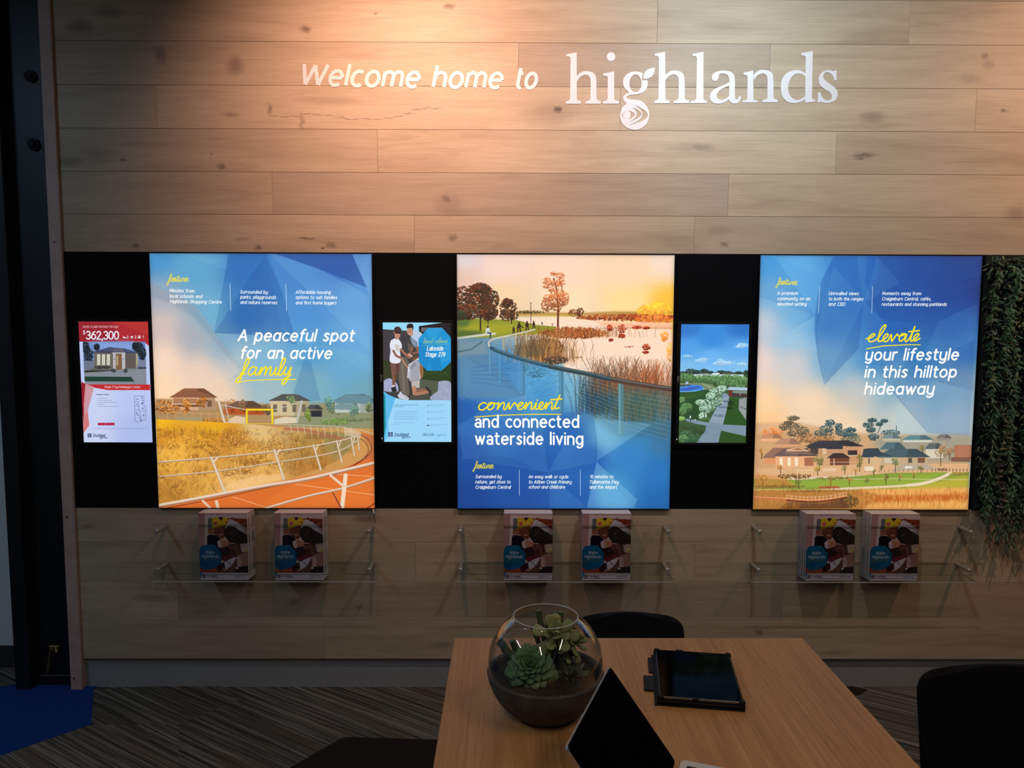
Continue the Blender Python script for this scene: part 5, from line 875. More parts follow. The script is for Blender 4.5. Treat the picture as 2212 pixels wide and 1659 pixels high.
def paint_cover():
    P = Painter(440, 612, [(100, 155), (1097, 158), (1090, 1552), (100, 1552)], 77)
    P.p[:] = np.array((236, 200, 196), np.float32) / 255
    P.poly([(100, 155), (240, 155), (225, 860), (100, 900)], (206, 160, 156)); P.poly([(240, 200), (1100, 200), (1100, 260), (300, 260), (270, 830), (215, 850)], (250, 226, 220)); P.poly([(300, 262), (1100, 290), (1100, 640), (290, 640)], (150, 96, 80)); P.poly([(300, 262), (385, 262), (380, 480), (295, 490)], (120, 126, 130)); P.poly([(700, 262), (1100, 282), (1100, 420), (720, 420)], (140, 70, 50)); P.poly([(290, 500), (380, 540), (380, 600), (290, 600)], (176, 110, 70)); P.line([(240, 585), (440, 610)], 14, (230, 206, 196)); P.clump(490, 178, 150, 10, [(150, 90, 80)], 30, 10)
    P.poly(smooth([(270, 640), (360, 615), (480, 640), (560, 760), (520, 900), (260, 900)], 4), (28, 20, 36))
    P.poly(smooth([(440, 500), (470, 440), (620, 430), (700, 520), (640, 640), (570, 700), (480, 640)], 5), (140, 78, 62)); P.dot(500, 530, 12, 6, (40, 20, 20)); P.dot(600, 520, 12, 6, (40, 20, 20)); P.line([(520, 600), (560, 612), (590, 596)], 12, (250, 240, 236)); P.line([(440, 520), (450, 600)], 20, (120, 64, 50)); P.dot(390, 545, 26, 34, (200, 140, 110)); P.poly([(620, 450), (700, 440), (680, 560), (620, 560)], (60, 40, 40), .7, 3)
    P.poly(smooth([(385, 262), (540, 240), (690, 262), (718, 395), (560, 430), (380, 480)], 3), (250, 214, 50)); P.line([(370, 480), (560, 432), (740, 392)], 24, (214, 150, 40))
    def heart(x, y, s, c): P.dot(x - s * .45, y, s * .55, s * .5, c, 1, .1); P.dot(x + s * .45, y, s * .55, s * .5, c, 1, .1); P.poly([(x - s * .95, y + s * .15), (x + s * .95, y + s * .15), (x, y + s * 1.2)], c)
    heart(560, 262, 44, (60, 30, 66)); heart(452, 360, 40, (240, 50, 130)); heart(672, 345, 26, (200, 70, 40))
    for k in range(15):                                              # paper feathers
        t = k / 14; x = 640 + 360 * t; y = 470 + 140 * t * t; P.poly([(x, y), (x + 50, y + 10), (x + 130 + 60 * t, y - 190 + 160 * t), (x + 100 + 60 * t, y - 196 + 160 * t)], (236, 232, 240) if k % 2 else (214, 208, 222)); P.line([(x + 120 + 60 * t, y - 190 + 160 * t), (x + 165 + 60 * t, y - 220 + 160 * t)], 14, (196, 80, 40) if k % 3 else (90, 30, 30))
    P.poly(smooth([(620, 620), (680, 450), (800, 430), (960, 540), (1097, 640), (1097, 800), (900, 800), (720, 770)], 4), (50, 40, 38))
    for k in range(26): x = P.r.uniform(650, 1060); y = P.r.uniform(520, 720); P.line([(x, y), (x + 30, y - 60)], 6, P.r.choice([(150, 140, 130), (90, 80, 76), (24, 20, 24)]), .8)
    for k in range(24): x = 700 + k * 17; y = 520 + k * 8; P.line([(x, y), (x + 50, y - 90)], 9, (64, 48, 44))
    P.poly(smooth([(470, 760), (560, 720), (760, 790), (740, 890), (560, 900), (480, 850)], 4), (214, 150, 120)); P.poly(smooth([(470, 760), (540, 720), (560, 900), (490, 860)], 4), (236, 214, 220)); P.poly([(480, 900), (900, 790), (900, 1060), (560, 1150)], (60, 36, 44)); P.poly([(700, 800), (1090, 790), (1090, 1100), (760, 1060)], (90, 60, 52)); P.line([(720, 880), (850, 850), (880, 1000)], 60, (130, 80, 66)); P.poly([(560, 1080), (800, 1000), (820, 1100), (600, 1180)], (120, 50, 60)); P.poly(smooth([(940, 810), (1090, 800), (1090, 960), (960, 970)], 4), (200, 180, 170)); P.clump(1050, 930, 50, 60, [(190, 170, 90), (230, 206, 140)], 40, 18); P.poly(smooth([(870, 1040), (1090, 1000), (1090, 1320), (960, 1270), (880, 1180)], 4), (176, 130, 120)); P.poly([(860, 1080), (940, 1060), (960, 1240), (900, 1200)], (214, 196, 190), .8, 3)
    P.poly([(80, 1280), (600, 1200), (640, 1420), (80, 1420)], (170, 84, 66)); P.poly([(420, 1250), (600, 1180), (640, 1300), (480, 1400)], (60, 34, 36)); P.poly([(600, 1180), (830, 1070), (790, 1260), (620, 1320)], (230, 222, 240)); P.line([(650, 1150), (760, 1250)], 12, (70, 60, 110)); P.poly([(760, 1250), (860, 1080), (880, 1400), (560, 1410)], (110, 80, 70)); P.poly([(850, 1280), (1100, 1260), (1100, 1420), (800, 1420)], (50, 36, 46)); P.clump(860, 1310, 24, 26, [(230, 210, 190)], 14, 20); P.clump(600, 1345, 40, 24, [(230, 214, 220), (90, 60, 50)], 24, 18)
    P.poly([(145, 845), (260, 820), (420, 820), (545, 985), (545, 1200), (430, 1300), (200, 1350), (90, 1270), (85, 960)], (16, 108, 160)); P.poly([(260, 820), (420, 820), (330, 1000), (150, 900)], (24, 124, 176), .7); P.poly([(85, 1080), (300, 1200), (250, 1345), (90, 1270)], (10, 92, 140), .7)
    P.text("Make", 222, 1006, 405, 1006, 44, 9, (226, 236, 240), .22); P.text("Highlands", 142, 1088, 486, 1090, 44, 9, (226, 236, 240), .22); P.script('yours', 140, 1150, 460, 1150, 44, 6, (110, 130, 60))
    P.poly([(95, 1380), (160, 1405), (1100, 1405), (1100, 1560), (95, 1560)], (226, 222, 232)); P.poly([(95, 1370), (150, 1400), (125, 1480), (100, 1556)], (40, 130, 180)); swirl(P, 146, 1444, 66, (50, 34, 60), (226, 222, 232)); P.text("Stockland", 236, 1492, 438, 1492, 32, 6, (70, 56, 80), .15); P.script('yours', 360, 1512, 480, 1512, 18, 3, (70, 56, 80)); P.text("highlands", 812, 1490, 1020, 1490, 26, 5, (110, 140, 150), 0); P.dot(862, 1498, 12, 11, (50, 60, 110))
    return P

def print_material(name, P, emit=None, rough=.35):
    im = bpy.data.images.new(name, P.w, P.h); a = np.ones((P.h, P.w, 4), np.float32); a[..., :3] = np.clip(P.p, 0, 1); im.pixels.foreach_set(np.ascontiguousarray(a[::-1]).ravel()); im.update()
    k = N(name); t = k.n('ShaderNodeTexImage'); t.image = im; t.extension = 'EXTEND'; uv = k.n('ShaderNodeUVMap'); uv.uv_map = 'UVMap'; k.l(uv.outputs[0], t.inputs[0])
    if emit:
        b = k.bsdf(); b.inputs['Base Color'].default_value = (.02, .02, .02, 1); b.inputs['Roughness'].default_value = rough; b.inputs['Specular IOR Level'].default_value = .2; k.l(t.outputs[0], b.inputs['Emission Color']); b.inputs['Emission Strength'].default_value = emit
    else:
        b = k.bsdf(); k.l(k.mix(1.0, t.outputs[0], (.58, .56, .60, 1), 'MULTIPLY'), b.inputs['Base Color']); b.inputs['Roughness'].default_value = rough; b.inputs['Specular IOR Level'].default_value = .3
    return k.m
def sheet(name, mat, x0, x1, z0, z1, yf, th, parent):      # thin upright sheet whose front face (y = yf, facing the room) carries the print
    o = MB().box(x0, x1, yf, yf + th, z0, z1).build(name, mat, parent); me = o.data; uv = me.uv_layers.new(name='UVMap')
    for lp in me.loops:
        c = me.vertices[lp.vertex_index].co; uv.data[lp.index].uv = ((c.x - x0) / (x1 - x0), (c.z - z0) / (z1 - z0))
    return o

# ================================================================ THE ROOM
room = dict(x0=-4.6, x1=4.4, y0=-3.2, y1=3.63, h=3.3)
struct(MB().box(-4.7, 4.5, -3.3, 4.2, -.12, -.004).build('floor', MAT['carpet']))
flo = bpy.data.objects['floor']; flo.color = (1, 1, 1, 1)
def floor_piece(name, pts, mat, tone=1.0, t=.0035):
    o = MB().prism(pts, 'z', -.004, t - .004).build(name, mat, flo); o.color = (tone, tone, tone, 1); return o
F2 = lambda px, py: (on_level(px, py).x, on_level(px, py).y)
floor_piece('carpet_tile', [F2(202, 1489), F2(197, 1565), (-1.942, 2.856), (-2.5, 2.45), (-3.3, 2.9), (-3.1, 3.3), (-2.34, 3.40), (-2.2, 3.46), (-1.87, 3.46)], MAT['blue_carpet'], 1, .0042)
floor_piece('carpet_tile', [F2(745, 1592), (-0.27, 2.97), (.45, 2.93), (.62, 2.60), (.2, 2.2), (-.6, 2.15), (-1.25, 2.35), (-.812, 2.7755)], MAT['dark_carpet'], 1, .0042)
floor_piece('carpet_tile', [F2(1840, 1482), F2(1873, 1489), F2(1858, 1501), (1.2, 3.2), (1.05, 3.43)], MAT['dark_carpet'], 1, .0042)
floor_piece('carpet_tile', [F2(202, 1489), (-1.35, 3.455), (-1.18, 3.30), F2(388, 1565), F2(197, 1565)], MAT['carpet'], .80)
floor_piece('carpet_tile', [F2(197, 1565), F2(388, 1565), (-1.305, 2.963), (-1.22, 2.77), (-1.12, 2.35), (-2.1, 2.2), (-2.5, 2.45), (-1.942, 2.856)], MAT['carpet'], 1.08)
floor_piece('carpet_tile', [F2(388, 1565), (-1.18, 3.30), (-.80, 3.08), (-.66, 2.99), (-.812, 2.7755), (-1.12, 2.50), (-1.22, 2.77), (-1.305, 2.963)], MAT['carpet'], .9)
floor_piece('carpet_tile', [(.5, 3.455), (.98, 3.455), (1.2, 3.2), (1.58, 3.34), (1.66, 3.40), (1.6, 3.455), (2.6, 3.455), (2.6, 2.5), (.9, 2.4), (.62, 2.60)], MAT['carpet'], .85)
struct(MB().box(-4.7, 4.5, -3.3, 4.2, 3.3, 3.4).build('ceiling', MAT['ceiling']))
back = struct(MB().box(-1.9150, 4.5, WALL + .015, 4.2, .1375, 3.3).build('wall_back', MAT['matt_black']))
struct(MB().box(-4.6, -2.225, 3.63, 4.2, -.004, 3.3).build('wall_back', MAT['white_wall']))
struct(MB().box(-4.6, -2.225, 3.618, 3.63, -.004, .10).build('baseboard_back', MAT['dark_skirt']))
struct(MB().box(-4.7, -4.6, -3.3, 4.2, -.004, 3.3).build('wall_left', MAT['grey_wall']))
struct(MB().box(4.4, 4.5, -3.3, 3.4, -.004, 3.3).build('wall_right', MAT['grey_wall']))
struct(MB().box(-4.6, 4.4, -3.3, -3.2, -.004, 3.3).build('wall_front', MAT['grey_wall']))
struct(MB().box(-1.9150, 4.4, 3.420, 3.50, -.004, .1372).build('baseboard_back', MAT['plinth']))

# oak planks: rows between z = 2.8368 - 0.18 k, butt joints where the photograph shows them
Z0 = 2.8368
ROWS = {  # row: (joint pixels x ...), tones of the planks from left to right
    -2: ([640, 1560], [1.0, .95, 1.0]), -1: ([980, 1700], [1.02, .96, .9]), 0: ([1420, 1965], [1.0, .93, .98]), 1: ([1120, 1663], [.98, .80, .96]), 2: ([338, 1340, 2108], [.95, 1.06, 1.04, 1.0]),
    3: ([815.5, 1806], [.93, 1.08, .92]), 4: ([588, 1573], [.94, .84, 1.06]), 5: ([895, 1500], [.96, .93, .93]), 6: ([520, 2067], [1.0, 1.0, .92]), 7: ([898, 1500], [.90, 1.0, 1.02]), 8: ([385, 1160, 1690], [1.02, .88, .80, .96]), 9: ([700, 1420], [.9, .96, .98])}
for r, (joints, tones) in ROWS.items():
    if r <= 5: zt, zb = Z0 - .18 * (r - 1), Z0 - .18 * r
    else: zt, zb = Z0 - .18 * (r + 5), Z0 - .18 * (r + 6)
    if r == -2: zt = 3.30
    if r == 5: zb = 1.956
    if r == 6: zt = .832
    zm = (zt + zb) / 2; pyy = 829.5 + FOC * math.tan(math.atan((CZ - zm) / WALL) - PITCH)
    xs = [-1.9150] + [on_wall(j, pyy).x for j in joints] + [2.9 + .3 * (r % 3), 4.39]; tones = tones + [.95]
    for i in range(len(xs) - 1):
        if xs[i + 1] - xs[i] < .1: continue
        o = MB().box(xs[i] + .00025, xs[i + 1] - .00025, WALL, WALL + .0148, zb + .0005, zt - .0005, .0008).build('plank', MAT['oak'], back); t = tones[i]; o.color = (t, t * (.99 if t < .9 else 1), t * (1.02 if t < .9 else .99), 1)

# left end of the timber wall: pale edge board, black steel column with its flange, floor bolt
et = struct(MB().box(-1.9665, -1.9155, 3.386, 3.60, -.003, 3.298, .0015).build('trim_1', MAT['trim']))
for px, py in [(117, 523), (145, 1117), (160, 1465)]:
    p = on_wall(px, py, 3.386); MB().tube([(p.x, 3.3865, p.z), (p.x, 3.3845, p.z)], .0042, 10).build('screw', MAT['screw'], et)
colm = thing('steel_column', 'black painted steel column beside the pale edge board of the timber wall', 'column', (-2.09, 3.45, 0))
MB().box(-2.215, -2.150, 3.385, 3.60, -.003, 3.298, .003).build('flange', MAT['black_steel'], colm)
MB().box(-2.150, -1.968, 3.452, 3.60, -.003, 3.298).build('web', MAT['black_steel'], colm)
MB().box(-2.150, -1.968, 3.432, 3.452, -.003, .045, .003).build('base_plate', MAT['black_steel'], colm)
for px, py in [(67, 165), (74, 312)]:
    p = on_wall(px, py, 3.45); MB().tube([(p.x, 3.452, p.z), (p.x, 3.436, p.z)], .026, 6).tube([(p.x, 3.438, p.z), (p.x, 3.424, p.z)], .014, 10).build('bolt', MAT['matt_black'], colm)
p = on_wall(117, 1400, 3.44); q = on_wall(104, 1452, 3.44)
fb = thing('floor_bolt', 'small dull brass drop bolt low on the black steel column', 'bolt', (p.x, 3.43, p.z), None)
MB().box(p.x - .022, p.x + .022, 3.434, 3.452, p.z - .015, p.z + .012, .003).build('bracket', MAT['brass'], fb)
MB().tube([(p.x - .012, 3.434, p.z), (p.x - .016, 3.43, p.z - .03), (q.x, 3.436, q.z)], .006, 8).build('rod', MAT['brass'], fb, True)
MB().tube([(p.x + .012, 3.433, p.z + .006), (p.x + .02, 3.422, p.z - .01), (p.x + .008, 3.428, p.z - .03)], .005, 8).build('lever', MAT['brass'], fb, True)

# ================================================================ WALL LETTERING
def ribbon(mb, path, wd, y0, y1, M):
    cut = [0]                               # a sharp corner starts a new straight-ended stroke
    for i in range(1, len(path) - 1):
        a = Vector(path[i]) - Vector(path[i - 1]); b = Vector(path[i + 1]) - Vector(path[i])
        if a.length > 1e-6 and b.length > 1e-6 and a.normalized().dot(b.normalized()) < .2: cut.append(i)
    if len(cut) > 1:
        cut.append(len(path) - 1)
        for q in range(len(cut) - 1): ribbon(mb, path[cut[q]:cut[q + 1] + 1], wd, y0 - .00006 * q, y1, M)
        return
    n = len(path); closed = math.dist(path[0], path[-1]) < 1e-6
    P = [Vector(M(p)) for p in path]
    if closed: P = P[:-1]
    n = len(P); L = []; R = []
    for i in range(n):
        a = P[(i - 1) % n] if (closed or i) else P[i]; b = P[(i + 1) % n] if (closed or i < n - 1) else P[i]
        d0 = (P[i] - a); d1 = (b - P[i]); d0 = d0.normalized() if d0.length > 1e-9 else d1.normalized(); d1 = d1.normalized() if d1.length > 1e-9 else d0
        t = (d0 + d1); t = t.normalized() if t.length > .2 else d0; nn = Vector((-t.y, t.x)); k = min(1.9, 1 / max(.35, abs(t.dot(d1)))); L.append(P[i] + nn * wd / 2 * k); R.append(P[i] - nn * wd / 2 * k)
    m = n; vs = [(p.x, y0, p.y) for p in L] + [(p.x, y0, p.y) for p in R] + [(p.x, y1, p.y) for p in L] + [(p.x, y1, p.y) for p in R]; fs = []
    for i in range(n if closed else n - 1):
        j = (i + 1) % n; fs += [(i, j, m + j, m + i), (2 * m + i, 3 * m + i, 3 * m + j, 2 * m + j), (i, 2 * m + i, 2 * m + j, j), (m + i, m + j, 3 * m + j, 3 * m + i)]
    if not closed: fs += [(0, m, 3 * m, 2 * m), (n - 1, 3 * m - 1, 4 * m - 1, 2 * m - 1)]
    mb.add(vs, fs)
LY = WALL - .0025
def wz(px, py): p = on_wall(px, py, LY); return (p.x, p.z)
sign = thing('wall_lettering', 'slanted white sans lettering reading Welcome home to on the planks', 'lettering', (*on_wall(905, 195, LY)[:2], on_wall(905, 195).z))
for s, x0, x1, y0, y1 in [("Welcome", 104, 1062, 354, 374), ("home", 1164, 1722, 374, 380), ("to", 1816, 1996, 380, 381)]:
    lt, wd = set_text(s, 34, 60, 0); k = 1.16; kx = (x1 - x0 - 20 * k) / wd
    for n_, (ch, strokes) in enumerate(lt):
        mb = MB()
        for j, st in enumerate(strokes):
            def Mp(p): return wz(620 + (x0 + p[0] * kx + p[1] * .2 * k) / 3.687, 90 + (y0 + (y1 - y0) * p[0] / wd - 12 - p[1] * k) / 3.687)
            ribbon(mb, st, .0152, LY - .0002 * j, WALL, Mp)
        mb.build('letter', MAT['vinyl'], sign)
H1 = [(80, 95), (158, 80), (160, 425), (166, 438), (190, 443), (190, 463), (77, 464), (77, 446), (100, 440), (108, 428), (112, 125), (106, 113), (80, 109)]
H2 = [(156, 262)] + smooth([(170, 244), (202, 224), (235, 221), (272, 228), (298, 250), (306, 296)], 4) + [(306, 425), (315, 438), (338, 443), (338, 463), (224, 463), (224, 445), (250, 440), (260, 428)] + smooth([(262, 300), (256, 266), (236, 250), (210, 250), (184, 264), (160, 296)], 4)
sh = lambda pts, dx, dy: [(x + dx, y + dy) for x, y in pts]
circ = lambda cx, cy, rx, ry, n=28, a0=0: [(cx + rx * math.cos(2 * math.pi * i / n + a0), cy + ry * math.sin(2 * math.pi * i / n + a0)) for i in range(n)]
def cres(ax, ay, bx, by, o, i):        # crescent between two arcs that share their ends
    f = lambda b: [((1 - t) ** 2 * ax + 2 * t * (1 - t) * b[0] + t * t * bx, (1 - t) ** 2 * ay + 2 * t * (1 - t) * b[1] + t * t * by) for t in [k / 10 for k in range(11)]]
    return f(o) + f(i)[::-1][1:-1]
gb = smooth([(688, 300), (688, 325), (664, 372), (600, 394), (560, 398), (534, 408), (535, 422), (560, 430), (600, 434), (650, 448), (690, 500), (700, 556), (680, 612), (630, 652), (580, 658), (520, 634), (486, 585), (484, 530), (505, 485), (530, 462), (508, 440), (507, 410), (530, 388), (548, 380), (515, 345), (504, 300), (518, 258), (556, 230), (600, 222), (636, 228)], 3) + [(652, 236), (647, 262), (648, 290), (687, 288)]
gleaf = smooth([(742, 193), (706, 200), (672, 220), (657, 252), (657, 280)], 4) + smooth([(690, 276), (720, 258), (738, 226), (742, 196)], 4)
AO = smooth([(1168, 268), (1172, 246), (1200, 225), (1250, 216), (1305, 224), (1332, 248), (1339, 290), (1339, 400), (1345, 428), (1360, 430), (1368, 408)], 3) + [(1385, 406)] + smooth([(1380, 435), (1362, 457), (1332, 462), (1306, 452), (1295, 432), (1265, 452), (1225, 463), (1185, 459), (1160, 440), (1153, 410), (1164, 376), (1195, 350), (1240, 330), (1296, 303), (1295, 270), (1282, 246), (1250, 237), (1222, 242), (1218, 262), (1208, 286), (1188, 294), (1172, 286)], 3)
AH = smooth([(1296, 328), (1245, 350), (1214, 375), (1203, 402), (1213, 425), (1240, 435), (1272, 424), (1296, 405)], 3)
NS = [(1403, 232), (1476, 215), (1478, 425), (1484, 437), (1510, 440), (1510, 453), (1396, 454), (1396, 440), (1425, 435), (1432, 425), (1434, 262), (1427, 251), (1404, 248)]
DO = smooth([(1868, 236), (1830, 216), (1785, 213), (1730, 232), (1692, 280), (1682, 340), (1695, 410), (1735, 450), (1785, 459), (1830, 450), (1868, 425)], 3)
DH = smooth([(1866, 262), (1835, 241), (1790, 242), (1755, 275), (1736, 330), (1742, 385), (1765, 420), (1800, 435), (1835, 428), (1864, 408)], 3)
DS = [(1836, 86), (1920, 70), (1914, 418), (1921, 430), (1939, 433), (1937, 448), (1864, 458), (1868, 120), (1861, 106), (1836, 102)]
SS = [(2080, 218), (2098, 214), (2098, 288), (2084, 290)] + smooth([(2072, 258), (2045, 232), (2018, 230), (1999, 248), (2001, 272), (2025, 299), (2070, 330), (2100, 362), (2107, 400), (2090, 435), (2055, 455), (2010, 458), (1978, 448)], 3) + [(1968, 457), (1957, 457), (1960, 378), (1976, 378)] + smooth([(1988, 412), (2015, 436), (2045, 438), (2062, 422), (2062, 398), (2045, 375), (2000, 348), (1972, 318), (1965, 275), (1980, 238), (2010, 218), (2045, 212), (2070, 220)], 3)
word = [[(H1, []), (H2, [])], [(circ(414, 112, 32, 33), []), ([(355, 238), (438, 222), (438, 425), (445, 438), (473, 443), (473, 463), (354, 463), (354, 445), (380, 440), (388, 428), (390, 268), (383, 256), (356, 254)], [])],
        [(gb, [circ(597, 312, 45, 67), cres(546, 514, 543, 582, (640, 542), (578, 548)), cres(572, 489, 545, 602, (720, 545), (650, 552)), cres(585, 469, 545, 624, (812, 565), (728, 560)), cres(541, 517, 538, 580, (450, 548), (463, 548))]), (gleaf, [])],
        [(sh(H1, 660, -4), []), (sh(H2, 658, -4), [])], [([(1022, 92), (1104, 76), (1104, 426), (1110, 437), (1130, 442), (1130, 458), (1008, 459), (1008, 443), (1040, 438), (1050, 426), (1056, 120), (1048, 108), (1022, 106)], [])],
        [(AO, [AH])], [(NS, []), (sh(H2, 1321, -10), [])], [(DO, [DH]), (DS, [])], [(SS, [])]]
hs = thing('wall_lettering', 'large white serif word highlands with a leaf and ringed pebble, on the planks', 'lettering', tuple(on_wall(1515, 222, LY)))
for glyph in word:
    mb = MB(); leafp = None
    for j, (outl, holes) in enumerate(glyph):
        loops = [[Vector((*wz(1200 + x / 3.456, 90 + y / 3.456), 0)) for x, y in lp] for lp in [outl] + holes]
        tri = tessellate_polygon(loops); flat = [p for lp in loops for p in lp]; y0 = LY - .0002 * j; n = len(flat); base = 0
        vs = [(p.x, y0, p.y) for p in flat] + [(p.x, WALL, p.y) for p in flat]; fs = [tuple(t) for t in tri]
        for lp in loops:
            m = len(lp); fs += [(base + i, base + (i + 1) % m, base + (i + 1) % m + n, base + i + n) for i in range(m)]; base += m
        if glyph[0][0] is gb and j == 1:
            leafp = MB().add(vs, fs)
        else: mb.add(vs, fs)
    lo = mb.build('letter', MAT['vinyl'], hs)
    if leafp: leafp.build('leaf_emblem', MAT['vinyl'], lo)

# ================================================================ LIGHTBOXES AND SCREENS
media = thing('media_panel', 'long glossy black panel band behind the lightboxes and screens', 'panel', (0, 3.40, .832))
for x0, x1 in [(-1.9150, -1.545), (-1.545, -.58), (-.58, -.222), (-.222, .722), (.722, 1.088), (1.088, 2.072), (3.31, 4.39)]:
    MB().box(x0 + .0004, x1 - .0004, WALL - .002, WALL + .0148, .8335, 1.9548, .0006).build('panel', MAT['black_gloss'], media)
PX = [(-1.5385, -.5865, 1.9495, .8370), (-.2185, .7190, 1.9490, .8365), (1.0920, 2.0495, 1.9500, .8345)]
LB = ['backlit poster of boardwalk rail and dry meadow reading A peaceful spot for an active family', 'backlit poster of sunset lake and curved railing reading convenient and connected waterside living', 'backlit poster of hillside houses reading elevate your lifestyle in this hilltop hideaway']
for (x0, x1, zt, zb), lab, pn in zip(PX, LB, (paint_p1, paint_p2, paint_p3)):
    o = thing('lightbox', lab, 'lightbox', ((x0 + x1) / 2, WALL - .002, zb), 'backlit posters in the black band')
    fr = MB(); t = .004; yf = WALL - .018
    for a in [(x0 - t, x0, zb - t + .001, zt + t - .001), (x1, x1 + t, zb - t + .001, zt + t - .001), (x0, x1, zt, zt + t), (x0, x1, zb - t + .001, zb)]: fr.box(a[0], a[1], yf + .003, WALL - .002, a[2], a[3])
    fr.build('frame', MAT['matt_black'], o)
    sheet('fabric_graphic', print_material('backlit_print', pn(), 1.0, .6), x0, x1, zb, zt, yf, .012, o)
MX = [(-1.8575, -1.557, 1.6565, 1.1285, 'upright screen advertising a house and land package at $362,300', paint_m1), (-.5415, -.246, 1.6565, 1.1335, 'upright screen showing a family scene and a blue Lakeside Stage 279 badge', paint_m2), (.7550, 1.0515, 1.6530, 1.1325, 'upright screen showing a blue sky over a park with a pale paved path', paint_m3)]
for k_, (x0, x1, zt, zb, lab, pn) in enumerate(MX):
    o = thing('monitor', lab, 'screen', ((x0 + x1) / 2, WALL - .002, zb), 'upright screens between the posters'); yb = WALL - .002
    b = MB(); l, r, t = .016, .012, .011
    for a in [(x0 - l, x0, zb - t, zt + t), (x1, x1 + r, zb - t, zt + t), (x0, x1, zt, zt + t), (x0, x1, zb - t, zb)]: b.box(a[0], a[1], yb - .014, yb, a[2], a[3], .001)
    bz = b.build('bezel', MAT['bezel'], o)
    sheet('display', print_material('screen_picture', pn(), .95, .3), x0, x1, zb, zt, yb - .012, .008, o)
    if k_:
        mb = MB(); cx = x0 - l * .52; zc = zb + .535 * (zt - zb)
        lt, wd = set_text('DELL', 40, 60, 0)
        for ch, st in lt:
            for s_ in st: ribbon(mb, s_, .0011, yb - .0146, yb - .0138, lambda p, cx=cx, zc=zc: (cx + (p[1] - 70) * 5e-5, zc + (wd / 2 - p[0]) * 7.2e-5))
        mb.build('logo', MAT['logo'], bz)
        MB().box(cx - .0012, cx + .0012, yb - .0148, yb - .0138, zb + .012, zb + .018).build('power_light', MAT['led'], bz)
    if k_ == 1: MB().tube([(x0 + .17, yb - .006, zb - t), (x0 + .172, yb - .004, .99), (x0 + .168, yb - .003, .8345)], .0016, 6).build('cable', MAT['matt_black'], o)

# ================================================================ CLEAR BROCHURE SHELVES
STAND = [(-1.518, -.601), (-.2035, .702), (1.100, 2.024)]
WHERE = ['under the boardwalk poster', 'under the lake poster', 'under the hilltop poster']
yF = 3.312
for i, (xl, xr) in enumerate(STAND):
    o = thing('acrylic_shelf', 'clear acrylic brochure shelf on steel standoffs ' + WHERE[i], 'shelf', ((xl + xr) / 2, WALL, .53), 'clear brochure shelves')
    MB().box(xl - .022, xr + .024, yF - .004, yF, .563, .782, .0008).build('front_panel', MAT['acrylic'], o)
    MB().box(xl - .030, xr + .030, yF - .010, WALL - .0005, .528, .534, .0008).build('base_shelf', MAT['acrylic'], o)
    e = MB(); e.box(xl - .022, xr + .024, yF - .0038, yF - .0002, .7822, .7830).box(xl - .022, xr + .024, yF - .0048, yF - .0042, .5612, .5634)
    e.build('polished_edge', MAT['acrylic_top'], o); e = MB().box(xl - .030, xr + .030, yF - .0108, yF - .0102, .5285, .5335)
    e.box(xl - .0306, xl - .0302, yF - .010, WALL - .001, .5285, .5335).box(xr + .0302, xr + .0306, yF - .010, WALL - .001, .5285, .5335)
    e.build('cut_edge', MAT['acrylic_edge'], o)
    e = MB().box(xl - .030, xr + .030, WALL - .004, WALL - .0005, .534, .590, .0006).build('back_upstand', MAT['acrylic'], o)
    for x in (xl, xr):
        for z in (.7525, .5815):
            s_ = MB().tube([(x, WALL - .0003, z), (x, yF + .0005, z)], .0088, 20).build('standoff', MAT['steel'], o, True)
            MB().tube([(x, yF - .004, z), (x, yF - .008, z), (x, yF - .0095, z)], [.0098, .0098, .008], 20).build('cap', MAT['steel'], s_, True)
COVER = print_material('brochure_cover', paint_cover(), None, .3)
BROCH = [(-1.3395, 'left', 0), (-1.0135, 'right', 0), (-.0135, 'left', 1), (.3285, 'right', 1), (1.3080, 'left', 2), (1.5900, 'right', 2)]
random.seed(4); first = None
for x0, side, i in BROCH:
    n = 7
    for k in range(n):
        y = yF + .004 + k * .0108; dx = random.uniform(-.002, .002) + (.0012 * k if i == 0 else -.0012 * k if i == 2 else 0); dz = 0
        lab = ('front brochure of the %s stack on the clear shelf %s' % (side, WHERE[i])) if k == 0 else '%s brochure from the front, %s stack on the clear shelf %s' % (['', 'second', 'third', 'fourth', 'fifth', 'sixth', 'seventh'][k], side, WHERE[i])
        if first is None:
            first = thing('brochure', lab, 'brochure', (x0, y, .5342))
            MB().box(x0 + .001, x0 + .2105, y + .0006, y + .0090, .5345, .8305).build('pages', MAT['paper'], first)
            cv = MB().box(x0, x0 + .0008, y, y + .0096, .5342, .8315).box(x0, x0 + .211, y + .0091, y + .0097, .5342, .8315).build('back_cover', MAT['paper'], first)
            sheet('front_cover', COVER, x0, x0 + .211, .5342, .8315, y, .0006, first); o = first; base = (x0, y)
        else:
            o = copy_tree(first); o.location = (x0 + dx, y, .5342)
        o['label'] = lab; o['group'] = 'brochures in the %s stack %s' % (side, WHERE[i]); o['category'] = 'brochure'

# small white end of a cable sticking out under the first lightbox
p = on_wall(806, 1100, 3.39); q = on_wall(808, 1109, 3.385)
cb = thing('cable_end', 'short white cable end hanging below the corner of the boardwalk poster', 'cable', tuple(p))
MB().tube([p + Vector((-.001, .010, .004)), p, q], [.0028, .0042, .003], 10).build('plug', MAT['vinyl'], cb, True); MB().tube([q, q + Vector((.003, .012, -.045))], .0012, 6).build('lead', MAT['matt_black'], cb)

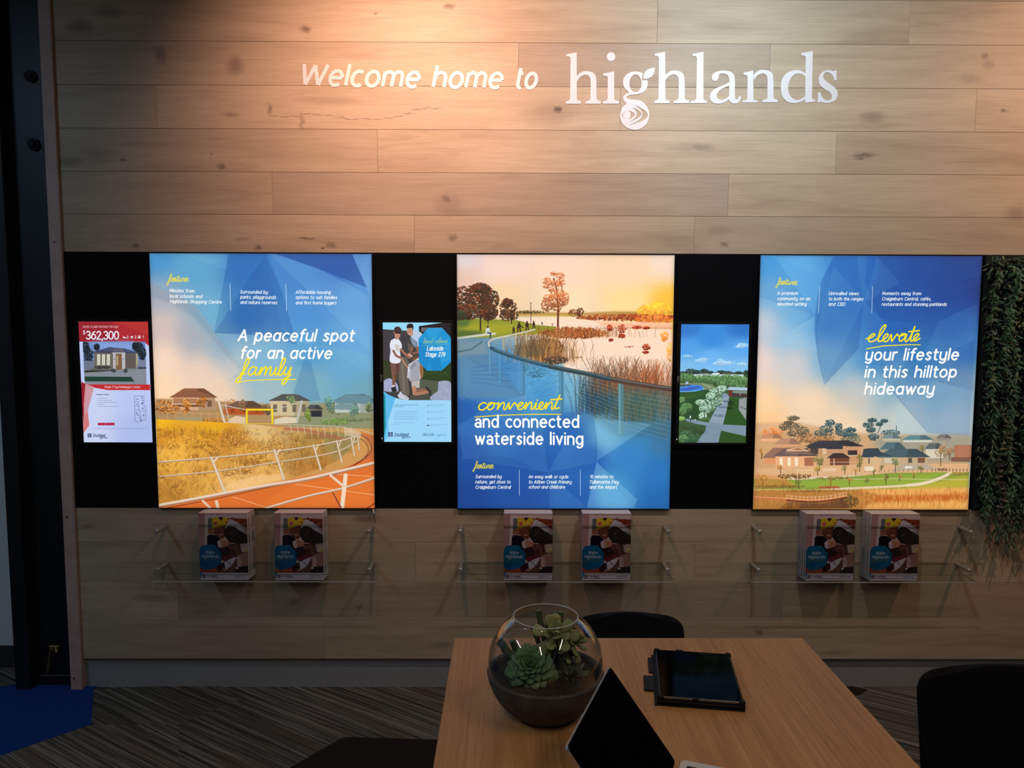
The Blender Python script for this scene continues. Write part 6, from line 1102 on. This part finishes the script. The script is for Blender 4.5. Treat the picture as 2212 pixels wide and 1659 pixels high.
# ================================================================ HANGING GREENERY (right end of the black band)
rg = random.Random(12)
green = thing('hanging_greenery', 'wall of hanging artificial green vines at the right end of the black band', 'plants', (2.45, WALL, .75))
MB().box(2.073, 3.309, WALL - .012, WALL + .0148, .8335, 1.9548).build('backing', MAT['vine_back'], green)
def lance(mb, p, d, up, L, W, curl):
    s = d.cross(up).normalized(); nn = s.cross(d).normalized(); pts = []
    for t, wv in ((0, .05), (.35, 1), (.7, .75), (1, 0)):
        c = p + d * (L * t) - nn * (curl * L * t * t)
        pts.append((c - s * W * wv * .5 + nn * W * .12 * wv, c - nn * W * .05, c + s * W * wv * .5 + nn * W * .12 * wv))
    v = [q for r in pts for q in r]; mb.add(v, [(0, 1, 4, 3), (1, 2, 5, 4), (3, 4, 7, 6), (4, 5, 8, 7), (6, 7, 10), (7, 8, 10)])
def vine(x, zt, ln, kind, dep):
    sway = rg.uniform(-.08, .08); n = int(ln / .022); path = []; ph = rg.uniform(0, 6)
    for k in range(n + 1):
        t = k / n; y = WALL - .026 - dep * math.sin(min(1, t * 1.6) * 1.57)
        path.append(Vector((max(2.088, x + sway * t + .008 * math.sin(ph + t * 9)), y, zt + .03 * math.sin(t * 2.2) * (1 - t) - ln * t)))
    st = MB().tube(path, .0011, 4).build('vine', MAT['leaf_d'] if kind != 'c' else MAT['vine_c'], green)
    lv = MB()
    for k, p in enumerate(path[1:]):
        dn = (path[k + 1] - path[k]).normalized()
        for q in range(4 if kind == 'a' else 3):
            a = rg.uniform(-2.9, .0) if rg.random() < .85 else rg.uniform(0, 3.14)
            side = Vector((math.cos(a), math.sin(a), 0))
            if kind == 'a': d = (dn * rg.uniform(.5, 1.3) + side * rg.uniform(.5, 1)).normalized(); L, W, c = rg.uniform(.026, .044), rg.uniform(.0065, .0105), rg.uniform(-.4, .5)
            else: d = (side + Vector((0, 0, rg.uniform(-.3, .4)))).normalized(); L, W, c = rg.uniform(.011, .018), rg.uniform(.009, .013), .1
            lance(lv, p, d, Vector((0, -1, .25)) if abs(d.y) < .9 else Vector((0, 0, 1)), L, W, c)
    lv.build('leaves', MAT['vine_' + kind], st, kind='stuff')
def undergrowth(name, n, mat, y0, y1, L0, L1):
    mb = MB()
    for _ in range(n):
        x = rg.uniform(2.076, 3.28); z = rg.uniform(.845, 1.952); a = rg.uniform(0, 6.283)
        if x > 2.9 and rg.random() < .5: continue
        d = Vector((math.cos(a), -rg.uniform(.2, .9), math.sin(a) * .7 - .5)).normalized(); lance(mb, Vector((x, WALL - rg.uniform(y0, y1), z)), d, Vector((0, -1, .3)), rg.uniform(L0, L1), rg.uniform(.007, .012), rg.uniform(-.4, .5))
    mb.build(name, mat, green, kind='stuff')
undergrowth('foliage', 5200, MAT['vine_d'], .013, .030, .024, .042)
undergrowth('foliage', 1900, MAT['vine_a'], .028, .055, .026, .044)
undergrowth('foliage', 260, MAT['vine_b'], .035, .060, .014, .024)
undergrowth('foliage', 220, MAT['vine_c'], .030, .055, .014, .026)
for col in range(34):
    x = 2.100 + col * .035
    for row in range(6):
        zt = 1.92 - row * .19 + rg.uniform(-.05, .02); ln = rg.uniform(.18, .36)
        if zt - ln < .84: ln = zt - (.845 if x < 2.13 else rg.uniform(.76, .84))
        kind = rg.choice('aaaaaabc') if col not in (3, 4) else rg.choice('bcaa')
        vine(x + rg.uniform(-.02, .02), zt, ln, kind, rg.uniform(.015, .07))
for x, zb in [(2.165, .735), (2.185, .75), (2.245, .70), (2.275, .70), (2.33, .72), (2.42, .69), (2.55, .71), (2.7, .70), (2.85, .72)]: vine(x, .98, .98 - zb, 'a', .04)

# ================================================================ TABLE
TX0, TX1, TY0, TY1, TZ = -.155, .876, .55, 2.224, .74
tb = thing('table', 'square-edged beech table with a glass planter, tablet and laptop on it', 'table', ((TX0 + TX1) / 2, 1.4, 0))
MB().box(TX0, TX1, TY0, TY1, TZ - .0255, TZ, .0018).build('tabletop', MAT['table'], tb)
for x in (TX0 + .07, TX1 - .07):
    for y in (TY0 + .08, TY1 - .10): MB().box(x - .022, x + .022, y - .022, y + .022, .004, TZ - .026, .003).build('leg', MAT['alu'], tb)
MB().box(TX0 + .095, TX1 - .095, TY1 - .112, TY1 - .088, TZ - .075, TZ - .0262).box(TX0 + .095, TX1 - .095, TY0 + .068, TY0 + .092, TZ - .075, TZ - .0262).build('rail', MAT['alu'], tb)

# ================================================================ GLASS PLANTER AND SUCCULENTS
bc = on_level(1178, 1431, .865); R = .1405; BX, BY, BZ = bc.x, bc.y, .865
bowl = thing('glass_planter', 'round glass bowl planter with a dark concrete base full of succulents', 'planter', (BX, BY, TZ))
def sph(r, z0, z1, n): return [(math.sqrt(max(r * r - z * z, 0)), z) for z in [z0 + (z1 - z0) * i / n for i in range(n + 1)]]
zc = -.020
MB().lathe([(.0, -.1245), (.062, -.1245)] + sph(R, -.1235, zc, 14) + [(R - .006, zc + .002)] + sph(R - .012, zc, -.05, 6) + [(.0, -.05)], (BX, BY, BZ), 72).build('concrete_base', MAT['concrete'], bowl, True)
MB().lathe([(0, -.026), (.05, -.022), (.10, -.027), (R - .0155, -.030), (R - .02, -.045), (0, -.045)], (BX, BY, BZ), 48).build('soil', MAT['soil'], bowl, True)
gp = sph(R - .0035, zc + .003, .113, 22); gi = sph(R - .0060, zc + .003, .1105, 22)
MB().lathe(gp + [(gp[-1][0] - .0012, .1145)] + gi[::-1], (BX, BY, BZ), 96).build('glass_bowl', MAT['glass'], bowl, 'all')
rr = gp[-1][0] - .0012
MB().lathe([(rr + .0011 * math.cos(a), .1146 + .0011 * math.sin(a)) for a in [k * math.pi / 4 for k in range(8)]], (BX, BY, BZ), 96, True).build('rim', MAT['glass_rim'], bowl, 'all')
def leaf_mesh(name, mat, prof, thick, curl, nu=8, nv=8, cup=.0):
    mb = MB(); vs = []
    for i in range(nu + 1):
        t = i / nu; w_ = float(np.interp(t, [p[0] for p in prof], [p[1] for p in prof])); th = thick * (math.sin(math.pi * min(1, t * .92 + .05)) ** .6)
        for j in range(nv):
            a = 2 * math.pi * j / nv; yy = w_ * math.cos(a); vs.append((t, yy, max(th * .3, th * abs(math.sin(a))) * (1 if math.sin(a) > 0 else -1) * (1 if abs(math.sin(a)) > .1 else 0) + curl * t * t + cup * yy * yy / max(prof[2][1], .01)))
    fs = [(i * nv + j, i * nv + (j + 1) % nv, (i + 1) * nv + (j + 1) % nv, (i + 1) * nv + j) for i in range(nu) for j in range(nv)] + [tuple(reversed(range(nv))), tuple(range(nu * nv, (nu + 1) * nv))]
    me = bpy.data.meshes.new(name); me.from_pydata(vs, [], fs); me.materials.append(mat)
    for p in me.polygons: p.use_smooth = True
    return me
def put_leaf(me, parent, c, d, axis, L, name='leaf'):
    d = d.normalized(); z = (axis - d * axis.dot(d)); z = z.normalized() if z.length > 1e-3 else d.orthogonal().normalized(); y = z.cross(d)
    m = Matrix((d, y, z)).transposed().to_4x4() @ Matrix.Diagonal((L, L, L, 1)); m.translation = c
    o = bpy.data.objects.new(name, me); S.collection.objects.link(o); o.parent = parent; o.matrix_parent_inverse = parent_inv(parent); o.matrix_basis = m; return o
def rosette(parent, me, c, axis, n, L0, L1, open0, open1, seed=1, lift=.004, jit=.08):
    g = random.Random(seed); axis = Vector(axis).normalized(); e1 = axis.orthogonal().normalized(); e2 = axis.cross(e1)
    for k in range(n):
        t = k / (n - 1); a = k * 2.39996 + g.uniform(-jit, jit); th = math.radians(open0 + (open1 - open0) * t ** .8 + g.uniform(-5, 5))
        d = axis * math.cos(th) + (e1 * math.cos(a) + e2 * math.sin(a)) * math.sin(th)
        put_leaf(me, parent, Vector(c) + axis * (lift * (1 - t) * 3) + d * .002, d, axis, (L0 + (L1 - L0) * t) * g.uniform(.9, 1.1))
def inside(px, py, y, z=None): return on_wall(px, py, y)
spoon = [(0, .10), (.4, .17), (.72, .26), (.9, .20), (1, .05)]; paddle = [(0, .08), (.35, .15), (.68, .29), (.88, .25), (1, .10)]; spear = [(0, .12), (.3, .20), (.6, .19), (.85, .09), (1, .01)]
mA = leaf_mesh('leaf', MAT['leaf_a'], spoon, .055, .10); mB = leaf_mesh('leaf', MAT['leaf_b'], paddle, .07, .10); mC = leaf_mesh('leaf', MAT['leaf_c'], spear, .06, .12)
GS = 'succulents in the glass planter'
cA = inside(1146, 1440, BY - .045); A = thing('succulent', 'big leafy green rosette succulent at the front left of the glass bowl', 'succulent', tuple(cA), GS)
MB().tube([cA + Vector((0, .012, -.004)), (cA.x, cA.y + .028, BZ - .034)], [.012, .010], 10).build('stem', MAT['leaf_d'], A, True)
rosette(A, mA, cA, (-.08, -.72, .66), 84, .018, .064, 8, 122, 3)
cB = inside(1199, 1374, BY - .012); B = thing('succulent', 'pale yellow-green succulent with paddle leaves standing tallest in the bowl', 'succulent', tuple(cB), GS)
MB().tube([cB, cB + Vector((.012, .016, -.03)), (cB.x + .02, cB.y + .02, BZ - .034)], [.008, .007, .006], 10).build('stem', MAT['leaf_c'], B, True)
rosette(B, mB, cB, (-.05, -.72, .66), 15, .030, .058, 14, 100, 8)
cB2 = inside(1238, 1392, BY + .004); MB().tube([cB2, (cB.x + .02, cB.y + .02, BZ - .03)], .005, 8).build('stem', MAT['leaf_c'], B, True)
rosette(B, mB, cB2, (.65, -.45, .62), 13, .022, .042, 14, 105, 5)
put_leaf(mB, B, cB + Vector((.0, .004, .010)), Vector((0, .1, 1)), Vector((0, -1, 0)), .036)
for k in range(7):
    q = cB + Vector((.012 + .004 * k, .006, -.012 - .007 * k)); a = k * 2.2; put_leaf(mB, B, q, Vector((math.cos(a), -.6, math.sin(a) * .5)), Vector((0, -.4, 1)), .024)
cC = inside(1238, 1466, BY - .008); Cc = thing('succulent', 'small sage-green pointed rosette low at the right of the bowl', 'succulent', tuple(cC), GS)
MB().tube([cC, (cC.x, cC.y + .006, BZ - .034)], [.009, .008], 10).build('stem', MAT['leaf_c'], Cc, True)
rosette(Cc, mC, cC, (.12, -.5, .86), 36, .018, .052, 10, 112, 6)
cE = inside(1232, 1425, BY + .006); E_ = thing('succulent', 'brownish spiky succulent sprig between the tall and the low rosettes', 'succulent', tuple(cE), GS)
MB().tube([cE, (cE.x, cE.y, BZ - .034)], [.006, .006], 8).build('stem', MAT['leaf_c'], E_, True); rosette(E_, mC, cE, (.2, -.5, .8), 14, .014, .028, 10, 100, 9)
def stems(lab, lst):
    o = thing('succulent', lab, 'succulent', tuple(inside(lst[0][0], lst[0][1], BY + lst[0][5])), GS)
    for px, py, qx, qy, r, dy in lst:
        a = inside(px, py, BY + dy); b = inside(qx, qy, BY + dy + .004); b.z = max(b.z, BZ - .034); MB().tube([a, a.lerp(b, .5) + Vector((.002, 0, 0)), b], [r, r * 1.05, r * .95], 9).build('stem', MAT['leaf_d'], o)
stems('dark green finger-like succulent stems at the left inside the bowl', [(1078, 1386, 1128, 1448, .0085, -.015), (1086, 1402, 1140, 1452, .0065, -.02), (1106, 1384, 1132, 1450, .0075, .01), (1072, 1372, 1100, 1410, .006, -.01)])
stems('dark cut succulent stems standing behind the pale succulent', [(1162, 1318, 1186, 1440, .0070, .05), (1212, 1322, 1204, 1440, .0065, .055), (1198, 1322, 1190, 1440, .0055, .06), (1182, 1342, 1186, 1440, .006, .05), (1150, 1352, 1180, 1440, .006, .04)])

# ================================================================ TABLET IN ITS CASE
P0 = on_level(1425, 1503, .761); P1 = on_level(1604, 1516, .761); P2 = on_level(1418, 1402, .761); P3 = on_level(1578, 1413, .761)
ex = (P1 - P0); ex.z = 0; Wt = (ex.length + (P3 - P2).length) / 2; ex.normalize(); ey = Vector((-ex.y, ex.x, 0)); Lt = ((P2 - P0).dot(ey) + (P3 - P1).dot(ey)) / 2
tabm = Matrix((ex, ey, Vector((0, 0, 1)))).transposed().to_4x4(); tabm.translation = (P0.x, P0.y, 0)
tab = thing('tablet', 'black tablet lying in an open dark leather stand case on the table', 'tablet', (P0.x, P0.y, TZ))
def lp(mb, mat4=tabm):
    mb.v = [tuple(mat4 @ Vector(v)) for v in mb.v]; return mb
lp(MB().box(-.012, Wt + .004, -.010, Lt + .004, .7403, .7432, .001)).build('case_cover', MAT['matt_black'], tab)
lp(MB().box(-.006, Wt + .005, -.006, Lt + .005, .7434, .7520, .002)).build('case_tray', MAT['matt_black'], tab)
lp(MB().box(-.022, -.008, Lt * .60, Lt * .93, .7405, .7445, .001).box(-.036, -.010, Lt * .22, Lt * .52, .7405, .7448, .001)).build('closure_tab', MAT['matt_black'], tab)
lp(MB().box(0, Wt, 0, Lt, .7522, .7602, .002)).build('body', MAT['tablet_rim'], tab)
g_ = lp(MB().box(.0018, Wt - .0018, .0018, Lt - .0018, .7603, .7610, .0002)).build('screen', MAT['screen_off'], tab)
lp(MB().tube([(Wt * .52, .0035, .7611), (Wt * .52, .0035, .7613)], .0025, 14)).build('home_button', MAT['matt_black'], g_)
for cx, cy in ((0, 0), (Wt, 0), (0, Lt), (Wt, Lt)):
    sx = -1 if cx == 0 else 1; sy = -1 if cy == 0 else 1
    lp(MB().box(cx - .010 if sx > 0 else cx - .005, cx + .005 if sx > 0 else cx + .010, cy - .010 if sy > 0 else cy - .005, cy + .005 if sy > 0 else cy + .010, .7522, .7630, .003)).build('corner_clip', MAT['matt_black'], tab)
lp(MB().box(Wt * .40, Wt * .47, -.005, .004, .7522, .7628, .002)).build('clip', MAT['matt_black'], tab); lp(MB().box(Wt * .28, Wt * .38, Lt - .003, Lt + .005, .7522, .7625, .002)).build('clip', MAT['matt_black'], tab)

# ================================================================ LAPTOP
T = Vector((.221, 1.599, .945)); L_ = Vector((.106, 1.291, .945)); Hh = on_level(1463, 1650, .757)
hx = (L_ - T).normalized(); hx.z = 0; hx.normalize(); dv = (Hh - T); dv = dv - hx * dv.dot(hx); lidh = dv.length; dv.normalize()
nf = dv.cross(hx).normalized()
if nf.x < 0: nf = -nf                       # screen faces away to the right and down
LW = .333
lidm = Matrix((hx, -dv, (hx.cross(-dv)).normalized())).transposed().to_4x4(); org = T + dv * lidh; lidm.translation = org       # x along the hinge, y up the lid
zs = 1 if (hx.cross(-dv)).dot(nf) > 0 else -1
def rr2(x0, x1, y0, y1, r, n=6):
    o = []
    for cx, cy, a0 in ((x1 - r, y0 + r, -90), (x1 - r, y1 - r, 0), (x0 + r, y1 - r, 90), (x0 + r, y0 + r, 180)): o += arc(cx, cy, r, r, a0, a0 + 90, n)
    return o
lap = thing('laptop', 'open silver laptop with a dark screen at the front edge of the picture', 'laptop', (org.x, org.y, TZ))
def plate(poly, z0, z1, m): mb = MB().prism(poly, 'z', z0, z1); mb.v = [tuple(m @ Vector(v)) for v in mb.v]; return mb
a, b = sorted((-.0060 * zs, -.0008 * zs)); lid = plate(rr2(0, LW, .006, lidh, .010), a, b, lidm).build('lid', MAT['alu'], lap)
a, b = sorted((-.0010 * zs, .0002 * zs)); plate(rr2(.0016, LW - .0016, .0076, lidh - .0016, .009), a, b, lidm).build('screen', MAT['screen_off'], lid)
bx = hx; by = Vector((-hx.y, hx.x, 0)); by = by if by.x > 0 else -by
basem = Matrix((bx, by, bx.cross(by))).transposed().to_4x4(); basem.translation = (org.x, org.y, 0); up = 1 if bx.cross(by).z > 0 else -1
a, b = sorted((.7425 * up, .7560 * up)); base_ = plate(rr2(-.020, LW + .004, .006, .240, .010), a, b, basem).build('base', MAT['alu'], lap)
kb = plate(rr2(.000, LW - .018, .020, .130, .003), *sorted((.7561 * up, .7563 * up)), basem).build('keyboard', MAT['matt_black'], base_)
key0 = None
for r_ in range(6):
    nk = 14 if r_ else 14
    for c_ in range(nk):
        x = .002 + c_ * (LW - .028) / nk; y = .022 + r_ * .0176; wk = (LW - .028) / nk - .002
        hk = .008 if r_ == 0 else .0150
        if r_ == 5 and 4 <= c_ <= 8:
            if c_ == 4: wk = wk * 5 + .008
            else: continue
        plate(rr2(x, x + wk, y + (.007 if r_ == 0 else 0), y + (.007 if r_ == 0 else 0) + hk, .0015, 2), *sorted((.7563 * up, .7572 * up)), basem).build('key', MAT['keys'], base_)
plate(rr2(LW * .36, LW * .64, .145, .222, .004), *sorted((.7560 * up, .7564 * up)), basem).build('trackpad', MAT['alu'], base_)
hm = MB().tube([org + hx * .05 + Vector((0, 0, -.0035)), org + hx * (LW - .05) + Vector((0, 0, -.0035))], .0042, 12).build('hinge', MAT['matt_black'], base_, True)
for x_ in (.02, LW - .02):
    for y_ in (.02, .22):
        c = basem @ Vector((x_, y_, 0)); MB().tube([(c.x, c.y, .7401), (c.x, c.y, .7427)], .006, 12).build('foot', MAT['matt_black'], base_)

# ================================================================ CHAIRS
def chair(lab, cx, cy, rot, wd, zt, back_y=.20, seat_d=.42):
    o = thing('chair', lab, 'chair', (cx, cy, 0), 'black shell chairs round the table'); o.rotation_euler = (0, 0, rot)
    m = Matrix.Translation((cx, cy, 0)) @ Matrix.Rotation(rot, 4, 'Z')
    def sheet3(fn, nu, nv, th, name, mat):
        bm = bmesh.new(); g = [[bm.verts.new(fn(-1 + 2 * i / nu, j / nv)) for i in range(nu + 1)] for j in range(nv + 1)]
        for j in range(nv):
            for i in range(nu): bm.faces.new((g[j][i], g[j][i + 1], g[j + 1][i + 1], g[j + 1][i]))
        bmesh.ops.recalc_face_normals(bm, faces=bm.faces); geo = bmesh.ops.solidify(bm, geom=list(bm.faces), thickness=th)
        mb = MB().bm(bm, m); ob = mb.build(name, mat, o, 'all'); sb = ob.modifiers.new('sub', 'SUBSURF'); sb.levels = 2; sb.render_levels = 2; return ob
    def backf(u, v):                       # rounded rectangle, wrapping forwards at the sides
        rc = .062
        if v < .5: z = .47 + (zt - rc - .47) * v / .5; hw = wd / 2 * (.975 + .05 * v); t = 0
        else: a = (v - .5) / .5 * 1.45; z = zt - rc + rc * math.sin(a) / math.sin(1.45); hw = wd / 2 - rc + rc * math.cos(a) ** .75; t = (v - .5) / .5
        return (hw * u, back_y + .05 * (z - .47) / (zt - .47) - .022 * abs(u) ** 2.2, z - .008 * u * u * t)
    sheet3(backf, 12, 12, .022, 'backrest', MAT['chair'])
    def seatf(u, v):
        y = back_y - .01 - seat_d * v; hw = wd / 2 * 1.02 * (1 - .10 * max(0, v - .8) / .2); return (hw * u, y, .445 + .012 * u * u + (.02 * (1 - v) ** 3) - .02 * max(0, v - .85) / .15)
    sheet3(seatf, 10, 10, .024, 'seat', MAT['chair'])
    for sx in (-1, 1):
        q = [m @ Vector(p) for p in ((sx * wd * .36, back_y - .03, .455), (sx * wd * .37, back_y + .0, .51))]
        MB().tube(q, .011, 10).build('back_bracket', MAT['black_steel'], o, True)
    for sx in (-1, 1):
        for y0, y1 in ((back_y - .06, back_y + .03), (back_y - seat_d + .07, back_y - seat_d + .02)):
            MB().tube([m @ Vector((sx * wd * .34, y0, .424)), m @ Vector((sx * wd * .43, y1, .003))], [.012, .010], 12).build('leg', MAT['black_steel'], o, True)
    return o
c1l, c1r = on_wall(1232, 1350, 2.50).x, on_wall(1474, 1365, 2.50).x
def zat(py, y): return on_wall(1106, py, y).z
chair('black rounded-back chair pushed in at the far side of the table', (c1l + c1r) / 2, 2.25, 0, c1r - c1l, zat(1322, 2.50) + .004)
c2l = on_wall(1956, 1560, 1.95).x; chair('black rounded-back chair at the right-hand edge of the picture, beside the table', c2l + .225, 1.70, .0, .45, zat(1434, 1.95) + .004)

# ================================================================ CEILING LAMPS
for i, (x, y, z, aim, col, wt, cone) in enumerate(SPOTS):
    d = (Vector(aim) - Vector((x, y, z))).normalized(); p = Vector((x, y, z))
    o = thing('ceiling_spotlight', ['warm wall-washing spotlight on the ceiling, left one', 'cool white wall-washing spotlight on the ceiling, middle one', 'warm wall-washing spotlight on the ceiling, right one'][i], 'light', (x, y, 3.3))
    MB().tube([p - d * .012, p - d * .11], [.045, .040], 24).build('housing', MAT['vinyl'], o, True); MB().tube([p - d * .008, p - d * .0115], .040, 24).build('lens', MAT['lens_c' if i == 1 else 'lens_w'], o)
    MB().tube([p - d * .07, (x, y - .03, 3.27), (x, y - .03, 3.299)], .008, 10).build('arm', MAT['vinyl'], o, True)
for i, (x, y, ln, col, wt) in enumerate(BATTENS):
    o = thing('ceiling_batten', 'slim linear ceiling lamp %s' % ['behind the viewer, left of the table', 'above the right side of the table', 'over the left of the room by the steel column'][i], 'light', (x, y, 3.3))
    MB().box(x - .05, x + .05, y - ln / 2 - .03, y + ln / 2 + .03, 3.240, 3.2995, .004).build('housing', MAT['vinyl'], o)
